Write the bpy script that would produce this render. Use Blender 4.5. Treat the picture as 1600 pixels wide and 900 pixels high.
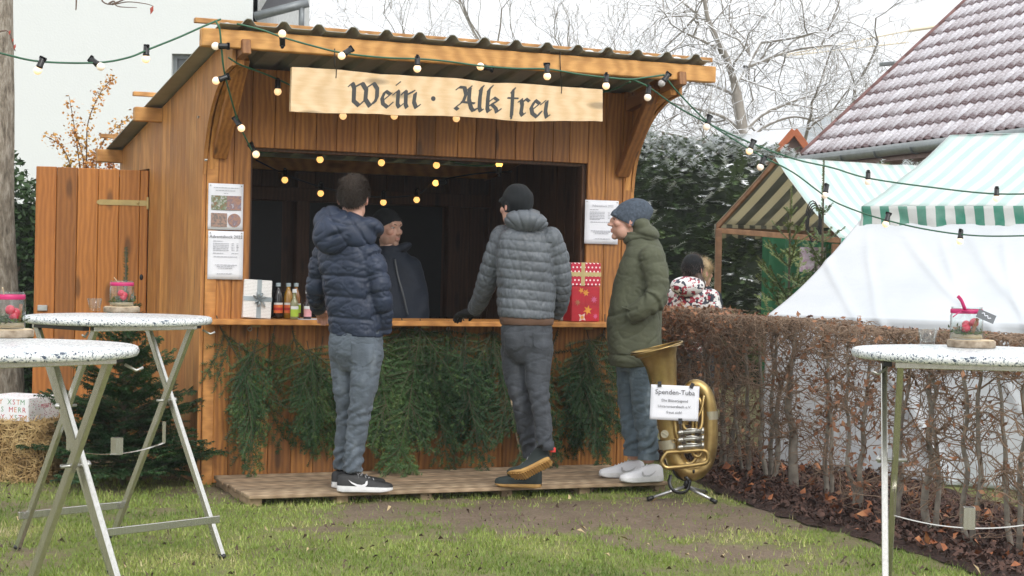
import bpy, math, random
import numpy as np
from mathutils import Vector, Matrix, noise
R = math.radians
random.seed(7)
for o in list(bpy.data.objects): bpy.data.objects.remove(o)
scene = bpy.context.scene
COL = scene.collection

# ------------------------------------------------------------------ camera
F = 2800.0                                  # focal length in pixels of a 1600-wide picture
CAM_H, PITCH, ROLL = 1.403, 0.0173, 0.0178
cp, sp, cr, sr = math.cos(PITCH), math.sin(PITCH), math.cos(ROLL), math.sin(ROLL)
C0 = Vector((0, 0, CAM_H))
fwd = Vector((0, cp, -sp)); up0 = Vector((0, sp, cp)); right0 = Vector((1, 0, 0))
c_right = right0*cr + up0*sr
c_up = up0*cr - right0*sr
cam_d = bpy.data.cameras.new('camera'); cam = bpy.data.objects.new('camera', cam_d); COL.objects.link(cam)
cam.matrix_world = Matrix(((c_right.x, c_up.x, -fwd.x, C0.x), (c_right.y, c_up.y, -fwd.y, C0.y),
                           (c_right.z, c_up.z, -fwd.z, C0.z), (0, 0, 0, 1)))
cam_d.sensor_width = 36; cam_d.lens = F/1600*36; cam_d.clip_start = 0.1; cam_d.clip_end = 3000
scene.camera = cam

# ------------------------------------------------------------------ sky and sun (bright overcast winter day)
SUN_EL, SUN_AZ = R(38), R(150)              # azimuth clockwise from +Y: behind the camera, to the right
world = bpy.data.worlds.new('World'); scene.world = world; world.use_nodes = True
wn, wl = world.node_tree.nodes, world.node_tree.links
bg = wn['Background']
sky = wn.new('ShaderNodeTexSky'); sky.sky_type = 'NISHITA'; sky.sun_disc = False
sky.sun_elevation = SUN_EL; sky.sun_rotation = SUN_AZ
sky.air_density = 1.0; sky.dust_density = 6.0; sky.ozone_density = 1.0
hs = wn.new('ShaderNodeHueSaturation'); hs.inputs['Saturation'].default_value = 0.25
wl.new(sky.outputs[0], hs.inputs['Color'])
# an even cloud layer covers most of the blue
cld = wn.new('ShaderNodeTexNoise'); cld.inputs['Scale'].default_value = 1.6; cld.inputs['Detail'].default_value = 4
cr_ = wn.new('ShaderNodeValToRGB'); cr_.color_ramp.elements[0].position = 0.3; cr_.color_ramp.elements[0].color = (0.90,0.93,0.97,1)
cr_.color_ramp.elements[1].position = 0.7; cr_.color_ramp.elements[1].color = (1.0,1.0,1.0,1); wl.new(cld.outputs[0], cr_.inputs[0])
lift = wn.new('ShaderNodeVectorMath'); lift.operation = 'SCALE'; lift.inputs['Scale'].default_value = 8.0; wl.new(cr_.outputs[0], lift.inputs[0])
mxs = wn.new('ShaderNodeMix'); mxs.data_type = 'RGBA'; mxs.inputs[0].default_value = 0.85
wl.new(hs.outputs[0], mxs.inputs[6]); wl.new(lift.outputs[0], mxs.inputs[7]); wl.new(mxs.outputs[2], bg.inputs['Color'])
bg.inputs['Strength'].default_value = 0.12
sun_d = bpy.data.lights.new('sun', 'SUN'); sun_o = bpy.data.objects.new('sun', sun_d); COL.objects.link(sun_o)
sun_d.energy = 0.75; sun_d.angle = R(18); sun_d.color = (1.0, 0.96, 0.9)
sdir = Vector((math.sin(SUN_AZ)*math.cos(SUN_EL), math.cos(SUN_AZ)*math.cos(SUN_EL), math.sin(SUN_EL)))
sun_o.rotation_euler = sdir.to_track_quat('Z', 'Y').to_euler(); sun_o.location = (6, -8, 12)
scene.view_settings.view_transform = 'Standard'; scene.view_settings.look = 'None'
scene.view_settings.gamma = 1.0; scene.view_settings.exposure = 0.93
scene.view_settings.use_curve_mapping = False
scene.render.engine = 'CYCLES'
scene.render.resolution_x, scene.render.resolution_y = 1024, 576

# ------------------------------------------------------------------ measuring helpers
def ray(px, py):
    return (fwd + c_right*((px-800)/F) + c_up*((450-py)/F))
def at(px, py, Y):                          # the point at forward distance Y that shows at a picture position
    d = ray(px, py); return C0 + d*(Y/d.y)
def on_ground(px, py, z=0.0):
    d = ray(px, py); return C0 + d*((z-CAM_H)/d.z)

# ------------------------------------------------------------------ mesh helpers
class MB:
    def __init__(s): s.v = []; s.f = []; s.m = []
    def add(s, vs, fs, m=0):
        b = len(s.v); s.v.extend([tuple(p) for p in vs]); s.f.extend([tuple(i+b for i in f) for f in fs]); s.m.extend([m]*len(fs)); return s
    def box(s, lo, hi, ch=0.0, M=None, m=0):
        x0, y0, z0 = lo; x1, y1, z1 = hi
        if ch <= 0:
            vs = [(x0,y0,z0),(x1,y0,z0),(x1,y1,z0),(x0,y1,z0),(x0,y0,z1),(x1,y0,z1),(x1,y1,z1),(x0,y1,z1)]
            fs = [(3,2,1,0),(4,5,6,7),(0,1,5,4),(1,2,6,5),(2,3,7,6),(3,0,4,7)]
        else:
            vs = []; idx = {}
            for i, X in enumerate((x0, x1)):
                for j, Y in enumerate((y0, y1)):
                    for k, Z in enumerate((z0, z1)):
                        dx = ch if i == 0 else -ch; dy = ch if j == 0 else -ch; dz = ch if k == 0 else -ch
                        idx[i,j,k,0] = len(vs); vs.append((X, Y+dy, Z+dz))
                        idx[i,j,k,1] = len(vs); vs.append((X+dx, Y, Z+dz))
                        idx[i,j,k,2] = len(vs); vs.append((X+dx, Y+dy, Z))
            I = lambda i,j,k,a: idx[i,j,k,a]
            fs = []
            for i in (0,1):
                q = [I(i,0,0,0),I(i,1,0,0),I(i,1,1,0),I(i,0,1,0)]; fs.append(q if i else q[::-1])
                q = [I(0,i,0,1),I(1,i,0,1),I(1,i,1,1),I(0,i,1,1)]; fs.append(q[::-1] if i else q)
                q = [I(0,0,i,2),I(1,0,i,2),I(1,1,i,2),I(0,1,i,2)]; fs.append(q if i else q[::-1])
            for a in (0,1):
                for b in (0,1):
                    q=[I(a,b,0,0),I(a,b,0,1),I(a,b,1,1),I(a,b,1,0)]; fs.append(q if a!=b else q[::-1])
                    q=[I(a,0,b,0),I(a,1,b,0),I(a,1,b,2),I(a,0,b,2)]; fs.append(q if a!=b else q[::-1])
                    q=[I(0,a,b,1),I(1,a,b,1),I(1,a,b,2),I(0,a,b,2)]; fs.append(q if a==b else q[::-1])
                    for c in (0,1):
                        t=[I(a,b,c,0),I(a,b,c,1),I(a,b,c,2)]; fs.append(t if (a+b+c)%2==0 else t[::-1])
        if M is not None: vs = [M @ Vector(p) for p in vs]
        return s.add(vs, fs, m)
    def bar(s, p, q, w, h, ch=0.0, upv=(0,0,1), m=0, ext=0.0):   # box from p to q, w across, h along up
        p, q = Vector(p), Vector(q); d = (q-p); L = d.length; d.normalize(); u = Vector(upv); sdv = d.cross(u)
        if sdv.length < 1e-4: sdv = d.cross(Vector((1,0,0)))
        sdv.normalize(); u = sdv.cross(d)
        M = Matrix(((d.x,sdv.x,u.x,p.x),(d.y,sdv.y,u.y,p.y),(d.z,sdv.z,u.z,p.z),(0,0,0,1)))
        # columns d, side, up : make right handed
        if M.to_3x3().determinant() < 0: M = Matrix(((d.x,-sdv.x,u.x,p.x),(d.y,-sdv.y,u.y,p.y),(d.z,-sdv.z,u.z,p.z),(0,0,0,1)))
        return s.box((-ext,-w/2,-h/2),(L+ext,w/2,h/2),ch,M,m)
    def tube(s, path, rad, n=8, caps=True, m=0, flat=None, closed=False):
        P = [Vector(p) for p in path]; k = len(P)
        if not hasattr(rad, '__len__'): rad = [rad]*k
        T = []
        for i in range(k):
            if closed: t = P[(i+1)%k]-P[i-1]
            else: t = P[min(i+1,k-1)]-P[max(i-1,0)]
            if t.length < 1e-9: t = Vector((0,0,1))
            T.append(t.normalized())
        a = Vector((0,0,1)) if abs(T[0].z) < 0.9 else Vector((1,0,0))
        nrm = (a - T[0]*a.dot(T[0])).normalized()
        vs = []
        for i in range(k):
            nrm = (nrm - T[i]*nrm.dot(T[i])); nrm = nrm.normalized() if nrm.length > 1e-9 else T[i].orthogonal().normalized()
            b = T[i].cross(nrm); r = rad[i]; ra, rb = (r, r) if not hasattr(r,'__len__') else r
            for j in range(n):
                t = 2*math.pi*j/n; vs.append(P[i] + nrm*(ra*math.cos(t)) + b*(rb*math.sin(t)))
        fs = []
        for i in range(k if closed else k-1):
            i2 = (i+1)%k
            for j in range(n):
                j2 = (j+1)%n; fs.append((i*n+j, i*n+j2, i2*n+j2, i2*n+j))
        if caps and not closed:
            fs.append(tuple(range(n-1,-1,-1))); fs.append(tuple((k-1)*n+j for j in range(n)))
        return s.add(vs, fs, m)
    def loft(s, rings, caps=True, m=0):
        n = len(rings[0]); vs = [p for r in rings for p in r]; fs = []
        for i in range(len(rings)-1):
            for j in range(n):
                j2=(j+1)%n; fs.append((i*n+j, i*n+j2, (i+1)*n+j2, (i+1)*n+j))
        if caps: fs.append(tuple(range(n-1,-1,-1))); fs.append(tuple((len(rings)-1)*n+j for j in range(n)))
        return s.add(vs, fs, m)
    def lathe(s, prof, n=24, c=(0,0,0), m=0, caps=True):
        rings = [[(c[0]+r*math.cos(2*math.pi*j/n), c[1]+r*math.sin(2*math.pi*j/n), c[2]+z) for j in range(n)] for r, z in prof]
        return s.loft(rings, caps, m)
    def ell(s, c, r, n=16, k=10, M=None, m=0):
        vs=[];fs=[]
        for i in range(k+1):
            ph=math.pi*i/k
            for j in range(n):
                t=2*math.pi*j/n; p=Vector((r[0]*math.sin(ph)*math.cos(t), r[1]*math.sin(ph)*math.sin(t), -r[2]*math.cos(ph)))
                if M is not None: p = M @ p
                vs.append(p+Vector(c))
        for i in range(k):
            for j in range(n):
                j2=(j+1)%n
                if i==0: fs.append((j, (i+1)*n+j2, (i+1)*n+j)[::-1] if False else (j,(i+1)*n+j2,(i+1)*n+j))
                elif i==k-1: fs.append((i*n+j,i*n+j2,(i+1)*n+j))
                else: fs.append((i*n+j,i*n+j2,(i+1)*n+j2,(i+1)*n+j))
        return s.add(vs, fs, m)
    def prism(s, pts, fn, t0, t1, m=0):     # 2D outline; fn(u,v,t) -> point
        n=len(pts); vs=[fn(u,v,t0) for u,v in pts]+[fn(u,v,t1) for u,v in pts]
        fs=[tuple(range(n)), tuple(range(2*n-1,n-1,-1))]+[(i,n+i,n+(i+1)%n,(i+1)%n) for i in range(n)]
        return s.add(vs, fs, m)
    def mesh(s, name, mats, smooth=False):
        me = bpy.data.meshes.new(name); me.from_pydata([tuple(p) for p in s.v], [], s.f)
        for mm in (mats if isinstance(mats,(list,tuple)) else [mats]): me.materials.append(mm)
        if any(s.m): me.polygons.foreach_set('material_index', s.m)
        if smooth: me.polygons.foreach_set('use_smooth', [True]*len(me.polygons))
        me.update(); return me
    def build(s, name, mats, parent=None, smooth=False, fix=False):
        me = s.mesh(name, mats, smooth)
        if fix: recalc(me)
        return link(name, me, parent)
def recalc(me):
    import bmesh
    b = bmesh.new(); b.from_mesh(me); bmesh.ops.recalc_face_normals(b, faces=b.faces[:]); b.to_mesh(me); b.free()
def link(name, me, parent=None):
    o = bpy.data.objects.new(name, me); COL.objects.link(o)
    if parent is not None: o.parent = parent
    return o
def tag(o, label=None, cat=None, group=None, kind=None):
    if label: o['label'] = label
    if cat: o['category'] = cat
    if group: o['group'] = group
    if kind: o['kind'] = kind
    return o
def thing(name, label, cat, loc=(0,0,0), rotz=0.0, group=None):
    o = bpy.data.objects.new(name, None); COL.objects.link(o); o.location = loc; o.rotation_euler = (0,0,rotz)
    o.empty_display_size = 0.1
    return tag(o, label, cat, group)
def copy_tree(o, parent=None):
    c = o.copy(); COL.objects.link(c); c.parent = parent
    for ch in list(o.children): copy_tree(ch, c)
    return c
def np_mesh(name, V, Fq, mats, smooth=False, midx=None):
    """V (n,3) array, Fq (m,k) array of equal-sided faces"""
    me = bpy.data.meshes.new(name); V = np.asarray(V, np.float32); Fq = np.asarray(Fq, np.int32); k = Fq.shape[1]
    me.vertices.add(len(V)); me.vertices.foreach_set('co', V.ravel())
    me.loops.add(Fq.size); me.loops.foreach_set('vertex_index', Fq.ravel())
    me.polygons.add(len(Fq)); me.polygons.foreach_set('loop_start', np.arange(0, Fq.size, k, dtype=np.int32))
    me.polygons.foreach_set('loop_total', np.full(len(Fq), k, np.int32))
    for mm in (mats if isinstance(mats,(list,tuple)) else [mats]): me.materials.append(mm)
    if midx is not None: me.polygons.foreach_set('material_index', np.asarray(midx, np.int32))
    if smooth: me.polygons.foreach_set('use_smooth', np.ones(len(Fq), bool))
    me.update(calc_edges=True); me.validate(); return me
def spline(pts, n=8):
    P=[Vector(p) for p in pts]; out=[]
    for i in range(len(P)-1):
        p0=P[max(i-1,0)];p1=P[i];p2=P[i+1];p3=P[min(i+2,len(P)-1)]
        for j in range(n):
            t=j/n; out.append(0.5*((2*p1)+(p2-p0)*t+(2*p0-5*p1+4*p2-p3)*t*t+(3*p1-p0-3*p2+p3)*t**3))
    out.append(P[-1]); return out
def lerpl(xs, ys, x): return float(np.interp(x, xs, ys))

# ------------------------------------------------------------------ procedural materials
MAT = {}
class NT:
    def __init__(s, name):
        s.m = bpy.data.materials.new(name); s.m.use_nodes = True; s.t = s.m.node_tree; s.n = s.t.nodes; s.l = s.t.links
        s.b = s.n['Principled BSDF']; MAT[name] = s.m
    def node(s, ty, **kw):
        n = s.n.new(ty)
        for k, v in kw.items(): setattr(n, k, v)
        return n
    def lk(s, a, b): s.l.new(a, b)
    def coord(s, scale=(1,1,1), src='Object', rnd=0.0):
        tc = s.node('ShaderNodeTexCoord'); mp = s.node('ShaderNodeMapping'); mp.inputs['Scale'].default_value = scale
        if rnd:
            oi = s.node('ShaderNodeObjectInfo'); ml = s.node('ShaderNodeVectorMath', operation='SCALE')
            cv = s.node('ShaderNodeCombineXYZ'); m2 = s.node('ShaderNodeMath', operation='MULTIPLY'); m2.inputs[1].default_value = 7.31
            s.lk(oi.outputs['Random'], m2.inputs[0]); s.lk(oi.outputs['Random'], cv.inputs[0]); s.lk(m2.outputs[0], cv.inputs[1]); s.lk(oi.outputs['Random'], cv.inputs[2])
            s.lk(cv.outputs[0], ml.inputs[0]); ml.inputs['Scale'].default_value = rnd
            ad = s.node('ShaderNodeVectorMath', operation='ADD'); s.lk(tc.outputs[src], ad.inputs[0]); s.lk(ml.outputs[0], ad.inputs[1])
            s.lk(ad.outputs[0], mp.inputs['Vector'])
        else: s.lk(tc.outputs[src], mp.inputs['Vector'])
        return mp.outputs[0]
    def noise(s, vec, scale=5, detail=4, rough=0.55, dist=0.0):
        n = s.node('ShaderNodeTexNoise'); n.inputs['Scale'].default_value = scale; n.inputs['Detail'].default_value = detail
        n.inputs['Roughness'].default_value = rough; n.inputs['Distortion'].default_value = dist
        s.lk(vec, n.inputs['Vector']); return n.outputs[0]
    def ramp(s, fac, stops):
        r = s.node('ShaderNodeValToRGB'); e = r.color_ramp.elements
        while len(e) < len(stops): e.new(0.5)
        for i, (p, c) in enumerate(stops):
            e[i].position = p; e[i].color = (c[0], c[1], c[2], 1) if hasattr(c,'__len__') else (c,c,c,1)
        s.lk(fac, r.inputs[0]); return r.outputs[0]
    def mix(s, fac, a, b, mode='MIX'):
        n = s.node('ShaderNodeMix', data_type='RGBA', blend_type=mode)
        for sock, v in ((n.inputs[0], fac), (n.inputs[6], a), (n.inputs[7], b)):
            if hasattr(v, 'is_linked'): s.lk(v, sock)
            elif hasattr(v, '__len__'): sock.default_value = (v[0], v[1], v[2], 1)
            else: sock.default_value = v
        return n.outputs[2]
    def math(s, op, a, b=0.0, clamp=False):
        n = s.node('ShaderNodeMath', operation=op); n.use_clamp = clamp
        for sock, v in ((n.inputs[0], a), (n.inputs[1], b)):
            if hasattr(v, 'is_linked'): s.lk(v, sock)
            else: sock.default_value = v
        return n.outputs[0]
    def bump(s, h, strength=0.3, dist=0.01):
        n = s.node('ShaderNodeBump'); n.inputs['Strength'].default_value = strength; n.inputs['Distance'].default_value = dist
        s.lk(h, n.inputs['Height']); s.lk(n.outputs[0], s.b.inputs['Normal']); return n
    def set(s, col=None, rough=None, metal=None, **kw):
        if col is not None:
            if hasattr(col, 'is_linked'): s.lk(col, s.b.inputs['Base Color'])
            else: s.b.inputs['Base Color'].default_value = (*col, 1)
        if rough is not None:
            if hasattr(rough, 'is_linked'): s.lk(rough, s.b.inputs['Roughness'])
            else: s.b.inputs['Roughness'].default_value = rough
        if metal is not None: s.b.inputs['Metallic'].default_value = metal
        for k, v in kw.items(): s.b.inputs[k.replace('_',' ')].default_value = v
        return s.m
def plain(name, c1, rough=0.6, c2=None, scale=12, bump=0.0, bscale=None, metal=0.0, stretch=(1,1,1), rnd=0.0, bdist=0.005, **kw):
    n = NT(name)
    if c2 is None: c2 = tuple(x*0.78 for x in c1)
    v = n.coord(stretch, rnd=rnd)
    f = n.noise(v, scale, 5)
    n.set(n.ramp(f, [(0.32, c2), (0.68, c1)]), rough, metal, **kw)
    if bump: n.bump(n.noise(v, bscale or scale*4, 4), bump, bdist)
    return n.m
def wood(name, light, dark, axis='z', knot=1.0, rough=0.6, grain=1.0, rnd=20.0, weather=0.38):
    n = NT(name); lo, hi = 2.2, 34.0
    sc = {'z': (hi,hi,lo), 'x': (lo,hi,hi), 'y': (hi,lo,hi)}[axis]
    k = {'z': (9,9,2.6), 'x': (2.6,9,9), 'y': (9,2.6,9)}[axis]
    v = n.coord(sc, rnd=rnd); kv = n.coord(k, rnd=rnd)
    warp = n.noise(kv, 1.3, 2)
    g = n.noise(v, 1.0*grain, 5, 0.62, 1.2)
    vo = n.node('ShaderNodeTexVoronoi'); vo.inputs['Scale'].default_value = 0.8; vo.inputs['Randomness'].default_value = 1.0
    n.lk(kv, vo.inputs['Vector'])
    kn = n.ramp(vo.outputs['Distance'], [(0.0, 1.0), (0.11, 0.9), (0.20, 0.0)])
    rings = n.node('ShaderNodeTexWave'); rings.inputs['Scale'].default_value = 1.1; rings.inputs['Distortion'].default_value = 7.0; rings.inputs['Detail'].default_value = 3
    n.lk(kv, rings.inputs['Vector'])
    gg = n.math('ADD', n.math('MULTIPLY', g, 0.7), n.math('MULTIPLY', rings.outputs[1], 0.3))
    col = n.ramp(gg, [(0.30, dark), (0.52, tuple((a+b)/2 for a,b in zip(light,dark))), (0.72, light)])
    oi = n.node('ShaderNodeObjectInfo')
    tone = n.ramp(oi.outputs['Random'], [(0.0, (0.68,0.66,0.64)), (0.3,(0.98,0.92,0.88)), (0.6, (1,1,1)), (1.0, (1.22,1.2,1.16))])
    col = n.mix(1.0, col, tone, 'MULTIPLY')
    col = n.mix(n.math('MULTIPLY', kn, 0.75*knot), col, tuple(c*0.14 for c in dark))
    big = n.noise(n.coord((1,1,1)), 1.7, 4)
    col = n.mix(n.math('MULTIPLY', n.ramp(big, [(0.45,0.0),(0.75,1.0)]), weather), col, tuple(c*0.45 for c in dark))
    n.set(col, rough); n.bump(g, 0.25, 0.004); return n.m
def emit(name, col, strength):
    n = NT(name); n.set((0.8,0.7,0.5), 0.3, 0.0); n.b.inputs['Emission Color'].default_value = (*col,1); n.b.inputs['Emission Strength'].default_value = strength
    return n.m
def leafmat(name, c1, c2, snow=0.0, rough=0.55, trans=0.0, rscale=3.0):
    n = NT(name); v = n.coord((1,1,1)); f = n.noise(v, rscale, 4)
    col = n.ramp(f, [(0.35, c2), (0.65, c1)])
    oi = n.node('ShaderNodeObjectInfo'); col = n.mix(1.0, col, n.ramp(oi.outputs['Random'], [(0.0,(0.62,0.70,0.70)),(0.5,(1,1,1)),(1.0,(1.45,1.22,0.95))]), 'MULTIPLY')
    if snow > 0:
        g = n.node('ShaderNodeNewGeometry'); sx = n.node('ShaderNodeSeparateXYZ'); n.lk(g.outputs['Normal'], sx.inputs[0])
        nz = n.math('ABSOLUTE', sx.outputs[2])
        s2 = n.noise(v, 7.0, 3)
        fac = n.ramp(n.math('ADD', n.math('MULTIPLY', nz, 0.6), n.math('MULTIPLY', s2, 0.9)), [(1.02-snow*0.4, 0.0), (1.10-snow*0.4, 1.0)])
        col = n.mix(fac, col, (0.82,0.84,0.87))
    n.set(col, rough); n.b.inputs['Specular IOR Level'].default_value = 0.25; return n.m

WH = wood('hut_wood', (0.45,0.19,0.042), (0.25,0.095,0.020), 'z')
wood('side_wood', (0.52,0.25,0.068), (0.36,0.155,0.040), 'z', knot=0.5)
wood('shaded_wood', (0.115,0.052,0.024), (0.065,0.03,0.014), 'z')  # same stained wood as outside, with the interior shade darkened into its colour
wood('door_wood', (0.45,0.175,0.034), (0.32,0.115,0.020), 'z', knot=0.9, weather=0.12)
wood('beam_wood', (0.62,0.33,0.105), (0.42,0.20,0.055), 'x', knot=0.6, weather=0.1)
wood('beam_wood_y', (0.30,0.14,0.05), (0.2,0.085,0.03), 'y', knot=0.4)
wood('counter_wood', (0.52,0.24,0.065), (0.34,0.14,0.035), 'x', knot=0.3, weather=0.1)
wood('sign_wood', (0.84,0.67,0.44), (0.72,0.53,0.30), 'x', knot=0.8, weather=0.0, rnd=3.0)
wood('deck_wood', (0.42,0.31,0.20), (0.25,0.175,0.105), 'x', knot=0.3, rough=0.8, weather=0.35)
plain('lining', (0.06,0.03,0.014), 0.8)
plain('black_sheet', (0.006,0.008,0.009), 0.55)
plain('roof_metal', (0.36,0.37,0.34), 0.5, (0.27,0.28,0.25), 6, 0.1)
plain('snow', (0.86,0.88,0.9), 0.7, (0.78,0.8,0.84), 8, 0.4)
plain('galv', (0.5,0.5,0.48), 0.35, metal=0.8)
plain('brass_plate', (0.5,0.38,0.16), 0.45, metal=0.5)
plain('black_plastic', (0.012,0.012,0.013), 0.35)
plain('cable_green', (0.025,0.12,0.06), 0.45)
emit('bulb_warm', (1.0,0.62,0.24), 2.6)
emit('bulb_bright', (1.0,0.52,0.10), 7.0)
plain('paper', (0.78,0.79,0.84), 0.85, (0.75,0.76,0.81))
plain('ink', (0.10,0.10,0.11), 0.8)
plain('ink_pale', (0.42,0.43,0.47), 0.8)
plain('sign_paint', (0.065,0.066,0.066), 0.7)
plain('black_tape', (0.02,0.02,0.022), 0.4)

# ================================================================== the hut
YAW = 0.4226; HX, HY = -1.864, 10.82
HW, HL, OV, ZF, SL = 2.89, 2.385, 0.66, 2.555, 0.18
hut = thing('wooden_hut', 'brown stained wooden market hut with serving hatch, corrugated roof and open side door', 'hut', (HX, HY, 0), YAW)
hut.rotation_euler = (0, R(0.35), YAW)
HM = Matrix.Translation((HX, HY, 0)) @ Matrix.Rotation(YAW, 4, 'Z') @ Matrix.Rotation(R(0.35), 4, 'Y')
HI = HM.inverted()
def hp(px, py, yl):                        # picture position -> hut-local point on the plane y = yl
    o = HI @ C0; d = HI.to_3x3() @ ray(px, py); return o + d*((yl-o.y)/d.y)
def hside(px, py, xl=0.0):
    o = HI @ C0; d = HI.to_3x3() @ ray(px, py); return o + d*((xl-o.x)/d.x)
def roof_z(y): return ZF - SL*y            # underside of the roof over hut-local y
AX0, AX1, ZT, ZC = 0.275, 2.567, 2.046, 1.0

def board(x0, x1, z0, z1, ztop2=None, m='hut_wood', nm='board', y0=0.0, t=0.024):
    b = MB(); b.box((x0+0.0012, y0, z0), (x1-0.0012, y0+t, z1), 0.0035); return b.build(nm, MAT[m], hut)
# corner posts
b = MB(); b.box((0.0,-0.012,-0.02),(0.07,0.06,roof_z(0)-0.02),0.004); b.build('corner_post', MAT['counter_wood'], hut)
b = MB(); b.box((HW-0.06,-0.008,-0.02),(HW-0.0,0.06,roof_z(0)-0.02),0.004); b.build('corner_post', MAT['hut_wood'], hut)
rnd = random.Random(3)
def edges(x0, x1, w):
    n = max(1, round((x1-x0)/w)); e = [x0]
    for i in range(1, n): e.append(x0+(x1-x0)*i/n + rnd.uniform(-0.012, 0.012))
    return e+[x1]
e = edges(0.07, AX0, 0.10)
for a, c in zip(e, e[1:]): board(a, c, 0.0, roof_z(0)-0.03)
e = edges(AX1, HW-0.06, 0.13)
for a, c in zip(e, e[1:]): board(a, c, 0.0, roof_z(0)-0.03)
e = edges(AX0, AX1, 0.142)
for a, c in zip(e, e[1:]):
    board(a, c, 0.0, ZC-0.035); 
e = edges(AX0, AX1, 0.135)
for a, c in zip(e, e[1:]): board(a, c, ZT, roof_z(0)-0.03)
# lining behind the boards
b = MB(); b.box((0.07,0.027,0),(AX0-0.02,0.04,roof_z(0)-0.05)); b.box((AX1+0.02,0.027,0),(HW-0.06,0.04,roof_z(0)-0.05))
b.box((AX0-0.02,0.027,0),(AX1+0.02,0.04,ZC-0.05)); b.box((AX0-0.02,0.027,ZT+0.02),(AX1+0.02,0.04,roof_z(0)-0.05))
b.build('lining', MAT['lining'], hut)
for nm, lo, hi in (('hatch_frame',(AX0-0.02,0.041,ZC-0.04),(AX0+0.02,0.10,ZT+0.03)),('hatch_frame',(AX1-0.02,0.041,ZC-0.04),(AX1+0.02,0.10,ZT+0.03)),
                   ('hatch_frame',(AX0+0.021,0.041,ZT-0.02),(AX1-0.021,0.10,ZT+0.03))):
    b = MB(); b.box(lo, hi, 0.004); b.build(nm, MAT['shaded_wood'], hut)

# side walls: vertical boards whose top follows the roof; in front of the wall plane they end on the curved bracket line
def arc_z(y):                              # lower edge of the curved bracket, y in [-OV, 0]
    t = max(0.0, min(1.0, (y+OV)/OV)); return 1.83 + 0.64*math.sqrt(max(0.0, 1-t*t))
DOOR_Y0, DOOR_Z = 0.0, 0.0
hd = hside(239, 300); DOOR_Y0 = hd.y
DOOR_Z = hside(239, 266).z
def side_boards(xs, side, w=0.105):
    y = -OV+0.04; ys = []
    while y < HL-0.02: ys.append(y); y += w*rnd.uniform(0.9, 1.1)
    ys.append(HL); ys.append(0.0); 
    if side < 0: ys.append(DOOR_Y0)
    ys = sorted(set(round(v, 4) for v in ys)); ys2 = [ys[0]]
    for v in ys[1:]:
        if v-ys2[-1] > 0.03 or v in (0.0, HL, round(DOOR_Y0,4)): ys2.append(v)
    t0, t1 = (xs, xs+0.022) if side < 0 else (xs-0.022, xs)
    for a, c in zip(ys2, ys2[1:]):
        a2, c2 = a+0.0012, c-0.0012; mid = (a+c)/2
        if mid < 0: low = [(a2+(c2-a2)*k/6, arc_z(a2+(c2-a2)*k/6)) for k in range(7)]
        elif side < 0 and mid > DOOR_Y0: low = [(a2, DOOR_Z+0.01), (c2, DOOR_Z+0.01)]
        else: low = [(a2, 0.0), (c2, 0.0)]
        pts = low + [(c2, roof_z(c2)-0.012), (a2, roof_z(a2)-0.012)]
        q = MB(); q.prism(pts, (lambda u,v,t: (t,u,v)), t0, t1); q.build('side_board', MAT['side_wood'], hut, fix=True)
side_boards(-0.026, -1); side_boards(HW+0.026, 1)
b = MB(); b.prism([(0.03,0),(DOOR_Y0-0.03,0),(DOOR_Y0-0.03,roof_z(DOOR_Y0)-0.05),(0.03,roof_z(0.03)-0.05)], lambda u,v,t:(t,u,v), 0.002, 0.012); b.build('side_lining', MAT['lining'], hut, fix=True)
b = MB(); b.prism([(0.03,0),(HL-0.03,0),(HL-0.03,roof_z(HL)-0.05),(0.03,roof_z(0.03)-0.05)], lambda u,v,t:(t,u,v), HW-0.014, HW-0.003); b.build('side_lining', MAT['lining'], hut, fix=True)
# rafters, curved bracket ribs and inner diagonal braces
for xr in (0.028, HW-0.028):
    y0 = -OV-0.065
    b = MB(); b.bar((xr, y0, roof_z(y0)-0.115), (xr, HL, roof_z(HL)-0.075), 0.052, 0.085, 0.004); b.build('rafter', MAT['beam_wood_y'], hut)
    b = MB(); pts = []
    for k in range(17):
        y = -OV+0.05+(OV-0.05)*k/16; pts.append((y, arc_z(y)+0.004))
    for k in range(16,-1,-1):
        y = -OV+0.05+(OV-0.05)*k/16; pts.append((y*0.97+0.004, arc_z(y)+0.06+0.05*(1-abs(k/16*2-1))))
    b.prism(pts, lambda u,v,t:(t,u,v), xr-0.02, xr+0.02); b.build('curved_bracket', MAT['side_wood'], hut, fix=True)
    b = MB(); b.bar((xr+(0.045 if xr<1 else -0.045), -0.01, 1.98), (xr+(0.045 if xr<1 else -0.045), -0.46, 2.53), 0.05, 0.09, 0.004, upv=(1,0,0)); b.build('diagonal_brace', MAT['hut_wood'], hut)
# purlins: front beam, middle and back
ZB = roof_z(-OV)
b = MB(); b.box((-0.222,-OV-0.035,ZB-0.115),(HW+0.23,-OV+0.035,ZB-0.012),0.006); b.build('front_beam', MAT['beam_wood'], hut)
for y in (hside(261,160).y+0.05, HL-0.05):
    b = MB(); b.box((-0.205,y-0.035,roof_z(y)-0.105),(HW+0.15,y+0.035,roof_z(y)-0.012),0.006); b.build('purlin', MAT['beam_wood'], hut)
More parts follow.
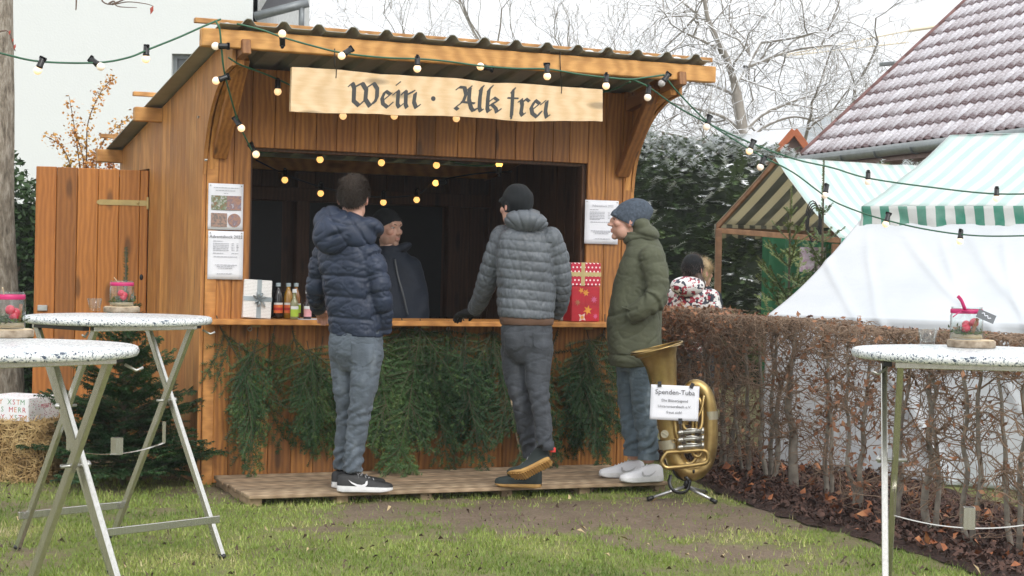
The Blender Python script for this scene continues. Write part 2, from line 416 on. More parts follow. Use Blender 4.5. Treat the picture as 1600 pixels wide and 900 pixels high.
# corrugated roof sheet
b = MB(); per = 0.208; X0, X1 = -0.13, HW+0.16; prof = []; x = X0
def corr(x):
    t = ((x-X0-0.06) % per)/per; return 0.036*max(0.0, math.exp(-((t-0.5)/0.155)**4)) 
nx = 230; xs = [X0+(X1-X0)*i/nx for i in range(nx+1)]; ysr = [-OV-0.075, 0.4, 1.2, HL+0.16]
vs = []; fs = []
for k, off in ((0, 0.0), (1, -0.004)):
    for y in ysr:
        for xx in xs: vs.append((xx, y, roof_z(y)+0.004+corr(xx)+off))
n1 = nx+1
for k in (0, 1):
    o0 = k*n1*len(ysr)
    for r in range(len(ysr)-1):
        for i in range(nx):
            q = (o0+r*n1+i, o0+r*n1+i+1, o0+(r+1)*n1+i+1, o0+(r+1)*n1+i); fs.append(q if k==0 else q[::-1])
o1 = n1*len(ysr)
for i in range(nx):
    fs.append((i+1, i, o1+i, o1+i+1)); a = (len(ysr)-1)*n1; fs.append((a+i, a+i+1, o1+a+i+1, o1+a+i))
for r in range(len(ysr)-1):
    fs.append((r*n1, (r+1)*n1, o1+(r+1)*n1, o1+r*n1)); a = nx; fs.append(((r+1)*n1+a, r*n1+a, o1+r*n1+a, o1+(r+1)*n1+a))
b.add(vs, fs); roof_o = b.build('corrugated_roof', MAT['roof_metal'], hut, smooth=False)
# snow lying in the roof valleys
b = MB(); rs = random.Random(5)
kmax = int((X1-X0)/per)
for k in range(kmax+1):
    xc = X0+0.06+per*k; 
    if xc-0.055 < X0 or xc+0.055 > X1: continue
    pts = []; ring = []
    for y in np.linspace(-OV-0.03+rs.uniform(0,0.05), HL, 26):
        w = 0.052+rs.uniform(-0.012, 0.006); h = 0.014+rs.uniform(-0.005,0.01)
        ring.append([(xc-w,y,roof_z(y)+0.005),(xc-w*0.6,y,roof_z(y)+0.005+h),(xc,y,roof_z(y)+0.006+h*1.2),(xc+w*0.6,y,roof_z(y)+0.005+h),(xc+w,y,roof_z(y)+0.005)])
    b.loft(ring)
o = b.build('roof_snow', MAT['snow'], roof_o, smooth=True, fix=True)
# roof laths
for y, xa in ((-OV+0.10, -0.235), (hside(261,160).y, -0.225), (HL-0.15, -0.2)):
    b = MB(); b.box((xa,y-0.02,roof_z(y)+0.046),(HW+0.27,y+0.02,roof_z(y)+0.075),0.003); b.build('roof_lath', MAT['beam_wood'], hut)
# counter shelf with hinges and eye bolts
b = MB(); b.box((0.0,-0.20,ZC-0.032),(HW-0.12,0.30,ZC),0.004); b.build('counter_shelf', MAT['counter_wood'], hut)
for px in (400, 664, 846, 920):
    p = hp(px, 506, -0.02); b = MB(); b.box((p.x-0.028,-0.028,ZC-0.052),(p.x+0.028,-0.004,ZC-0.034)); b.build('hinge_plate', MAT['brass_plate'], hut)
for px in (390, 650, 700):
    p = hp(px, 514, -0.01); b = MB(); b.tube([(p.x+0.012*math.cos(t),-0.014,p.z+0.012*math.sin(t)) for t in np.linspace(0,2*math.pi,13)[:-1]], 0.003, 6, closed=True); b.tube([(p.x,0.005,p.z),(p.x,-0.014,p.z+0.01)],0.003,6); b.build('eye_bolt', MAT['galv'], hut, smooth=True)
for px, py in ((322,250),(311,183)):
    p = hside(px, py, -0.026); b = MB(); b.tube([(-0.02,p.y,p.z),(-0.034,p.y,p.z)],0.008,8); b.build('screw', MAT['galv'], hut)
for px, py in ((318,738),(352,700),(540,688),(622,742),(818,738)):
    p = hp(px,py,0); b = MB(); b.tube([(p.x,0.002,p.z),(p.x,-0.003,p.z)],0.006,8); b.build('screw', MAT['lining'], hut)
# inside: floor, back wall, studs, rails, black sheets, inner shelf
b = MB(); b.box((0.03,0.06,0.0),(HW-0.03,HL-0.06,0.05)); b.build('floor', MAT['shaded_wood'], hut)
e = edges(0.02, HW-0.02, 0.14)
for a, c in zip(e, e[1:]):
    b = MB(); b.box((a+0.001,HL-0.024,0),(c-0.001,HL,roof_z(HL)-0.03),0.003); b.build('back_board', MAT['shaded_wood'], hut)
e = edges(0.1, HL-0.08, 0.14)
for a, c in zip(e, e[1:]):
    b = MB(); b.box((HW-0.036,a+0.001,0.05),(HW-0.016,c-0.001,roof_z(c)-0.1),0.003); b.build('inner_board', MAT['shaded_wood'], hut)
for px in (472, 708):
    p = hp(px, 380, HL-0.12); b = MB(); b.box((p.x-0.05,HL-0.14,0.05),(p.x+0.05,HL-0.06,roof_z(HL)-0.11),0.004); b.build('stud', MAT['shaded_wood'], hut)
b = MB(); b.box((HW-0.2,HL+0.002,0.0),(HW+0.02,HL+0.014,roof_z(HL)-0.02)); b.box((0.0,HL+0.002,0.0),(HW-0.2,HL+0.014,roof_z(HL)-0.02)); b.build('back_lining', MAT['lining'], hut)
b = MB(); b.box((HW-0.05,HL-0.12,0.05),(HW-0.037,HL-0.03,roof_z(HL)-0.1)); b.build('corner_trim', MAT['shaded_wood'], hut)
b = MB(); b.box((0.03,HL-0.15,1.80),(HW-0.04,HL-0.065,1.90),0.004); b.build('rail', MAT['shaded_wood'], hut)
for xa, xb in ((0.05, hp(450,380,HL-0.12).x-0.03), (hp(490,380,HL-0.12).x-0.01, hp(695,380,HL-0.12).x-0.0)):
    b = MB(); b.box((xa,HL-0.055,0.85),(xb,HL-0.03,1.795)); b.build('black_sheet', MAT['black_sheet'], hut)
b = MB(); b.box((0.06,HL-0.48,0.80),(HW-0.06,HL-0.16,0.84)); b.build('inner_shelf', MAT['shaded_wood'], hut)
# the side door, swung out
door = bpy.data.objects.new('door', None); COL.objects.link(door); door.parent = hut
door.location = (-0.03, DOOR_Y0, 0.0)
pf = HM @ Vector((-0.03, DOOR_Y0, 0)); dvec = at(62, 262, (pf.y-0.06)) - at(238, 266, pf.y)
dw = Vector((dvec.x, dvec.y)).length; dang = math.atan2(dvec.y, dvec.x)-YAW
door.rotation_euler = (0, 0, dang)
ne = 6; ed = [0.0, 0.055] + [0.055+(dw-0.055)*k/5 for k in range(1, 6)]
for a, c in zip(ed, ed[1:]):
    b = MB(); b.box((a+0.0015,-0.012,0.08),(c-0.0015,0.012,DOOR_Z-0.005+0.012*(a/dw)),0.004); b.build('plank', MAT['door_wood'], door)
b = MB(); b.box((0.0,-0.02,0.1),(dw,-0.013,DOOR_Z-0.05)); b.build('backing', MAT['lining'], door)
hz = hside(238, 318).z
b = MB(); pts = [(0.005,hz-0.018),(dw*0.43,hz-0.018),(dw*0.455,hz-0.008),(dw*0.455,hz+0.008),(dw*0.43,hz+0.018),(0.005,hz+0.018)]
b.prism(pts, lambda u,v,t:(u,t,v), 0.013, 0.018); b.tube([(0,0.017,hz-0.04),(0,0.017,hz+0.04)],0.009,10); b.ell((dw*0.09,0.02,hz),(0.01,0.006,0.01),8,6); b.build('hinge_strap', MAT['brass_plate'], door, fix=True)
b = MB(); b.ell((0.035,0.014,hz-0.5),(0.013,0.006,0.02),8,6); b.build('latch', MAT['black_plastic'], door, smooth=True)
b = MB(); b.box((dw*0.87,0.013,0.98),(dw*0.96,0.03,1.02),0.004); b.build('bolt', MAT['galv'], door)

# ------------------------------------------------------------------ hanging sign with blackletter lettering
SY = -OV+0.02
c_tl, c_bl, c_tr, c_br = hp(455,105,SY), hp(453,174,SY), hp(940,140,SY), hp(940,190,SY)
sign = thing('name_sign', 'pale waney-edged board sign lettered Wein and Alk frei under the roof beam', 'sign', HM @ Vector((0,SY,0)), YAW)
sign.rotation_euler = hut.rotation_euler
def waney(p, q, n, amp, seed):
    out = []
    for i in range(n+1):
        t = i/n; a = amp*(noise.noise((t*5.0, seed, 0))+0.5*noise.noise((t*17.0, seed+3, 0)))*(0 if i in (0,n) else 1)
        out.append((p.x+(q.x-p.x)*t, p.z+(q.z-p.z)*t+a))
    return out
top = waney(c_tl, c_tr, 40, 0.008, 1.0); bot = waney(c_br, c_bl, 40, 0.009, 9.0)
def sg(px, py): p = hp(px, py, SY); return p
# the two sags seen along the lower and upper edges
top = [(x, z-0.008*math.exp(-((i/40-0.62)/0.05)**2)) for i, (x, z) in enumerate(top)]
bot = [(x, z-0.016*math.exp(-((i/40-0.27)/0.10)**2)) for i, (x, z) in enumerate(bot)]
b = MB(); b.prism(top+bot, lambda u,v,t:(u,t,v), -0.014, 0.014); b.build('plank', MAT['sign_wood'], sign, fix=True)
def hull(pts):
    pts = sorted(set((round(a,6),round(c,6)) for a,c in pts))
    def half(it):
        h=[]
        for p in it:
            while len(h)>1 and (h[-1][0]-h[-2][0])*(p[1]-h[-2][1])-(h[-1][1]-h[-2][1])*(p[0]-h[-2][0])<=0: h.pop()
            h.append(p)
        return h
    a=half(pts); c=half(pts[::-1]); return a[:-1]+c[:-1]
NIBX, NIBY = 15, 12
def strokes(defs, ox, oy, sc, name_list):
    for name, sts in defs:
        mb = MB(); lay = 0
        for st in sts:
            w = 1.0
            if isinstance(st[0], (int, float)): w = st[0]; st = st[1:]
            for p, q in zip(st, st[1:]):
                pts = []
                for c in (p, q):
                    for sx, sy in ((-1,1),(1,-1)):
                        for tx, ty in ((-3.4,-3.4),(3.4,3.4)):
                            pts.append((c[0]+sx*NIBX*w+tx, c[1]+sy*NIBY*w+ty))
                hl = hull(pts); lay += 1
                poly = [hp(ox+a/sc, oy+c/sc, SY) for a, c in hl]
                mb.prism([(v.x, v.z) for v in poly], lambda u,v,t:(u,t,v), -0.0135, -0.0150-0.00012*lay)
        mb.build('letter', MAT['sign_paint'], sign, fix=True)
S5 = [('W', [[(645,272),(668,250)],[1.1,(674,252),(690,290),(685,418),(735,463)],[(735,463),(800,402)],[(690,288),(762,250)],[1.1,(770,252),(806,310),(798,402),(840,468)],[(840,468),(900,405)],[(812,290),(872,250)],[(880,252),(912,300),(908,385),(885,435)]]),
      ('e', [[(985,332),(958,390),(966,445),(1008,478)],[(1010,478),(1052,440)],[0.9,(995,325),(1036,352)],[(1042,352),(975,408)]]),
      ('i', [[(1072,352),(1108,322)],[(1114,330),(1106,450),(1120,478)],[(1122,478),(1150,455)],[0.7,(1100,262),(1128,240)]]),
      ('n', [[(1152,352),(1178,324)],[(1188,330),(1184,452),(1195,482)],[(1200,356),(1262,326)],[(1276,346),(1264,430),(1284,482)],[(1286,482),(1314,462)]])]
S6 = [('A', [[0.8,(138,182),(165,162),(205,166)],[(212,168),(226,230),(200,300)],[0.6,(200,300),(130,352)],[0.9,(122,358),(146,376)],[(238,190),(272,160)],[(262,178),(254,280),(274,362),(292,388)],[(292,388),(324,375)],[0.55,(182,303),(306,318)]]),
      ('l', [[(364,190),(388,156)],[(372,182),(360,260),(354,362),(364,392)],[(364,392),(380,384)]]),
      ('k', [[(442,195),(476,155)],[(446,190),(436,270),(430,368),(440,398)],[(440,398),(456,386)],[(450,300),(492,268)],[0.8,(500,266),(532,290)],[(530,295),(462,332)],[0.9,(474,330),(512,368),(520,402)],[(520,402),(552,380)]]),
      ('f', [[(668,210),(690,178)],[0.9,(676,205),(668,350),(662,440)],[0.4,(664,440),(659,466)],[0.4,(628,266),(726,271)]]),
      ('r', [[(738,298),(758,282)],[(756,290),(766,332),(754,408),(768,434)],[(768,434),(784,420)],[(772,308),(800,278)],[0.8,(804,276),(832,298)]]),
      ('e', [[(884,302),(852,360),(862,415),(904,448)],[(906,448),(944,402)],[0.9,(892,290),(928,318)],[(930,324),(870,374)]]),
      ('i', [[(952,324),(982,300)],[(1002,302),(988,400),(1000,452)],[(1000,452),(1020,438)]])]
strokes(S5, 440, 90, 6.154, None); strokes(S6, 690, 110, 6.154, None)
p = hp(440+1450/6.154, 90+396/6.154, SY); b = MB(); b.tube([(p.x,-0.0135,p.z),(p.x,-0.0152,p.z)], 0.0145, 20); b.build('dot', MAT['sign_paint'], sign)
for px, ya, yb in ((525,76,122),(877,78,146)):
    a = hp(px-2, ya, -OV-0.04); c = hp(px, yb, SY-0.016)
    pts = [a, Vector((a.x+0.002,-OV-0.045,a.z-0.10)), Vector((c.x,SY-0.02,c.z+0.05)), c]
    b = MB(); b.tube([q-Vector((0,SY,0)) for q in spline(pts, 6)], 0.003, 6); o = b.build('hanging_chain', MAT['black_plastic'], sign)

# ------------------------------------------------------------------ posters pinned to the hut
def text_mesh(s, size, align='CENTER'):
    cu = bpy.data.curves.new('t', 'FONT'); cu.body = s; cu.size = size; cu.align_x = align; cu.align_y = 'CENTER'; cu.resolution_u = 2
    ob = bpy.data.objects.new('t', cu); COL.objects.link(ob); dg = bpy.context.evaluated_depsgraph_get(); dg.update()
    me = bpy.data.meshes.new_from_object(ob.evaluated_get(dg)); bpy.data.objects.remove(ob); bpy.data.curves.remove(cu); return me
def put_text(s, size, x, y, z, parent, mat, align='CENTER', sx=1.0, name='lettering'):
    me = text_mesh(s, size, align); me.materials.clear(); me.materials.append(mat); o = link(name, me, parent)
    o.location = (x, y, z); o.rotation_euler = (R(90), 0, 0); o.scale = (sx, 1, 1); return o
def sheet(name, label, px0, py0, px1, py1, yl=-0.016, cat='notice'):
    a, c = hp(px0, py0, yl), hp(px1, py1, yl); cx = (a.x+c.x)/2; cz = (a.z+c.z)/2; w = c.x-a.x; h = a.z-c.z
    t = thing(name, label, cat, HM @ Vector((cx, yl, cz)), YAW); t.rotation_euler = hut.rotation_euler
    nx_, nz_ = 6, 8; vs = []; fs = []
    for j in range(nz_+1):
        for i in range(nx_+1):
            u, v = i/nx_-0.5, j/nz_-0.5; vs.append((u*w, -0.004*(1-4*u*u)*noise.noise((u*2,v*3,px0))-0.0005, v*h))
    for j in range(nz_):
        for i in range(nx_): k = j*(nx_+1)+i; fs.append((k,k+1,k+nx_+2,k+nx_+1))
    b = MB(); b.add(vs, fs); o = b.build('paper', MAT['paper'], t, smooth=True)
    so = o.modifiers.new('s','SOLIDIFY'); so.thickness = 0.0006
    for sx in (-1, 1):
        b = MB(); b.tube([(sx*(w/2-0.012),0.004,h/2-0.012),(sx*(w/2-0.012),-0.006,h/2-0.012)],0.004,8); b.build('pin', MAT['galv'], t)
    return t, w, h
def lines(t, rows, mat, y=-0.0052, th=0.0035):   # rows of grey unreadable print: (x0, x1, z)
    b = MB(); rr = random.Random(len(rows))
    for x0, x1, z in rows:
        x = x0
        while x < x1:
            ww = min(rr.uniform(0.006,0.022), x1-x); b.box((x,y-0.0003,z-th/2),(x+ww,y,z+th/2)); x += ww+0.0035
    return tag(b.build('print', mat, t), kind='stuff')
def photo_mat(name, cols, scale):
    n = NT(name); v = n.coord(); n.set(n.ramp(n.noise(v, scale, 5, 0.7, 0.6), [(0.25+0.5*i/(len(cols)-1), c) for i, c in enumerate(cols)]), 0.6); return n.m
photo_mat('photo_crowd', [(0.03,0.05,0.06),(0.30,0.12,0.08),(0.12,0.20,0.10),(0.55,0.5,0.5),(0.2,0.3,0.45)], 60)
photo_mat('photo_band', [(0.10,0.13,0.09),(0.4,0.25,0.2),(0.15,0.14,0.13),(0.28,0.22,0.2)], 50)
photo_mat('photo_face', [(0.06,0.08,0.10),(0.40,0.22,0.15),(0.18,0.15,0.2),(0.75,0.7,0.7)], 34)
t, w, h = sheet('photo_poster', 'white poster with four small photographs pinned left of the hatch', 326, 286, 379, 360)
lines(t, [(-w*.36,w*.38,h*.41),(-w*.3,w*.26,h*.35),(-w*.06,w*.06,h*.29)], MAT['ink_pale'])
b = MB(); b.box((-w*.42,-0.0058,-h*.07),(w*.02,-0.0054,h*.24)); b.build('photograph', MAT['photo_crowd'], t)
b = MB(); b.box((w*.02,-0.0059,-h*.07),(w*.44,-0.0055,h*.24)); b.build('photograph', MAT['photo_face'], t)
b = MB(); b.box((-w*.42,-0.0058,-h*.44),(w*.04,-0.0054,-h*.14)); b.build('photograph', MAT['photo_band'], t)
b = MB(); b.tube([(w*.25,-0.005,-h*.29),(w*.25,-0.0057,-h*.29)],w*.19,24); b.build('photograph', MAT['photo_face'], t)
t, w, h = sheet('price_list', 'white price list headed Adventshock below the photo poster', 325.5, 360.2, 379, 437)
put_text('Adventshock 2022', 0.027, 0, -0.0052, h*.38, t, MAT['ink'])
lines(t, [(-w*.36,-w*.1,h*.29)]+[(-w*.36,w*.08,h*(.24-.035*i)) for i in range(5)]+[(w*.16,w*.24,h*(.24-.035*i)) for i in range(5)]+[(w*.3,w*.37,h*(.24-.035*i)) for i in range(5)]+[(-w*.36,-w*.06,h*.04),(w*.16,w*.37,h*.04),(-w*.34,w*.34,-h*.03),(-w*.3,w*.32,-h*.2),(-w*.25,w*.25,-h*.235),(-w*.2,w*.2,-h*.27),(-w*.24,w*.2,-h*.38)], MAT['ink_pale'])
t, w, h = sheet('price_list', 'white price list pinned right of the hatch above the red gift boxes', 914.5, 312, 965, 382)
put_text('Adventshock 2022', 0.021, w*.02, -0.0052, h*.37, t, MAT['ink_pale'])
lines(t, [(-w*.36,-w*.1,h*.28)]+[(-w*.36,w*.08,h*(.23-.035*i)) for i in range(5)]+[(w*.18,w*.24,h*(.23-.035*i)) for i in range(5)]+[(-w*.36,-w*.06,h*.06),(-w*.34,w*.34,0),(-w*.32,w*.32,-h*.2),(-w*.25,w*.25,-h*.23),(-w*.2,w*.2,-h*.26),(-w*.2,w*.25,-h*.38)], MAT['ink_pale'])

# ------------------------------------------------------------------ pallet deck in front of the hut
dz = 0.062
A = on_ground(388,774,dz); B = on_ground(1048,752,dz); Cc = on_ground(350,742,dz)
dx = Vector((B.x-A.x, B.y-A.y, 0)); dl_ = dx.length; dx.normalize(); dyv = Vector((-dx.y, dx.x, 0)); dep = (Vector((Cc.x-A.x,Cc.y-A.y,0))).dot(dyv)
deck = thing('pallet_deck', 'low grey-brown wooden plank deck on the ground before the hut counter', 'deck', (A.x,A.y,0), math.atan2(dx.y,dx.x))
npl = 9
for i in range(npl):
    y0 = dep*i/npl; b = MB(); b.box((rnd.uniform(-0.012,0.012), y0+0.004, dz-0.022-rnd.uniform(0,0.003)), (dl_+rnd.uniform(-0.015,0.015), y0+dep/npl-0.004, dz+rnd.uniform(-0.003,0.001)), 0.004); b.build('plank', MAT['deck_wood'], deck)
for k in range(6):
    x = 0.02+(dl_-0.1)*k/5; b = MB(); b.box((x,0.05,-0.01),(x+0.07,dep-0.02,dz-0.026),0.004); b.build('joist', MAT['deck_wood'], deck)

# ================================================================== ground
nrand = np.random.default_rng(11)
def fbm(x, y, s, seed=0):
    return noise.fractal((x*s, y*s, seed), 0.9, 2.0, 4)
BED = [on_ground(*p) for p in ((1085,752),(1124,772),(1200,800),(1250,817),(1340,841),(1433,866),(1525,897),(1600,928))]   # lawn edge of the hedge bed
def bed_side(x, y):                         # >0 inside the mulch bed (right of the lawn edge)
    ys = [p.y for p in BED][::-1]; xs = [p.x for p in BED][::-1]
    if y > ys[-1]: return x-(xs[-1]-(y-ys[-1])*0.12)
    if y < ys[0]: return x-(xs[0]+(ys[0]-y)*0.3)
    return x-float(np.interp(y, ys, xs))
def soil_mask(x, y):                        # 1 = bare trodden earth
    n = fbm(x, y, 1.6, 3)*0.8+fbm(x, y, 5.0, 8)*0.55+fbm(x, y, 13.0, 5)*0.3
    d = ((x-0.55)/1.55)**2+((y-9.75)/0.78)**2
    m = 1.15-d+n*0.95
    d2 = ((x+0.45)/0.6)**2+((y-9.9)/0.28)**2; m = max(m, 1.0-d2+n*0.5)
    d3 = ((x-1.0)/0.8)**2+((y-8.75)/0.45)**2; m = max(m, 0.7-d3+n*0.9)
    m = max(m, n*0.85+0.06 if y > 8 else n*0.85-0.08)
    if 10.35 < y < 12 and x < -1: m = max(m, 0.35+n*0.8)
    return max(0.0, min(1.0, m*1.6-0.12))
n = NT('lawn_soil')
v = n.coord((1,1,1)); at_n = n.node('ShaderNodeAttribute', attribute_name='soil')
f1 = n.noise(v, 9, 6); f2 = n.noise(v, 60, 4)
grass_c = n.ramp(f1, [(0.3,(0.14,0.14,0.042)),(0.7,(0.20,0.22,0.062))])
f3 = n.noise(v, 4.5, 5, 0.6)
soil_c = n.ramp(n.math('ADD', n.math('MULTIPLY', f2, 0.6), n.math('MULTIPLY', f3, 0.4)), [(0.25,(0.085,0.058,0.038)),(0.5,(0.165,0.118,0.080)),(0.75,(0.25,0.185,0.13))])
n.set(n.mix(n.math('ADD', at_n.outputs['Fac'], n.math('MULTIPLY', n.math('SUBTRACT', f2, 0.5), 0.5), True), grass_c, soil_c), 0.9); n.bump(f2, 0.9, 0.02)
xs = np.unique(np.concatenate([np.array([-400,-150,-60,-25,-10,-6]), np.linspace(-4.2,4.2,140), np.array([6,10,25,60,150,400])]))
ys = np.unique(np.concatenate([np.array([-60,-10,2,4,5]), np.linspace(5.6,13.2,130), np.array([15,20,40,100,300,800])]))
V = []; att = []
for y in ys:
    for x in xs:
        z = 0.0
        if abs(x) < 4.3 and 5.5 < y < 13.3: z = fbm(x,y,2.2,1)*0.012+fbm(x,y,9,4)*0.009+fbm(x,y,24,7)*0.004-0.006
        V.append((x,y,z)); att.append(soil_mask(x,y) if abs(x)<4.3 and 5.5<y<13.3 else 0.4)
nxg = len(xs); Fq = [(j*nxg+i, j*nxg+i+1, (j+1)*nxg+i+1, (j+1)*nxg+i) for j in range(len(ys)-1) for i in range(nxg-1)]
gm = np_mesh('ground', V, Fq, MAT['lawn_soil'], True)
a = gm.attributes.new('soil', 'FLOAT', 'POINT'); a.data.foreach_set('value', np.array(att, np.float32))
tag(link('ground', gm), kind='structure')
# grass blades
n = NT('grass'); g1 = n.node('ShaderNodeAttribute', attribute_name='tone')
n.set(n.ramp(g1.outputs['Fac'], [(0.0,(0.10,0.16,0.02)),(0.4,(0.20,0.28,0.045)),(0.7,(0.31,0.37,0.085)),(0.88,(0.45,0.41,0.17)),(1.0,(0.52,0.45,0.26))]), 0.55)
def blades(N, region, hmin, hmax, dens):
    P = []; 
    while len(P) < N:
        x, y = region()
        if bed_side(x,y) > 0.02+random.uniform(-0.05,0.05): 
            if random.random() < 0.985: continue
        if random.random() > dens(x,y): continue
        P.append((x,y))
    return P
def gregion():
    Y = 6.4+random.random()**1.25*6.0; X = random.uniform(-0.31,0.31)*Y; return X, Y
P = []
tries = 0
smc = {}
def sm(x, y):
    k = (round(x*25), round(y*25))
    if k not in smc: smc[k] = soil_mask(x, y)
    return smc[k]
while len(P) < 105000 and tries < 600000:
    tries += 1
    x, y = gregion()
    if bed_side(x,y) > random.uniform(-0.08,0.05) and random.random() < 0.985: continue
    if random.random() < min(1.0, sm(x,y)*1.35)*0.93: continue
    P.append((x,y))
P = np.array(P); Nb = len(P)
hgt = nrand.uniform(0.010,0.030,Nb)*(0.6+0.8*nrand.random(Nb)); wdt = nrand.uniform(0.0022,0.0042,Nb)
az = nrand.uniform(0,2*math.pi,Nb); ln = nrand.uniform(0.2,1.3,Nb)*hgt; la = nrand.uniform(0,2*math.pi,Nb)
zb = np.full(Nb,-0.004)
b0 = np.stack([P[:,0]-np.cos(az)*wdt, P[:,1]-np.sin(az)*wdt, zb],1); b1 = np.stack([P[:,0]+np.cos(az)*wdt, P[:,1]+np.sin(az)*wdt, zb],1)
m0 = b0*0.6+b1*0.4; m1 = b0*0.4+b1*0.6
mid = np.stack([np.cos(la)*ln*0.35, np.sin(la)*ln*0.35, hgt*0.62],1); tip = np.stack([P[:,0]+np.cos(la)*ln, P[:,1]+np.sin(la)*ln, hgt],1)
V = np.concatenate([b0,b1,m1+mid,m0+mid,tip]); I = np.arange(Nb)
Ft = np.concatenate([np.stack([I,I+Nb,I+2*Nb],1), np.stack([I,I+2*Nb,I+3*Nb],1), np.stack([I+3*Nb,I+2*Nb,I+4*Nb],1)])
gme = np_mesh('grass', V, Ft, MAT['grass'])
ton = np.array([0.42+0.5*fbm(x,y,1.3,6) for x,y in P])+nrand.normal(0,0.17,Nb); ton = np.clip(ton,0,1)
a = gme.attributes.new('tone','FLOAT','POINT'); a.data.foreach_set('value', np.tile(ton,5).astype(np.float32))
tag(link('grass', gme), 'short patchy green lawn grass between bare earth patches', 'grass', kind='stuff')

# mulch bed under the beech hedge
n = NT('mulch'); v = n.coord(); f = n.noise(v, 45, 5, 0.7)
n.set(n.ramp(f, [(0.25,(0.018,0.010,0.008)),(0.5,(0.06,0.03,0.022)),(0.75,(0.12,0.06,0.042))]), 0.95); n.bump(f, 1.0, 0.03)
nu, nv_ = 90, 60; V = []; 
for j in range(nu+1):
    y = 7.6+(13.4-7.6)*j/nu
    x0 = y*0  # lawn edge
    lo, hi = -3.0, 5.0
    for _ in range(30):
        md = (lo+hi)/2
        if bed_side(md, y) > 0: hi = md
        else: lo = md
    for i in range(nv_+1):
        x = lo+0.05*fbm(0,y,5,2)+1.5*i/nv_; V.append((x, y, 0.004+min(1,i/3)*(0.018+0.018*fbm(x,y,9,5)+0.012*fbm(x,y,30,5))))
Fq = [(j*(nv_+1)+i, j*(nv_+1)+i+1, (j+1)*(nv_+1)+i+1, (j+1)*(nv_+1)+i) for j in range(nu) for i in range(nv_)]
tag(link('mulch_bed', np_mesh('mulch_bed', V, Fq, MAT['mulch'], True)), kind='structure')
# bark chips and fallen leaves
def scatter_chips(name, N, region, size, mat, label, cat, lift=0.02):
    c = np.array([region() for _ in range(N)]); s = nrand.uniform(*size, N); az = nrand.uniform(0,6.28,N); tl = nrand.normal(0,0.45,N); asp = nrand.uniform(0.3,0.7,N)
    ux = np.stack([np.cos(az)*s, np.sin(az)*s, tl*s],1); vx = np.stack([-np.sin(az)*s*asp, np.cos(az)*s*asp, nrand.normal(0,0.4,N)*s],1)
    base = np.concatenate([c, nrand.uniform(lift*0.6,lift*1.6,N)[:,None]],1); up = np.array([0,0,0.003])
    V = np.concatenate([base-ux, base-vx+up*3, base+ux, base+vx+up*3]); I = np.arange(N)
    me = np_mesh(name, V, np.stack([I,I+N,I+2*N,I+3*N],1), mat); return tag(link(name, me), label, cat, kind='stuff')
def in_bed():
    while True:
        y = random.uniform(7.8,13.0); x = random.uniform(0.5,3.6)
        if 0.0 < bed_side(x,y) < 1.3: return x,y
n = NT('bark_chip'); g1 = n.noise(n.coord(), 25, 3); n.set(n.ramp(g1, [(0.3,(0.03,0.016,0.012)),(0.6,(0.10,0.05,0.036)),(0.8,(0.17,0.085,0.055))]), 0.9)
scatter_chips('bark_mulch', 9000, in_bed, (0.008,0.024), MAT['bark_chip'], 'dark brown bark mulch under the beech hedge', 'mulch', 0.04)
n = NT('dry_leaf'); g1 = n.noise(n.coord(), 14, 2); n.set(n.ramp(g1, [(0.3,(0.15,0.045,0.018)),(0.5,(0.30,0.10,0.035)),(0.7,(0.42,0.19,0.08))]), 0.7)
scatter_chips('fallen_leaves', 420, in_bed, (0.018,0.034), MAT['dry_leaf'], 'dry orange-brown leaves lying on the bark mulch', 'leaves', 0.055)
def on_lawn():
    while True:
        x, y = gregion()
        if bed_side(x,y) < 0: return x,y
plain('twig_litter', (0.10,0.065,0.045), 0.9)
scatter_chips('lawn_litter', 900, on_lawn, (0.005,0.016), MAT['twig_litter'], 'bits of bark and dead leaf scattered on the lawn', 'litter', 0.012)
scatter_chips('pale_leaves', 40, on_lawn, (0.012,0.026), plain('pale_leaf',(0.5,0.38,0.2),0.7), 'few pale fallen leaves on the lawn', 'leaves', 0.03)

# ================================================================== far setting: hill and haze-faded trees
n = NT('hill_wood'); f = n.noise(n.coord(), 0.25, 6, 0.7); n.set(n.ramp(f, [(0.3,(0.10,0.13,0.13)),(0.6,(0.30,0.33,0.34)),(0.75,(0.6,0.62,0.64))]), 0.9)
V = []; nu = 80; HYD = 420
for j in range(14):
    for i in range(nu+1):
        x = -420+840*i/nu; t = j/13
        V.append((x, HYD+t*120, -1+(44+12*fbm(x,0,0.006,2)+ (2.5*fbm(x,j,0.12,9) if j>2 else 0))*math.sin(t*math.pi/2)*(0.55+0.45*min(1,max(0,(x+200)/260)))))
Fq = [(j*(nu+1)+i, j*(nu+1)+i+1, (j+1)*(nu+1)+i+1, (j+1)*(nu+1)+i) for j in range(13) for i in range(nu)]
tag(link('hill', np_mesh('hill', V, Fq, MAT['hill_wood'], True)), kind='structure')

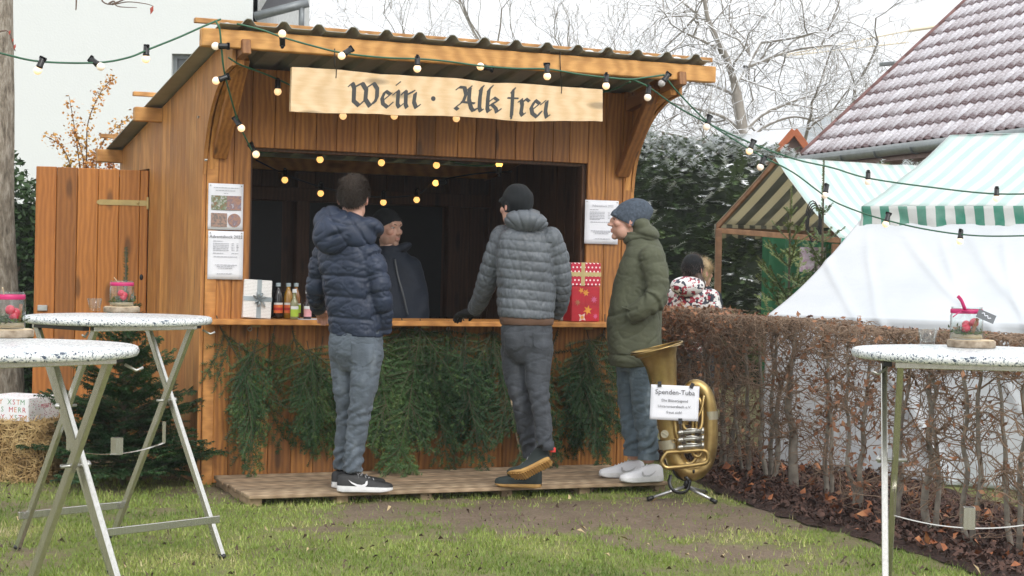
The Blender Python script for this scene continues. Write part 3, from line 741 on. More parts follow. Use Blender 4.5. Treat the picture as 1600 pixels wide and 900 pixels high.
# ================================================================== bare snowy trees
n = NT('snowy_bark'); v = n.coord(); f = n.noise(v, 6, 4); g = n.node('ShaderNodeNewGeometry'); sx = n.node('ShaderNodeSeparateXYZ'); n.lk(g.outputs['Normal'], sx.inputs[0])
bark = n.ramp(f, [(0.3,(0.26,0.235,0.205)),(0.7,(0.38,0.35,0.31))])
fac = n.ramp(n.math('ADD', sx.outputs[2], n.math('MULTIPLY', n.math('SUBTRACT', n.noise(v, 3, 3), 0.5), 1.2)), [(0.15,0.0),(0.38,1.0)])
n.set(n.mix(fac, bark, (0.84,0.86,0.89)), 0.8)
def grow(segs, p, d, r, L, depth, rr, bend, spread, ratio, minr, gravity):
    n_ = 3 if depth < 4 else 2; pts = [p]; rad = [r]
    for k in range(n_):
        d = (d + Vector((rr.gauss(0,bend),rr.gauss(0,bend),rr.gauss(0,bend)+gravity))).normalized(); p = p+d*(L/n_); pts.append(p); rad.append(r*(1-0.22*(k+1)/n_))
    segs.append((pts, rad))
    r2 = rad[-1]
    if r2 < minr or depth > 11: return
    kids = 2 if rr.random() < 0.6 else 3
    for k in range(kids):
        ax = Vector((rr.gauss(0,1),rr.gauss(0,1),rr.gauss(0,0.6))); ax = (ax-d*ax.dot(d)).normalized()
        ang = rr.uniform(*spread)*(0.55 if k == 0 else 1.0); nd = (d*math.cos(ang)+ax*math.sin(ang)).normalized()
        grow(segs, p, nd, r2*(0.9 if k == 0 else rr.uniform(0.58,0.84)), L*rr.uniform(*ratio), depth+1, rr, bend, spread, ratio, minr, gravity)
    # side twigs along the limb
    if depth > 0:
        for q in pts[1:-1]:
            ax = Vector((rr.gauss(0,1),rr.gauss(0,1),rr.gauss(0,0.6))).normalized(); nd = (d*0.5+ax).normalized()
            grow(segs, q, nd, r2*0.45, L*0.6, depth+2, rr, bend*1.2, spread, ratio, minr, gravity)
def seg_mesh(name, segs, mat, thick=6, thin=3, lim=0.02):
    V=[];Fq=[];
    mb = MB()
    for pts, rad in segs: mb.tube(pts, [max(r_, 0.0060) for r_ in rad], thick if rad[0] > lim else thin, caps=False)
    return mb.mesh(name, mat, True)
def bare_tree(name, label, base, h, r, seed, first_L, parts=('trunk','crown'), lean=(0,0,1), mat='snowy_bark', minr=0.006, bend=0.2, spread=(0.35,0.85), ratio=(0.62,0.86), gravity=0.02, group=None):
    rr = random.Random(seed); segs = []
    grow(segs, Vector((0,0,-0.1)), Vector(lean).normalized(), r, first_L, 0, rr, bend*0.5, spread, ratio, minr, gravity)
    t = thing(name, label, 'tree', base, 0, group)
    big = [s for s in segs if s[1][0] > r*0.33]; sml = [s for s in segs if s[1][0] <= r*0.33]
    link('trunk', seg_mesh('trunk', big, MAT[mat], 9, 6, 0.05), t); link('crown', seg_mesh('crown', sml, MAT[mat], 5, 3, 0.02), t)
    return t, len(segs)
tg = 'bare snow-dusted trees behind the market'
def shaped_tree(label, Y, limbs, seed, group):
    rr = random.Random(seed); base = at(limbs[0][0][0], 330, Y); base.z = 0; t = thing('bare_tree', label, 'tree', base, 0, group); big = []; sml = []
    for li, (pts, r0, r1) in enumerate(((l[:-2], l[-2], l[-1]) for l in limbs)):
        dy = 0.0 if li == 0 else rr.uniform(-1.6,1.6); P_ = [at(x, y, Y+dy*k/(len(pts)-1))-base for k,(x,y) in enumerate(pts)]
        if li == 0: P_[0].z = -0.1
        S_ = spline(P_, 5); big.append((S_, list(np.linspace(r0, r1, len(S_)))))
        if li == 0: continue
        for k in range(2, len(S_)-1):
            for q in range(1 if rr.random() < 0.78 else 0):
                d = (S_[k+1]-S_[k-1]).normalized(); ax = Vector((rr.gauss(0,1),rr.gauss(0,1),rr.gauss(0.1,0.8))).normalized()
                grow(sml, S_[k], (d*0.5+ax*0.9).normalized(), rr.uniform(0.014,0.026), rr.uniform(0.5,1.0), 5, rr, 0.3, (0.4,1.0), (0.6,0.85), 0.0055, -0.01)
        grow(sml, S_[-1], (S_[-1]-S_[-2]).normalized(), r1*0.9, 0.8, 4, rr, 0.3, (0.4,1.0), (0.6,0.85), 0.0055, 0.0)
    link('trunk', seg_mesh('trunk', big, MAT['snowy_bark'], 9, 7, 0.05), t); link('crown', seg_mesh('crown', sml, MAT['snowy_bark'], 5, 3, 0.02), t); return len(sml)
k = shaped_tree('large bare snow-dusted tree right of the hut roof beside the tiled roof', 34, [
    [(1172,330),(1168,250),(1160,200),(1152,150),(1148,130),0.125,0.085],
    [(1148,130),(1135,90),(1115,50),(1105,25),(1098,-20),0.075,0.03], [(1135,90),(1118,75),(1095,62),(1068,50),0.045,0.02],
    [(1148,130),(1165,105),(1190,95),(1215,85),(1250,76),(1300,70),0.07,0.02], [(1165,105),(1190,60),(1205,20),(1232,-20),0.055,0.025], [(1190,66),(1235,60),(1275,50),0.035,0.016],
    [(1155,215),(1185,182),(1220,165),(1255,152),(1288,140),0.06,0.02], [(1160,228),(1195,197),(1240,182),(1275,190),0.05,0.018],
    [(1160,205),(1130,182),(1090,170),(1050,160),(1018,148),0.05,0.018], [(1152,150),(1120,135),(1080,125),(1040,108),0.05,0.018], [(1110,40),(1075,10),(1050,-10),0.035,0.016], [(1168,240),(1120,225),(1075,215),(1030,205),0.045,0.016]], 21, tg)
t, k2 = bare_tree('bare_tree', 'slender bare tree standing behind the right end of the hut roof', at(915,330,46), 9, 0.085, 33, 3.6, lean=(0.02,0,1), group=tg, minr=0.0036, ratio=(0.6,0.85), bend=0.28); t.location.z = -0.5
t, k3 = bare_tree('bare_tree', 'bare tree with low snowy limbs just left of the tiled roof', at(1225,330,36), 7, 0.10, 45, 2.7, lean=(0.05,0,1), group=tg, minr=0.0032, gravity=-0.01, ratio=(0.55,0.78), spread=(0.45,1.0), bend=0.3); t.location.z = -0.4
t, k4 = bare_tree('bare_tree', 'pale distant bare tree between the hut bracket and the large tree', at(1060,330,42), 7, 0.09, 58, 2.8, lean=(-0.05,0,1), group=tg, minr=0.0034, gravity=-0.01, ratio=(0.55,0.8), spread=(0.4,0.95), bend=0.3); t.location.z = -0.4
t, k5 = bare_tree('bare_tree', 'faint bare tree whose twigs rise above the middle of the hut roof', at(640,330,60), 9, 0.07, 62, 3.6, lean=(0.03,0,1), group=tg, minr=0.0045); t.location.z = -0.5
print('tree segs', k, k2, k3, k4, k5)
# two hanging twigs at the top left, from the near tree
def near_trunk():
    n = NT('old_bark'); v = n.coord((1,1,0.35)); f = n.noise(v, 26, 6, 0.7); f2 = n.noise(n.coord(), 3, 3)
    n.set(n.mix(n.math('MULTIPLY',f2,0.3), n.ramp(f, [(0.32,(0.09,0.07,0.05)),(0.48,(0.30,0.25,0.19)),(0.64,(0.55,0.49,0.41))]), (0.22,0.21,0.17)), 0.9); n.bump(f, 1.0, 0.05)
    base = on_ground(-12,703)
    t = thing('near_tree', 'tree with flaking grey-brown bark cut by the left picture edge', 'tree', base)
    rings = []; zt = 5.6
    for k in range(56):
        z = -0.05+zt*k/55; s = 1.0-0.25*max(0.0,z/zt)**0.7; r0 = 0.205*s+0.07*math.exp(-z/0.25); ring = []
        for j in range(40):
            a = 2*math.pi*j/40; rr_ = r0*(1+0.10*noise.noise((math.cos(a)*2.2,math.sin(a)*2.2,z*0.8))+0.06*noise.noise((math.cos(a)*9,math.sin(a)*9,z*2.2)))
            ring.append((rr_*math.cos(a)-0.028*z, rr_*math.sin(a), z))
        rings.append(ring)
    b = MB(); b.loft(rings); b.build('trunk', MAT['old_bark'], t, smooth=True)
    plain('thin_bark',(0.16,0.11,0.085),0.8)
    yb = base.y-1.5
    def loc(px,py,Y): return at(px,py,Y)-base
    b = MB(); inv = [[(-10,-70),(60,-40),(150,-18),(160,2),(175,7),(200,3),(228,6),(240,10)],[(175,7),(192,0),(205,-6)],[(120,-28),(119,10),(118,16)],[(170,6),(178,2),(184,10),(214,12)],[(-3,50),(10,48),(17,55)],[(17,55),(22,75),(24,80)]]
    for br in inv: b.tube(spline([loc(x,y,11.0) for x,y in br],5), list(np.linspace(0.007,0.002,(len(br)-1)*5+1)), 5)
    b.build('branch', MAT['thin_bark'], t, smooth=True)
    plain('red_leaf',(0.38,0.06,0.035),0.6)
    for px,py,s in ((237,14,0.035),(15,50,0.02),(23,72,0.022),(20,62,0.015)):
        c = loc(px,py,10.98); b = MB(); b.add([c+Vector((-0.3,0,0.1))*s,c+Vector((0.25,0.1,0.6))*s,c+Vector((0.35,-0.1,-0.3))*s,c+Vector((-0.2,0,-1))*s],[(0,1,2),(0,2,3)]); b.build('leaf', MAT['red_leaf'], t)
near_trunk()

# ================================================================== foliage masses made of many small leaves
def leaf_cloud(N, sampler, size, aspect=0.5, droop=0.0, flat=0.4):
    C = np.array([sampler() for _ in range(N)]); s = nrand.uniform(size[0], size[1], N)[:,None]
    d = nrand.normal(0,1,(N,3)); d[:,2] = d[:,2]*flat-droop; d /= np.linalg.norm(d,axis=1)[:,None]
    q = nrand.normal(0,1,(N,3)); q -= d*(q*d).sum(1)[:,None]; q /= np.linalg.norm(q,axis=1)[:,None]; nn = np.cross(d,q)
    V = np.concatenate([C-d*s, C+q*s*aspect+nn*s*0.15, C+d*s, C-q*s*aspect+nn*s*0.15]); I = np.arange(N)
    return V, np.stack([I,I+N,I+2*N,I+3*N],1)
def clumped(cx, cy, cz, rx, ry, rz, ncl, cr_, seed, shell=0.75):
    rr = random.Random(seed); cl = []
    for _ in range(ncl):
        while True:
            p = Vector((rr.uniform(-1,1),rr.uniform(-1,1),rr.uniform(-1,1)))
            if p.length < 1 and p.length > shell*rr.random(): break
        cl.append((cx+p.x*rx, cy+p.y*ry, cz+p.z*rz, cr_*rr.uniform(0.6,1.4)))
    def f():
        c = rr.choice(cl); return (c[0]+rr.gauss(0,c[3]*0.5), c[1]+rr.gauss(0,c[3]*0.5), c[2]+rr.gauss(0,c[3]*0.5))
    return f
leafmat('laurel_leaf', (0.075,0.125,0.045), (0.03,0.06,0.024), rough=0.35)
leafmat('amber_leaf', (0.62,0.25,0.09), (0.55,0.33,0.06), rough=0.6, rscale=4)
plain('shrub_stem',(0.14,0.09,0.06),0.8)
# laurel hedge at the left, behind the door
base = on_ground(70,560); lb = at(85,400,14.2); lb.z = 0
t = thing('laurel_hedge', 'dark glossy evergreen hedge between the trunk and the open door', 'hedge', lb)
def lsamp():
    while True:
        x = random.uniform(-0.75,1.2); z = random.uniform(0.0,2.35); top = 1.95+0.28*noise.noise((x*2.2,3,0))+0.5*math.exp(-((x+0.42)/0.16)**2)*0.55-0.12*max(0,x)
        if z < top: return (x, random.uniform(-0.3,0.3)-0.08*noise.noise((x*4,z*4,0)), z)
V, Fq = leaf_cloud(15000, lsamp, (0.026,0.046), 0.42, 0.35); link('foliage', np_mesh('foliage', V, Fq, MAT['laurel_leaf']), t)
b = MB()
for k in range(14):
    x = -0.7+1.85*k/13; b.tube(spline([(x,0.05,-0.02),(x+random.uniform(-.1,.1),0,0.8),(x+random.uniform(-.2,.2),0.05,1.7)],4),list(np.linspace(0.02,0.005,9)),5)
b.build('stem', MAT['shrub_stem'], t, smooth=True)
plain('laurel_inner',(0.02,0.032,0.014),0.9); V = []  # solid dark core added inside the hedge, closes gaps between the leaves
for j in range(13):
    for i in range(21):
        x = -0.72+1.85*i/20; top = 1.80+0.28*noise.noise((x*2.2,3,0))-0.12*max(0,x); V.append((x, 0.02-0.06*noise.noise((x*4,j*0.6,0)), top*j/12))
Fq = [(j*21+i,j*21+i+1,(j+1)*21+i+1,(j+1)*21+i) for j in range(12) for i in range(20)]; o = link('foliage_core', np_mesh('foliage_core',V,Fq,MAT['laurel_inner'],True), t); md = o.modifiers.new('s','SOLIDIFY'); md.thickness = 0.25; md.offset = -1
# amber-leaved shrub
ab = at(150,300,15.2); ab.z = 0
t = thing('amber_shrub', 'thin arching shrub with small orange and yellow leaves before white house', 'shrub', ab)
b = MB(); LV = []; LF = []
def amber_branch(pts, n):
    P_ = spline([at(x,y,15.2)-ab for x,y in pts], 8); b.tube(P_, list(np.linspace(0.008,0.002,len(P_))), 4)
    for k in range(n):
        q = P_[int(len(P_)*(0.15+0.85*random.random()))-1]; LV.append((q.x+random.gauss(0,0.03), q.y+random.gauss(0,0.03), q.z+random.gauss(0,0.03)))
for pts, k in (([(125,330),(125,270),(118,210),(108,150)],36),([(130,330),(135,250),(138,190),(160,140),(178,123)],60),([(150,330),(150,260),(165,215),(205,182)],55),([(120,330),(110,260),(95,228),(70,212)],40),([(140,330),(128,240),(112,200)],50),([(160,330),(175,270),(180,230),(190,205)],45),([(150,330),(140,275),(150,240)],60),([(110,330),(100,290),(110,255)],50),([(170,330),(165,285),(175,255)],60)): amber_branch(pts, k*4)
b.build('stem', MAT['shrub_stem'], t, smooth=True)
it = iter(LV); V, Fq = leaf_cloud(len(LV), lambda: next(it), (0.010,0.021), 0.7, 0.3); link('foliage', np_mesh('foliage', V, Fq, MAT['amber_leaf']), t)

# snow-dusted yew hedge behind the beech hedge
leafmat('yew_leaf', (0.055,0.085,0.032), (0.02,0.036,0.016), snow=0.0, rough=0.5)
n = NT('yew_snowy'); v = n.coord(); f = n.noise(v, 2.5, 4); cl = n.ramp(f, [(0.35,(0.040,0.075,0.028)),(0.65,(0.12,0.17,0.062))]); sa = n.node('ShaderNodeAttribute', attribute_name='snow')
n.set(n.mix(sa.outputs['Fac'], cl, (0.84,0.86,0.88)), 0.6)
yb = at(1100,400,20.6); yb.z = 0
t = thing('yew_hedge', 'tall dark yew hedge dusted with snow behind the two visitors and the beech hedge', 'hedge', yb)
YT = [(-1.3,2.62),(-0.7,2.58),(-0.4,2.45),(-0.1,2.4),(0.2,2.42),(0.6,2.38),(0.9,2.2),(1.3,2.15),(2.1,2.2),(2.4,2.25),(3.2,2.2)]
def ytop(x): return lerpl([a for a,_ in YT],[c for _,c in YT],x)+0.10*noise.noise((x*3,1,0))
tips = []
rr = random.Random(9)
t.scale = (1.17,1.17,1.13); Vall=[];Fall=[];sn=[]; off=0
for k in range(6200):
    x = rr.uniform(-1.2,2.9); tz = ytop(x); z = tz*(1-rr.random()**1.5*0.98); y = -0.55-0.25*noise.noise((x*2.4,z*2.4,4))+ (0.5*rr.random()**2) + max(0,(z-tz+0.35))*0.9
    # a spray: axis out and slightly up, with needles on both sides
    d = Vector((rr.gauss(0,0.7), -0.8, rr.uniform(-0.35,0.75))).normalized(); L = rr.uniform(0.10,0.22)
    sd = d.cross(Vector((0,0,1))).normalized(); upv = sd.cross(d)
    hsn = 0.0 if z < tz-1.6 else 1.0
    sp_ = max(0.0, (z-(tz-0.75))/0.75)
    snow_here = rr.random() < 0.10+0.8*sp_**1.3
    nn_ = 9
    for q in range(nn_):
        tt = q/nn_; c = Vector((x,y,z))+d*(L*tt); ln_ = 0.042*(1-0.5*tt)
        for s_ in (-1,1):
            tipv = c+(sd*s_*0.85+d*0.6+upv*rr.uniform(-0.2,0.35))*ln_*1.4; w_ = d*0.011
            Vall += [c-w_, c+w_, tipv]; Fall.append((off,off+1,off+2)); off += 3; sn += [(1.0 if snow_here and rr.random()<0.75 else 0.0)]*3
me = np_mesh('foliage', [tuple(p) for p in Vall], Fall, MAT['yew_snowy']); a = me.attributes.new('snow','FLOAT','POINT'); a.data.foreach_set('value', np.array(sn,np.float32)); link('foliage', me, t)
plain('yew_inner',(0.026,0.04,0.018),0.9)  # solid dark core filling the inside of the foliage
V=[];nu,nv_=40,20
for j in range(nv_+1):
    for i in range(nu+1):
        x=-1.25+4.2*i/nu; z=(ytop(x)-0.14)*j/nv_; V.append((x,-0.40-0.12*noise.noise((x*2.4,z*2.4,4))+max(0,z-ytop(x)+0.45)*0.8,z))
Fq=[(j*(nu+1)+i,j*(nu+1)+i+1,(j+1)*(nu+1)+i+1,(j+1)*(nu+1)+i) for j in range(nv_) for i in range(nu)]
o=link('foliage_core', np_mesh('foliage_core',V,Fq,MAT['yew_inner'],True),t); md=o.modifiers.new('s','SOLIDIFY'); md.thickness=0.9; md.offset=-1

# ================================================================== white house at the left
def white_house():
    n = NT('white_render'); f = n.noise(n.coord(), 40, 4); f2 = n.noise(n.coord(), 0.7, 4)
    n.set(n.mix(n.math('MULTIPLY',f2,0.25), (0.68,0.71,0.705), (0.62,0.65,0.65)), 0.9); n.bump(f, 0.25, 0.01)
    plain('grey_render',(0.62,0.64,0.64),0.9); plain('window_dark',(0.12,0.13,0.135),0.3); plain('zinc',(0.22,0.24,0.25),0.45,metal=0.4); plain('eave_dark',(0.05,0.05,0.055),0.7)
    Yh = 22.0; c = at(391,300,Yh); c.z = 0
    t = thing('white_house', 'white rendered house with small dark window behind the hut', 'house', c)
    H = 6.4
    b = MB(); wl_ = at(262,83,Yh)-c; wr = at(330,83,Yh)-c; wz1 = (at(290,84,Yh)).z; wz0 = wz1-1.0
    x0, x1 = wl_.x+0.05, wl_.x+1.05
    for lo, hi in (((-9,0,0),(x0,0.3,H)),((x1,0,0),(0,0.3,H)),((x0,0,0),(x1,0.3,wz0)),((x0,0,wz1),(x1,0.3,H))): b.box(lo,hi)
    b.build('wall', MAT['white_render'], t)
    b = MB(); b.box((0.003,0.25,0),(2.0,0.6,3.85)); b.box((-8.9,0.31,0),(0.0,6,H-0.1)); b.build('side_wall', MAT['grey_render'], t)
    w_ = bpy.data.objects.new('window',None); COL.objects.link(w_); w_.parent = t
    b = MB(); b.box((x0,0.14,wz0),(x1,0.16,wz1)); b.build('pane', MAT['window_dark'], w_)
    b = MB()
    for lo,hi in (((x0,0.10,wz0),(x0+0.05,0.139,wz1)),((x1-0.05,0.10,wz0),(x1,0.139,wz1)),((x0+0.05,0.10,wz0),(x1-0.05,0.139,wz0+0.05)),((x0+0.05,0.10,wz1-0.05),(x1-0.05,0.139,wz1))): b.box(lo,hi)
    b.build('frame', MAT['zinc'], w_)
    b = MB(); b.box((x0-0.05,-0.06,wz0-0.05),(x1+0.05,0.1,wz0-0.002)); b.build('sill', MAT['zinc'], w_)
    # lower side roof with gutter and downpipe at the corner
    p0 = at(403,20,Yh-0.4)-c; p1 = at(462,-6,Yh-0.4)-c
    rf = MB(); rf.add([(0.1,-0.1,p0.z-0.02),(0.62,-0.1,p0.z+0.12),(0.62,1.4,p0.z+0.7),(0.1,1.4,p0.z+0.55),(0.1,-0.1,p0.z+0.06),(0.62,-0.1,p0.z+0.2),(0.62,1.4,p0.z+0.78),(0.1,1.4,p0.z+0.63)],[(0,1,5,4),(1,2,6,5),(2,3,7,6),(3,0,4,7),(4,5,6,7),(3,2,1,0)]); rf.build('roof', MAT['eave_dark'], t)
    b = MB(); b.tube([(0.05,-0.2,p0.z-0.02),(0.7,-0.2,p0.z+0.16)],0.055,10); b.tube([(0.62,-0.2,p0.z+0.14),(0.62,-0.2,p0.z-0.12),(0.58,-0.05,p0.z-0.4),(0.58,0.1,p0.z-1.6)],0.035,10); b.build('gutter', MAT['zinc'], t, smooth=True)
white_house()

# ================================================================== tiled house at the right
def tiled_house():
    E0 = Vector((4.22,26.0,2.93)); d = Vector((1.56,-6.2,0.0)).normalized(); pl = Vector((-d.y,d.x,0)); th = R(42.5)
    upv = pl*math.cos(th)+Vector((0,0,math.sin(th))); nrm = d.cross(upv); 
    if nrm.z < 0: nrm = -nrm
    t = thing('tiled_house', 'house with a steep snow-dusted red tile roof and gutter at the right', 'house', (E0.x,E0.y,0))
    O = Vector((E0.x,E0.y,0))
    W = lambda u,s,h=0.0: E0-O+d*u+upv*s+nrm*h
    n = NT('clay_tile'); v = n.coord(src='Object'); at_ = n.noise(n.coord((1,1,1)), 1.2, 4); f = n.noise(n.coord((1,1,1)), 34, 4)
    tc = n.node('ShaderNodeTexCoord'); sx = n.node('ShaderNodeSeparateXYZ'); n.lk(tc.outputs['Generated'], sx.inputs[0])
    oi = n.node('ShaderNodeObjectInfo')
    clay = n.mix(n.noise(v, 9, 3), (0.125,0.064,0.064), (0.18,0.088,0.085))
    # snow lies on the tile pans; dark lower lips paint the shadow lines between rows
    sxo = n.node('ShaderNodeSeparateXYZ'); n.lk(tc.outputs['Object'], sxo.inputs[0])
    roll_ = n.ramp(n.math('ABSOLUTE', n.math('ADD', sxo.outputs[0], 0.012)), [(0.0,0.25),(0.05,0.2),(0.085,0.0)])
    fac = n.math('ADD', n.math('MULTIPLY', f, 0.62), n.math('MULTIPLY', n.math('SUBTRACT', oi.outputs['Random'], 0.5), 0.16)); fac = n.math('ADD', fac, roll_)
    fac = n.math('ADD', fac, n.math('MULTIPLY', n.ramp(sx.outputs[1], [(0.0,0.0),(0.14,0.2),(0.26,1.0),(0.9,1.0)]), 0.24))
    n.set(n.mix(n.ramp(fac, [(0.44,0.0),(0.92,1.0)]), clay, (0.78,0.76,0.80)), 0.75)
    TW, TS = 0.222, 0.335; cols, rows = 42, 17
    mb = MB(); prof = [(-0.111,0.012),(-0.09,0.03),(-0.06,0.034),(-0.03,0.016),(0.0,0.0),(0.05,-0.004),(0.09,0.004),(0.113,0.014)]
    vs = []
    for s, h in ((-0.03,0.022),(0.37,0.0)):
        for lay in (0.0,-0.014):
            for x, z in prof: vs.append((x, s, z+h+lay))
    k = len(prof); fs = []
    for i in range(k-1):
        fs.append((i,i+1,2*k+i+1,2*k+i)); fs.append((k+i+1,k+i,3*k+i,3*k+i+1)); fs.append((i+1,i,k+i,k+i+1))
    mb.add(vs, fs); tm = mb.mesh('roof_tile', MAT['clay_tile'], True)
    M0 = Matrix(((d.x,upv.x,nrm.x,0),(d.y,upv.y,nrm.y,0),(d.z,upv.z,nrm.z,0),(0,0,0,1)))
    if M0.to_3x3().determinant() < 0: M0 = Matrix(((-d.x,upv.x,nrm.x,0),(-d.y,upv.y,nrm.y,0),(-d.z,upv.z,nrm.z,0),(0,0,0,1)))
    roof = bpy.data.objects.new('roof', None); COL.objects.link(roof); roof.parent = t
    cand = []
    for r in range(rows):
        for c in range(cols):
            p = W(c*TW+0.11, r*TS, 0.03); wp = p+O; dpt = wp.y; px = 800+F*wp.x/dpt; py = 410-F*(wp.z-CAM_H)/dpt
            vis = -30 < py < 290 and px < 1630
            cand.append((vis, dpt, p))
    visl = sorted([q for q in cand if q[0]], key=lambda q: q[1]); near = visl[:300]; rest = visl[300:]+[q for q in cand if not q[0]]
    rr = random.Random(2)
    for _, _, p in near:
        o = link('roof_tile', tm, roof); Mx = Matrix.Translation(p) @ M0 @ Matrix.Rotation(rr.gauss(0,0.008),4,'Z'); o.matrix_local = Mx
    if rest:
        V = np.array([v_.co for v_ in tm.vertices]); Fx = np.array([list(p_.vertices) for p_ in tm.polygons]); VV=[];FF=[]
        for i, (_, _, p) in enumerate(rest):
            Mx = np.array(M0); VV.append(V@Mx[:3,:3].T+np.array(p)); FF.append(Fx+i*len(V))
        n2 = NT('clay_tile_far'); f = n2.noise(n2.coord(), 16, 4); f2 = n2.noise(n2.coord(), 2.5, 3)
        n2.set(n2.mix(n2.ramp(n2.math('ADD',f,n2.math('MULTIPLY',f2,0.4)), [(0.36,0.0),(0.80,1.0)]), (0.15,0.072,0.070), (0.78,0.76,0.80)), 0.75)
        tag(link('roof_tiles_beyond', np_mesh('roof_tiles_beyond', np.concatenate(VV), np.concatenate(FF), MAT['clay_tile_far'], True), roof), kind='stuff')
    plain('roof_under',(0.09,0.03,0.03),0.8); plain('gutter_zinc',(0.25,0.28,0.28),0.4,metal=0.5); plain('pink_wall',(0.36,0.25,0.23),0.9); plain('clay_plain',(0.20,0.095,0.085),0.7)
    b = MB(); b.add([W(0,0),W(cols*TW,0),W(cols*TW,rows*TS),W(0,rows*TS),W(0,0,-0.12),W(cols*TW,0,-0.12),W(cols*TW,rows*TS,-0.12),W(0,rows*TS,-0.12)],[(0,1,2,3),(7,6,5,4),(0,4,5,1),(1,5,6,2),(2,6,7,3),(3,7,4,0)]); b.build('underlay', MAT['roof_under'], roof, fix=True)
    for k_ in range(12):
        b = MB(); b.tube([W(-0.03,k_*0.36+0.0,0.03),W(-0.03,k_*0.36+0.37,0.045)],[0.075,0.06],8); b.build('verge_tile', MAT['clay_plain'], roof, smooth=True)
    b = MB(); g0 = W(-0.05,0)-pl*0.07+Vector((0,0,-0.06)); g1 = W(cols*TW,0)-pl*0.07+Vector((0,0,-0.06))
    b.tube([g0,g1],0.075,12); b.build('gutter', MAT['gutter_zinc'], t, smooth=True)
    for k_ in range(9):
        q = g0+(g1-g0)*(k_+0.5)/9; b = MB(); b.tube([q+Vector((0.083*math.cos(a)*pl.x,0.083*math.cos(a)*pl.y,0.083*math.sin(a))) for a in np.linspace(math.pi,2*math.pi,9)],0.01,5); b.build('gutter_bracket', MAT['gutter_zinc'], t)
    e0 = W(0.15,0)+pl*0.45; e1 = W(cols*TW,0)+pl*0.45; e0.z=e1.z=2.9
    b = MB(); b.add([(e0.x,e0.y,0),(e1.x,e1.y,0),(e1.x+pl.x*7,e1.y+pl.y*7,0),(e0.x+pl.x*7,e0.y+pl.y*7,0),e0,e1,(e1.x+pl.x*7,e1.y+pl.y*7,2.9),(e0.x+pl.x*7,e0.y+pl.y*7,2.9)],[(0,1,5,4),(1,2,6,5),(2,3,7,6),(3,0,4,7),(4,5,6,7)]); b.build('wall', MAT['pink_wall'], t, fix=True)
    b = MB(); q0 = W(0,0)+Vector((0,0,-0.14)); q1 = W(cols*TW,0)+Vector((0,0,-0.14)); b.add([q0,q1,q1+pl*0.5,q0+pl*0.5,q0-Vector((0,0,.05)),q1-Vector((0,0,.05)),q1+pl*0.5-Vector((0,0,.05)),q0+pl*0.5-Vector((0,0,.05))],[(0,1,2,3),(7,6,5,4),(0,4,5,1),(1,5,6,2),(2,6,7,3),(3,7,4,0)]); b.build('soffit', MAT['pink_wall'], t, fix=True)
    q = W(-0.12,2.0,0.1); b = MB(); b.bar(q, q+Vector((-0.2,-0.1,-0.03)),0.09,0.06,0.01); b.tube([q,q+Vector((0.15,0.05,0.03))],0.03,8); b.build('roof_lamp', MAT['gutter_zinc'], t)
tiled_house()

# small gabled roof with an orange verge beyond the stalls
def small_roof():
    p = at(1240,209,31); O = Vector((p.x,p.y,0)); t = thing('small_gable_house', 'small far house with snowy roof and orange verge tiles above the stall', 'house', O)
    zr = p.z; ze = at(1262,245,31).z-0.25; hw = 0.52; sx_ = Vector((1,-0.1,0)); bk = Vector((-0.75,1.6,0)).normalized()
    a = Vector((0,0,zr)); l = Vector((-hw,0.05,ze)); r_ = Vector((hw*0.75,-0.05,ze+0.12))
    plain('gable_wall',(0.18,0.12,0.10),0.9); plain('orange_verge',(0.42,0.12,0.045),0.7); plain('small_window',(0.5,0.5,0.5),0.3)
    b = MB(); b.add([l,r_,a,(l.x,l.y,0),(r_.x,r_.y,0),l+bk*1.5,a+bk*1.5,r_+bk*1.5,(l.x+bk.x*1.5,l.y+bk.y*1.5,0),(r_.x+bk.x*1.5,r_.y+bk.y*1.5,0)],[(3,4,1,2,0),(3,0,5,8),(4,9,7,1),(8,5,6,7,9)]); b.build('wall', MAT['gable_wall'], t, fix=True)
    for q in (l, r_):
        b = MB(); b.bar(a+Vector((0,-0.06,0.05)), q+(q-a)*0.25+Vector((0,-0.06,0.05)),0.12,0.12,0.01); b.build('verge', MAT['orange_verge'], t)
        b = MB(); e1 = q+(q-a)*0.28; b.add([a+Vector((0,0,.09)),e1+Vector((0,0,.09)),e1+bk*1.5+Vector((0,0,.09)),a+bk*1.5+Vector((0,0,.09)),a+Vector((0,0,.02)),e1+Vector((0,0,.02)),e1+bk*1.5+Vector((0,0,.02)),a+bk*1.5+Vector((0,0,.02))],[(0,1,2,3),(7,6,5,4),(0,4,5,1),(1,5,6,2),(2,6,7,3),(3,7,4,0)]); b.build('roof', MAT['snow'], t, fix=True)
    b = MB(); b.box((0.08,-0.08,zr-0.5),(0.24,-0.05,zr-0.32)); b.build('window', MAT['small_window'], t)
small_roof()
# far crane jib
def crane():
    p = at(1420,48,160); q = at(1240,78,160); t = thing('construction_crane', 'faint yellow crane jib in the sky above the tiled roof', 'crane', (p.x+6,p.y,0))
    O = Vector((p.x+6,p.y,0)); plain('crane_yellow',(0.80,0.68,0.48),0.6)
    b = MB(); a0 = p-O; a1 = at(1225,86,160)-O; b.tube([a0,a1],0.06,4); c0 = at(1420,66,160)-O; c1 = at(1225,88,160)-O; b.tube([c0,c1],0.06,4)
    for k in range(16):
        s0 = a0.lerp(a1,k/16); s1 = c0.lerp(c1,(k+0.5)/16); s2 = a0.lerp(a1,(k+1)/16); b.tube([s0,s1,s2],0.03,4)
    b.build('jib', MAT['crane_yellow'], t)
    b = MB(); b.box((-0.8,-0.8,0),(0.8,0.8,a0.z+3)); b.tube([a0,(0,0,a0.z+1)],0.15,4); b.build('mast', MAT['crane_yellow'], t)
crane()

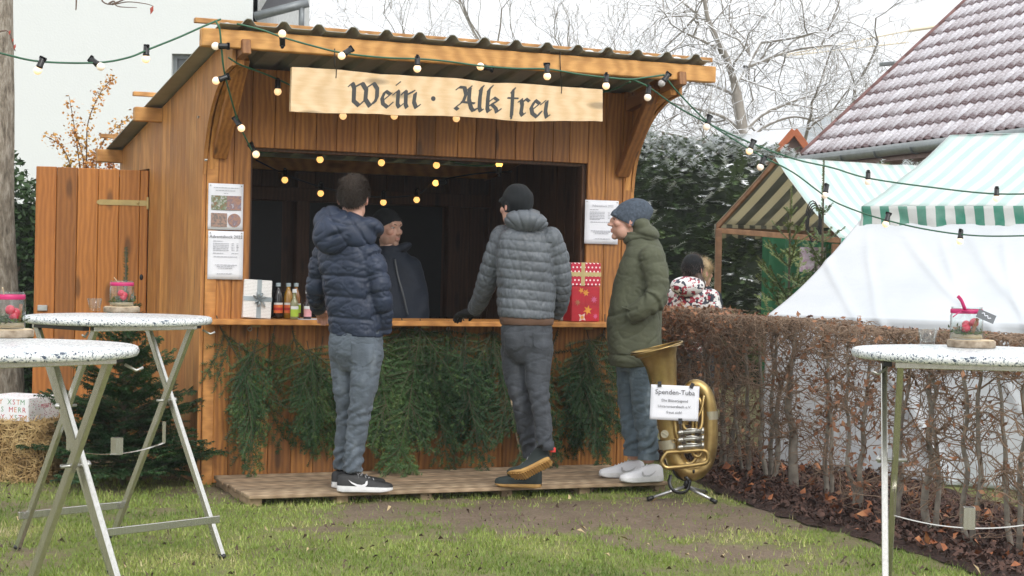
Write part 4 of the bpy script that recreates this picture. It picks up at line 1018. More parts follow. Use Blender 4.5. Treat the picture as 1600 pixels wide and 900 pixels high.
# ================================================================== conifers: twigs carrying real needles
leafmat('fir_needle', (0.046,0.105,0.034), (0.015,0.045,0.017), rough=0.55, rscale=4)
leafmat('fir_needle_tip', (0.10,0.17,0.05), (0.05,0.10,0.03), rough=0.4, rscale=5)
leafmat('spruce_needle', (0.15,0.21,0.09), (0.08,0.13,0.055), rough=0.55, rscale=4)
plain('fir_twig',(0.075,0.055,0.03),0.8)
def needle_mesh(name, tw, per_m, ln, wd, mats, flat=0.75, tipshare=0.12, seed=0):
    """tw: list of (p0, p1, side vector, is_tip)"""
    rg = np.random.default_rng(seed); P0 = np.array([t[0][:] for t in tw]); P1 = np.array([t[1][:] for t in tw]); S = np.array([t[2][:] for t in tw]); tipf = np.array([t[3] for t in tw])
    L = np.linalg.norm(P1-P0, axis=1); cnt = np.maximum(3, (L*per_m).astype(int)); idx = np.repeat(np.arange(len(tw)), cnt); N = len(idx)
    u = rg.random(N)[:,None]; D = ((P1-P0)/np.maximum(L,1e-6)[:,None])[idx]; s = S[idx]; s = s-D*(s*D).sum(1)[:,None]; s /= np.maximum(np.linalg.norm(s,axis=1),1e-6)[:,None]; w = np.cross(D,s)
    ang = np.where(rg.random(N)<0.5, 0, math.pi)+rg.normal(0,(1-flat)*1.6,N); rad = s*np.cos(ang)[:,None]+w*(np.abs(np.sin(ang))*0.9+0.25)[:,None]
    dr = D*rg.uniform(0.35,0.75,N)[:,None]+rad; dr /= np.linalg.norm(dr,axis=1)[:,None]
    l = ln*rg.uniform(0.7,1.15,N)[:,None]*(1-0.35*np.clip((u-0.8)/0.2,0,1)); c = P0[idx]+(P1-P0)[idx]*u; q = np.cross(dr, rg.normal(0,1,(N,3))); q /= np.linalg.norm(q,axis=1)[:,None]
    V = np.concatenate([c-D*wd, c+D*wd, c+dr*l*0.97+q*wd*0.4]); I = np.arange(N)
    mid = ((u[:,0]>0.35)&tipf[idx]&(rg.random(N)<0.85)).astype(int)
    return np_mesh(name, V, np.stack([I,I+N,I+2*N],1), mats, False, mid)
def spray(tw, st, p, d, L, sidev, upv, rr, depth, gap=0.05, ang=0.85, droop=0.0, sub=0.55, tipshare=0.15, wood=None, minL=0.035):
    """a flat conifer spray: main twig with paired side twigs, recursing once or twice"""
    k = max(2, int(L/0.05)); pts = [p]; dd = d
    for i in range(k):
        dd = (dd+Vector((rr.gauss(0,0.05),rr.gauss(0,0.05),rr.gauss(0,0.05)-droop/k))).normalized(); pts.append(pts[-1]+dd*(L/k))
    tip = rr.random() < tipshare
    for i in range(k): tw.append((pts[i], pts[i+1], sidev, tip and i >= k-2))
    st.append((pts, [0.0012+0.0050*L*(1-i/k) for i in range(k+1)]))
    if depth <= 0 or L < minL: return
    m = max(2, int(L/gap))
    for i in range(1, m):
        t = i/m; q = pts[min(k, int(t*k))]; ln = L*sub*(1-t*0.72)*rr.uniform(0.75,1.1)
        for s in (-1, 1):
            if rr.random() < 0.13: continue
            a = ang*rr.uniform(0.8,1.15); nd = (d*math.cos(a)+sidev*(s*math.sin(a))+upv*rr.gauss(0.03,0.12)).normalized()
            sv = nd.cross(upv).normalized()
            spray(tw, st, q, nd, ln, sv, upv, rr, depth-1, gap, ang, droop*0.6, sub, tipshare, wood, minL)
def stem_mesh(name, st, mat):
    mb = MB()
    for pts, rad in st:
        if rad[0] > 0.0019: mb.tube(pts, rad, 4, caps=False)
    return mb.mesh(name, mat, True)
# boughs hung below the counter
bough_vars = []
for k, (L_, gap_, sub_, ang_, dens) in enumerate(((0.80,0.066,0.44,0.80,430),(0.70,0.060,0.50,0.62,430),(0.90,0.045,0.52,0.66,520),(0.62,0.075,0.52,0.9,430),(0.84,0.050,0.46,0.55,520),(0.88,0.044,0.56,0.72,540))):
    rr = random.Random(100+k); tw, st = [], []
    spray(tw, st, Vector((0,0,0)), Vector((rr.uniform(-.2,.2),-0.06,-1)).normalized(), L_, Vector((1,0,0)), Vector((0,-1,0)), rr, 2, gap=gap_, ang=ang_, droop=0.12, sub=sub_, tipshare=0.28)
    nm = needle_mesh('needles', tw, dens, 0.024, 0.0020, [MAT['fir_needle'],MAT['fir_needle_tip']], flat=0.72, seed=k)
    bough_vars.append((nm, stem_mesh('twig', st, MAT['fir_twig'])))
BG = [(344,510,0,-16,1.0,'at the far left under the counter'),(372,548,4,4,0.82,'low beneath the photo poster'),(398,528,1,7,1.0,'beneath the silver-ribboned gift'),(428,520,3,14,0.95,'below the tall cola bottle'),(455,516,0,-2,0.95,'on a bare stem below the small bottles'),(478,545,5,-9,0.78,'just left of the man in blue, starting low'),(503,540,1,12,0.85,'left behind the thigh of the man in blue'),(545,525,4,-6,0.95,'wholly behind the legs of the man in blue'),
      (583,520,2,9,0.95,'just right of the man in blue'),(604,560,1,-12,0.8,'low right of the man in blue with pale tips'),(628,512,5,-6,0.98,'second full bough right of the man in blue'),(652,514,2,3,1.02,'on the eye bolt under the hatch middle'),(676,540,4,-11,0.92,'short one just right of the hatch middle eye bolt'),(698,516,5,8,1.0,'in the dense middle of the row'),(722,512,4,-9,1.05,'on the bare stem in the dense right middle'),(748,536,1,5,1.0,'starting low, left of the man in grey'),(768,518,2,6,0.95,'beside the thigh of the man in grey'),(803,528,4,-4,1.0,'behind the legs of the man in grey'),
      (872,516,1,14,1.0,'just right of the man in grey'),(890,548,4,-4,0.88,'low under the starry gift'),(914,530,5,-9,0.92,'under the right edge of the starry gift'),(946,508,0,5,1.05,'nearest the right corner of the hut')]
for i, (px, py, vk, rot, sc, where) in enumerate(BG):
    p = hp(px, py, -0.05); t = thing('fir_bough', 'dark green fir bough hung '+where, 'fir bough', HM @ Vector((p.x, -0.045-0.03*(i%3), p.z)), YAW, 'fir boughs hung under the counter')
    t.rotation_euler = (R(-3), R(rot), YAW); t.scale = (sc*0.98*(1 if i%2 else -1), sc*1.3, sc*(1.14 if i < 8 or i > 17 else 1.06))
    link('needles', bough_vars[vk][0], t); link('twig', bough_vars[vk][1], t)
    b = MB(); b.tube([(0,0,0.005),(0.0,0.01,0.06)],0.004,5); b.build('cut_stem', MAT['fir_twig'], t)
# long bare stick behind the man in grey
p0 = HM @ hp(805,620,-0.22); p1 = HM @ hp(815,716,-0.3); 
b = MB(); b.tube(spline([HM @ hp(797,560,-0.16), HM @ hp(800,640,-0.22), HM @ hp(815,716,-0.26)],5),0.006,6); plain('pale_stick',(0.4,0.3,0.2),0.8)
tag(b.build('bare_stick', MAT['pale_stick'], smooth=True), 'thin bare pale stick hanging among the boughs by the grey-jacketed man', 'stick')

def conifer(name, label, base, H, Rb, seed, whorls, z0, mat, per_m, nl, nw, gap, sub, upa, leader=0.2, nbr=(5,7), profile=1.0, group=None, stiff=0.15, depth=2, trunk_r=0.02):
    rr = random.Random(seed); tw, st = [], []
    for k in range(whorls):
        f = k/(whorls-1); z = z0+(H-z0-leader)*f; L = Rb*(1-f)**profile+0.06+0.05*rr.random()
        for j in range(rr.randint(*nbr)):
            az = 2*math.pi*(j/6+rr.random()*0.12+k*0.37); el = upa[0]+(upa[1]-upa[0])*f+rr.gauss(0,0.1)
            d = Vector((math.cos(az)*math.cos(el), math.sin(az)*math.cos(el), math.sin(el))); sv = d.cross(Vector((0,0,1))).normalized(); uv = sv.cross(d)
            spray(tw, st, Vector((0,0,z+rr.gauss(0,0.02))), d, L*rr.uniform(0.8,1.15), sv, uv, rr, depth, gap, 0.8, stiff, sub, 0.05)
    tw.append((Vector((0,0,H-leader-0.05)),Vector((0,0,H)),Vector((1,0,0)),False)); tw.append((Vector((0,0,H-leader-0.05)),Vector((0,0,H)),Vector((0,1,0)),False))
    t = thing(name, label, 'conifer', base, rr.uniform(0,6), group)
    link('crown', needle_mesh('crown', tw, per_m, nl, nw, [MAT[mat],MAT['fir_needle_tip']], 0.7, seed=seed), t); link('branches', stem_mesh('branches', st, MAT['fir_twig']), t)
    b = MB(); b.tube([(0,0,-0.03),(0,0,H*0.5),(0,0,H)],[trunk_r,trunk_r*0.6,0.004],8); b.build('trunk', MAT['fir_twig'], t, smooth=True); return t
tb = on_ground(192,757); conifer('fir_tree', 'small bushy fir standing before the open hut door behind the tables', tb, 1.42, 0.50, 5, 13, 0.10, 'fir_needle', 430, 0.026, 0.0034, 0.050, 0.58, (0.12,0.95), leader=0.36, profile=0.95, nbr=(6,9))
tb = at(1232,480,14.6); tb.z = 0; conifer('spruce_tree', 'young spruce with short upright top, left of the two beside the stalls', tb, at(1232,292,14.6).z, 0.55, 15, 7, 0.5, 'spruce_needle', 480, 0.022, 0.0042, 0.085, 0.48, (0.35,0.85), leader=0.22, nbr=(5,6), profile=0.8, stiff=-0.25, depth=2, group='young spruces by the stalls')
tb = at(1283,480,14.2); tb.z = 0; conifer('spruce_tree', 'young spruce with long bare leader, right of the two beside the stalls', tb, at(1288,250,14.2).z, 0.5, 17, 7, 0.5, 'spruce_needle', 480, 0.022, 0.0042, 0.085, 0.46, (0.3,0.7), leader=0.42, nbr=(4,6), profile=0.75, stiff=-0.2, depth=2, group='young spruces by the stalls')

# ================================================================== beech hedge
n = NT('beech_bark'); v = n.coord(); f = n.noise(v, 14, 5); n.set(n.ramp(f, [(0.3,(0.12,0.10,0.08)),(0.55,(0.21,0.185,0.15)),(0.75,(0.32,0.295,0.24))]), 0.85); n.bump(f,0.5,0.01)
plain('beech_twig',(0.28,0.195,0.13),0.8,(0.16,0.10,0.065),9)
n = NT('beech_leaf'); f = n.noise(n.coord(), 6, 3); n.set(n.ramp(f, [(0.3,(0.16,0.065,0.032)),(0.5,(0.28,0.125,0.06)),(0.7,(0.42,0.22,0.115))]), 0.65)
HPOS = [(1048,716),(1072,722),(1100,728),(1132,738),(1165,748),(1203,757),(1240,769),(1296,782),(1336,802),(1402,822),(1458,838),(1518,856),(1592,872)]
hw = ['at its far left end beside the tuba bell','second from its left end','behind the tuba, third from its left end','just right of the tuba','between the tuba and the white tarp edge','left of the pair at the tarp edge','with the thickest trunk at the tarp edge','right of the thickest trunk','left of the right table leg','behind the right table leg','under the middle of the right table','under the right table jar','at the right picture edge','just past the right picture edge']
hdir = Vector((1.36,-4.1,0)).normalized(); hprp = Vector((hdir.y,-hdir.x,0))
for i, (px, py) in enumerate(HPOS):
    g = on_ground(px, py); rr = random.Random(300+i); t = thing('beech_plant', 'hedge beech with brown leaves '+hw[i], 'hedge plant', (g.x,g.y,0.0), 0, 'trimmed beech hedge')
    Ht = 1.06+rr.uniform(-0.01,0.02); big = MB(); tw = MB(); LP = []
    nt = 1 if i in (6,) else rr.choice((2,2,3)); tops = []
    for k in range(nt):
        x0 = (k-(nt-1)/2)*0.09; pts = []; px_ = Vector((0,0,-0.02))+hdir*x0*0.4; ln = rr.gauss(0,0.10)
        pts.append(px_); r0 = (0.034 if i == 6 else rr.uniform(0.012,0.023))
        for s in range(1, 9): pts.append(hdir*(x0+ln*s/8+rr.gauss(0,0.011))+hprp*rr.gauss(0,0.011)+Vector((0,0,Ht*0.94*s/8)))
        big.tube(spline(pts,3), list(np.linspace(r0,r0*0.42,25)), 7); tops.append(pts)
    def wig(p, d, L, r, n_=5, zig=0.35):
        out = [p]
        for s in range(n_):
            d = (d+Vector((rr.gauss(0,zig),rr.gauss(0,zig),rr.gauss(0,zig)))).normalized(); q = out[-1]+d*(L/n_)
            a = (q).dot(hprp)
            if abs(a) > 0.2: q -= hprp*(a-0.2*(1 if a>0 else -1)); d -= hprp*d.dot(hprp)*1.5
            if q.z > Ht: q.z = Ht-rr.random()*0.02; d.z = -abs(d.z)*0.2
            if q.z < 0.06: q.z = 0.06
            out.append(q)
        tw.tube(out, list(np.linspace(r,r*0.45,n_+1)), 3, caps=False); return out
    for k in range(115 if i < 5 else 78):
        pts = rr.choice(tops); s = rr.randint(1,8); q = pts[s].lerp(pts[min(8,s+1)], rr.random()) if s<8 else pts[8]
        az = rr.choice((-1,1)); d = (hdir*az*rr.uniform(0.5,1)+hprp*rr.gauss(0,0.5)+Vector((0,0,rr.gauss(0.25,0.35)))).normalized()
        o1 = wig(q, d, rr.uniform(0.12,0.34), rr.uniform(0.003,0.0065))
        for m in range(3 if i < 5 else 5):
            qq = rr.choice(o1[1:]); dd = Vector((rr.gauss(0,1),rr.gauss(0,1),rr.gauss(0.2,0.8))).normalized(); o2 = wig(qq, dd, rr.uniform(0.05,0.17), 0.0023, 3); LP.append(o2[-1]); LP.append(rr.choice(o2))
    for k in range(330):                       # clipped dense top
        q = hdir*rr.uniform(-0.26,0.26)+hprp*rr.uniform(-0.19,0.19)+Vector((0,0,Ht-rr.random()**1.6*0.22)); dd = Vector((rr.gauss(0,0.8),rr.gauss(0,0.8),rr.gauss(0.4,0.6))).normalized()
        o2 = wig(q, dd, rr.uniform(0.05,0.13), rr.uniform(0.0022,0.004), 3); LP.append(o2[1])
    link('trunk', big.mesh('trunk', MAT['beech_bark'], True), t); link('twigs', tw.mesh('twigs', MAT['beech_twig'], True), t)
    nl = [400,400,320,230,170,120,110,210,300,220,110,90,110,80][i]
    if i < 4: LP += [Vector(q) for q in LP if q.z > 0.75]*2
    if i in (7,8,9): LP += [Vector(q) for q in LP if 0.3 < q.z < 0.8]*2
    ch = [rr.choice(LP) for _ in range(nl)]; it = iter(ch); V, Fq = leaf_cloud(nl, lambda: tuple(next(it)+Vector((rr.gauss(0,0.015),rr.gauss(0,0.015),rr.gauss(0,0.015)))), (0.012,0.026), 0.55, 0.7); link('leaves', np_mesh('leaves', V, Fq, MAT['beech_leaf']), t)

# ================================================================== market stalls
def striped(name, ca, cb, per, axis=0, rough=0.6, soft=0.02, alpha=None):
    n = NT(name); tc = n.node('ShaderNodeTexCoord'); sx = n.node('ShaderNodeSeparateXYZ'); n.lk(tc.outputs['UV'], sx.inputs[0])
    w = n.math('FRACT', n.math('DIVIDE', sx.outputs[axis], per)); e = n.ramp(w, [(0.0,0.0),(soft,1.0),(0.5,1.0),(0.5+soft,0.0)])
    d = n.noise(n.coord(), 3, 5); col = n.mix(e, ca, cb); col = n.mix(n.math('MULTIPLY', n.ramp(d,[(0.4,0.0),(0.75,1.0)]), 0.35), col, tuple(0.5*x+0.38 for x in ca)); n.set(col, rough); n.bump(n.noise(n.coord(),7,4),0.35,0.02)
    if alpha:
        tl = n.node('ShaderNodeBsdfTranslucent'); n.lk(col, tl.inputs[0]); mx = n.node('ShaderNodeMixShader'); mx.inputs[0].default_value = alpha; n.lk(n.b.outputs[0], mx.inputs[1]); n.lk(tl.outputs[0], mx.inputs[2]); n.lk(mx.outputs[0], n.n['Material Output'].inputs[0])
    return n.m
striped('awning_green', (0.72,0.74,0.72), (0.03,0.27,0.18), 0.14, 0, 0.45, alpha=0.25)
striped('awning_roof', (0.80,0.83,0.82), (0.56,0.74,0.70), 0.14, 0, 0.35, soft=0.12, alpha=0.3)  # valance stripes made paler: bright sky sheen on the slope painted into the colour
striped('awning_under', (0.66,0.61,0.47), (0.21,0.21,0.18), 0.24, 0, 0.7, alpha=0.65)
n = NT('white_tarp'); f = n.noise(n.coord(), 2.2, 5); n.set(n.ramp(f,[(0.3,(0.54,0.575,0.61)),(0.7,(0.62,0.645,0.67))]), 0.5); n.bump(n.noise(n.coord((1,1,2)),3,4,0.5,0.8),0.10,0.04)
wood('stall_wood', (0.34,0.18,0.09), (0.22,0.11,0.05), 'x', knot=0.3)
plain('green_cloth',(0.02,0.16,0.06),0.7,(0.012,0.10,0.04),3,0.3,6)
def cloth(name, P, nu, nv, mat, parent, uv=None, thick=0.004, disp=None):
    """P(u,v) -> Vector; uv(u,v) -> texture coordinates in metres"""
    V=[];UV=[]
    for j in range(nv+1):
        for i in range(nu+1): V.append(tuple(P(i/nu,j/nv)))
    Fq=[(j*(nu+1)+i,j*(nu+1)+i+1,(j+1)*(nu+1)+i+1,(j+1)*(nu+1)+i) for j in range(nv) for i in range(nu)]
    me=np_mesh(name,V,Fq,mat,True)
    if uv:
        l=me.uv_layers.new(name='UVMap'); dat=np.zeros((len(me.loops),2),np.float32); vi=np.zeros(len(me.loops),np.int32); me.loops.foreach_get('vertex_index',vi)
        U=np.array([uv(i/nu,j/nv) for j in range(nv+1) for i in range(nu+1)],np.float32); l.data.foreach_set('uv',U[vi].ravel())
    o=link(name,me,parent); m_=o.modifiers.new('s','SOLIDIFY'); m_.thickness=thick; m_.offset=0; return o
def stall_front():
    e0 = at(1347,322,12.8); dr = Vector((0.797,-0.604,0)).normalized(); gd = Vector((0.604,0.797,0)); O = Vector((e0.x,e0.y,0)); LEN = 3.0; ze = e0.z; zr = at(1480,212,14.0).z; hwid = (at(1480,212,14.0)-e0); hwid = Vector((hwid.x,hwid.y,0)).dot(gd); 
    t = thing('market_stall', 'market stall with green and white striped awning and white tarp wall behind the hedge', 'stall', O)
    sag = lambda u,v: 0.035*math.sin(math.pi*v)*(0.6+0.4*math.cos(u*26))
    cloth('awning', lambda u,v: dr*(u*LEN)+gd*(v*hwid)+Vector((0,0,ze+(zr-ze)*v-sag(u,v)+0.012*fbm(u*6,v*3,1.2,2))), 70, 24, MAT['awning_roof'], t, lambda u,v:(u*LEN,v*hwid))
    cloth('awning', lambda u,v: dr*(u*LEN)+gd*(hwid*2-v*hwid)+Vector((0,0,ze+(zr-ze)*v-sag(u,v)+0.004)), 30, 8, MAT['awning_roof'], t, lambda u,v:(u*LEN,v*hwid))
    sc = lambda u: 0.165+0.022*abs(math.sin(u*LEN*math.pi/0.28))+0.02*fbm(u*8,0,1,3)
    cloth('valance', lambda u,v: dr*(u*LEN)-gd*(0.012+0.03*v*fbm(u*9,v,1.5,6)+0.02*v*v)+Vector((0,0,ze-0.002-sc(u)*v)), 120, 8, MAT['awning_green'], t, lambda u,v:(u*LEN-0.03*v,v))
    # tarp: slopes out to a fold at hedge height, then hangs to the ground
    m0 = at(1199,492,12.2); m0 -= O
    def tp(u,v):
        top = dr*(u*2.9-0.02)+gd*0.015+Vector((0,0,ze-0.10)); md_ = m0+dr*(u*3.2)
        if v < 0.6:
            w = v/0.6; p = top.lerp(md_, w); p.z -= 0.05*math.sin(math.pi*w)
        else:
            w = (v-0.6)/0.4; p = md_+Vector((-0.03*w,-0.03*w,-(md_.z-0.01)*w))
        q = 0.05*noise.noise((u*3+v*1.5,v*1.5,5)); s_ = u*1.0-v*0.55; q += sum(am*math.exp(-((s_+sl_*v-c_)/w_)**2) for c_,w_,am,sl_ in ((-0.12,0.012,0.018,0.0),(0.02,0.010,0.015,0.15),(0.10,0.016,0.02,-0.1),(0.2,0.009,0.012,0.1),(0.27,0.02,0.022,0.0),(0.36,0.010,0.014,0.2),(0.45,0.014,0.016,-0.05),(0.6,0.012,0.016,0.1),(0.75,0.014,0.018,0.0))); return p-gd*q*min(1,v*4)
    cloth('tarp', tp, 200, 90, MAT['white_tarp'], t, None, 0.003)
    for u, g in ((0.03,0.03),(0.03,hwid*2-0.03),(LEN-0.03,0.03),(LEN-0.03,hwid*2-0.03)):
        b = MB(); q = dr*u+gd*g; b.box((q.x-0.025,q.y-0.025,0),(q.x+0.025,q.y+0.025,ze-0.03),0.003); b.build('post', MAT['stall_wood'], t)
    b = MB(); b.bar(dr*0.0+gd*hwid+Vector((0,0,zr-0.06)), dr*LEN+gd*hwid+Vector((0,0,zr-0.06)),0.05,0.05,0.004); b.build('ridge_pole', MAT['stall_wood'], t)
def stall_back():
    Lc = at(1118,350,17.0); Nc = at(1312,372,15.6); ap = at(1211,246,16.3); O = Vector((ap.x,ap.y,0)); gv = Vector((Nc.x-Lc.x,Nc.y-Lc.y,0)); rd = Vector((-gv.y,gv.x,0)).normalized()
    if rd.x < 0: rd = -rd
    t = thing('market_stall', 'gable-ended market stall with striped canopy and green cloth behind the hedge', 'stall', O)
    l = Lc-O; n_ = Nc-O; a = ap-O; LEN = 2.1
    sag = lambda v: -0.05*math.sin(math.pi*v)
    far = cloth('canopy', lambda u,v: a.lerp(l, v)+rd*(u*LEN)+Vector((0,0,sag(v)*0.3)), 24, 10, MAT['awning_under'], t, lambda u,v:(u*LEN,v))
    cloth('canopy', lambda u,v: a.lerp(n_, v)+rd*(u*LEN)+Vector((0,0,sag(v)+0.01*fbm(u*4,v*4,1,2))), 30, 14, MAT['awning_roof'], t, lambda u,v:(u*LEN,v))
    cloth('valance', lambda u,v: n_+rd*(u*LEN)+Vector((0.01,-0.012,-0.16*v-0.012*v*abs(math.sin(u*LEN*22)))), 60, 3, MAT['awning_green'], t, lambda u,v:(u*LEN,v))
    cloth('valance', lambda u,v: l+rd*(u*LEN*0.6)+Vector((-0.01,-0.01,-0.10*v-0.035*v*abs(math.sin(u*LEN*9)))), 60, 3, MAT['awning_under'], t, lambda u,v:(u*LEN,v))
    dn = Vector((0,0,-0.03))
    for p, q, nm in ((a+dn,l+dn,'gable_rafter'),(l+Vector((0,0,-0.06)),n_+Vector((0,0,-0.02)),'tie_beam'),(l+Vector((0,0,-0.06)),l+rd*LEN+Vector((0,0,-0.06)),'eave_beam')):
        b = MB(); b.bar(p+rd*0.02, q+rd*0.02,0.03,0.05,0.004); b.build(nm, MAT['stall_wood'], t)
    for q in (l, n_, l+rd*LEN, n_+rd*LEN):
        b = MB(); q2 = q+(a-q)*0.06; b.box((q2.x-0.03,q2.y-0.03,0),(q2.x+0.03,q2.y+0.03,q.z-0.05),0.003); b.build('post', MAT['stall_wood'], t)
    cl = (l*0.62+n_*0.38); cl.z = 0
    cloth('green_curtain', lambda u,v: cl+rd*0.25+(n_-l).normalized()*(-0.25+u*1.1)+rd*(0.05*math.sin(u*31))+Vector((0,0,(l.z-0.1)*(1-v))), 60, 10, MAT['green_cloth'], t)
    b = MB(); q = at(1250,386,16.0)-O; q1 = at(1290,425,16.0)-O; b.box((q.x,q.y-0.006,q1.z),(q1.x,q.y+0.006,q.z)); plain('pale_print',(0.6,0.55,0.6),0.8,(0.35,0.2,0.3),30); b.build('notice_board', MAT['pale_print'], t)
    b = MB()
    for k in range(4): b.tube([(at(1270+k*1.5,310,15.7)-O)+Vector((0.06*math.sin(s),0,-0.18-0.16*math.cos(s)-0.02*k)) for s in np.linspace(0,2*math.pi,17)[:-1]],0.006,5,closed=True)
    b.build('cable_coil', MAT['black_plastic'], t, smooth=True)
stall_front(); stall_back()

# ================================================================== festoon lights
def festoon(label, pts, lamps, cab='cable_green', rad=0.0055):
    """pts: (px, py, Y) of the cable; lamps: (px, py, dx, dy, Y, kind) with the direction the bulb points on the picture"""
    W = [at(*p) for p in pts]; O = W[0].copy()
    t = thing('string_light', label, 'string light', O, 0, 'festoon lights of the market')
    b = MB(); b.tube([q-O for q in spline(W, 8)], rad, 6); b.build('cable', MAT[cab], t, smooth=True)
    for px, py, dx_, dy_, Y, kind in lamps:
        c = at(px, py, Y)-O; d = Vector((dx_, random.uniform(-0.25,0.1), -dy_)).normalized(); q = Matrix.Translation(c) @ d.to_track_quat('-Z','Y').to_matrix().to_4x4()
        lp = bpy.data.objects.new('lamp', None); COL.objects.link(lp); lp.parent = t; lp.matrix_local = q
        s = link('socket', SOCK, lp); bl = link('bulb', BULBS[kind], lp)
b = MB(); b.lathe([(0.010,0.072),(0.0165,0.068),(0.0165,0.030),(0.0185,0.028),(0.0185,0.018),(0.012,0.016)],12); b.box((-0.008,-0.02,0.062),(0.008,0.02,0.08),0.002); SOCK = b.mesh('socket', MAT['black_plastic'], True)
def bulb_mesh(m):
    b = MB(); b.lathe([(0.0005,-0.0235),(0.009,-0.022),(0.0165,-0.0165),(0.0215,-0.008),(0.0228,0.0),(0.0205,0.009),(0.0145,0.017),(0.0125,0.024)],14); return b.mesh('bulb', m, True)
def bulb_glass(name, core, s):
    n = NT(name); n.set((0.85,0.80,0.72), 0.25)
    lw = n.node('ShaderNodeLayerWeight'); lw.inputs['Blend'].default_value = 0.5
    tc = n.node('ShaderNodeTexCoord'); nz = n.noise(tc.outputs['Object'], 40, 2)
    n.b.inputs['Emission Color'].default_value = (*core,1); n.b.inputs['Emission Strength'].default_value = s
    return n.m
BULBS = {'w': bulb_mesh(bulb_glass('bulb_lit',(1.0,0.56,0.20),0.5)), 'd': bulb_mesh(bulb_glass('bulb_day',(1.0,0.70,0.42),0.2)), 'o': bulb_mesh(bulb_glass('bulb_indoor',(1.0,0.50,0.12),0.75)), 'b': bulb_mesh(bulb_glass('bulb_bright_lit',(1.0,0.50,0.10),1.6)), 'u': bulb_mesh(plain('bulb_unlit',(0.45,0.43,0.42),0.2))}
YB = 10.12
festoon('string light sagging from the left edge to the corner of the hut roof', [(-60,70,9.6),(0,83,9.6),(62,96,9.7),(150,98,9.8),(200,90,9.85),(235,76,9.9),(280,58,10.0),(318,41,10.05),(345,30,10.1)],
        [(59,110,-0.45,1,9.7,'w'),(157,104,0.8,0.6,9.8,'d'),(228,92,-0.05,1,9.9,'w')])
festoon('string light hanging from the roof corner down to the hatch', [(336,32,10.02),(343,45,10.02),(346,75,10.04),(350,110,10.1),(360,150,10.3),(372,190,10.5),(386,220,10.65),(394,236,10.72)],
        [(337,72,-1,0.0,10.03,'d'),(338,126,-1,0.35,10.1,'w'),(377,200,0.5,0.8,10.5,'w'),(400,241,0.5,0.8,10.72,'w')])
festoon('string light running along the front roof beam', [(370,37,10.06),(410,47,10.08),(441,58,10.1),(490,72,10.14),(537,83,10.2),(600,90,10.3),(655,92,10.38),(700,96,10.43),(752,103,10.5),(805,107,10.58),(856,108,10.64),(905,116,10.72),(947,121,10.78),(985,124,10.83),(1010,121,10.86),(1038,117,10.9)],
        [(441,53,0.0,-0.3,10.07,'w'),(534,87,-0.5,0.4,10.2,'w'),(652,107,0,1,10.38,'w'),(751,104,-0.6,-0.1,10.52,'w'),(855,119,0.05,1,10.64,'w'),(947,134,0,1,10.78,'w')])
festoon('string light looping behind the name sign', [(357,90,10.15),(375,101,10.25),(405,112,10.45),(434,124,10.6),(470,140,10.72),(520,158,10.8),(536,166,10.85),(617,168,11.0),(713,172,11.15),(800,165,11.3),(880,155,11.42),(950,142,11.45),(985,128,11.2)],
        [(434,143,0,1,10.6,'w'),(536,181,0,1,10.85,'w'),(616,181,0,1,11.0,'w'),(713,185,0,1,11.15,'w')])
festoon('upper string light from the hut corner over the striped stalls to the right edge', [(985,124,10.84),(1012,135,10.9),(1055,165,11.1),(1105,192,11.3),(1170,222,11.6),(1240,248,11.8),(1300,262,12.0),(1355,278,12.1),(1450,292,12.0),(1560,303,11.8),(1680,300,11.5)],
        [(1012,152,-0.1,1,10.9,'d'),(1356,284,0,1,12.1,'d'),(1557,310,0,1,11.8,'w')])
festoon('lower string light crossing before the stall valance to the right edge', [(1038,118,10.9),(1060,145,11.0),(1105,190,11.2),(1150,220,11.4),(1192,245,11.6),(1240,270,11.7),(1295,310,11.8),(1340,330,11.75),(1385,344,11.7),(1440,357,11.6),(1500,366,11.5),(1560,369,11.35),(1680,366,11.1)],
        [(1034,130,-0.5,0.7,10.9,'u'),(1104,198,-0.3,1,11.2,'d'),(1171,236,-0.4,1,11.5,'w'),(1188,261,-0.35,1,11.6,'d'),(1289,305,-0.2,1,11.8,'d'),(1384,350,-0.25,1,11.7,'w'),(1500,377,-0.1,1,11.5,'w')])
festoon('string light under the roof just inside the hatch', [(394,238,10.9),(440,238,11.3),(500,240,11.5),(596,244,11.65),(682,247,11.8),(730,258,11.9),(780,257,11.95),(830,248,12.0),(900,252,12.1)],
        [(500,249,0.1,1,11.5,'o'),(596,254,0,1,11.65,'o'),(682,258,-0.1,1,11.8,'o'),(780,257,0,-0.2,11.92,'b')])
festoon('string light hung across the dark back wall inside the hut', [(400,250,12.0),(445,272,12.3),(501,292,12.5),(560,304,12.6),(599,308,12.65),(651,304,12.75),(681,284,12.9),(740,272,12.9),(800,268,13.0)],
        [(445,281,0,1,12.3,'o'),(501,302,0,1,12.5,'o'),(599,316,0,1,12.65,'o'),(651,312,0,1,12.75,'o'),(681,286,-0.8,0.1,12.88,'b')], 'black_plastic')

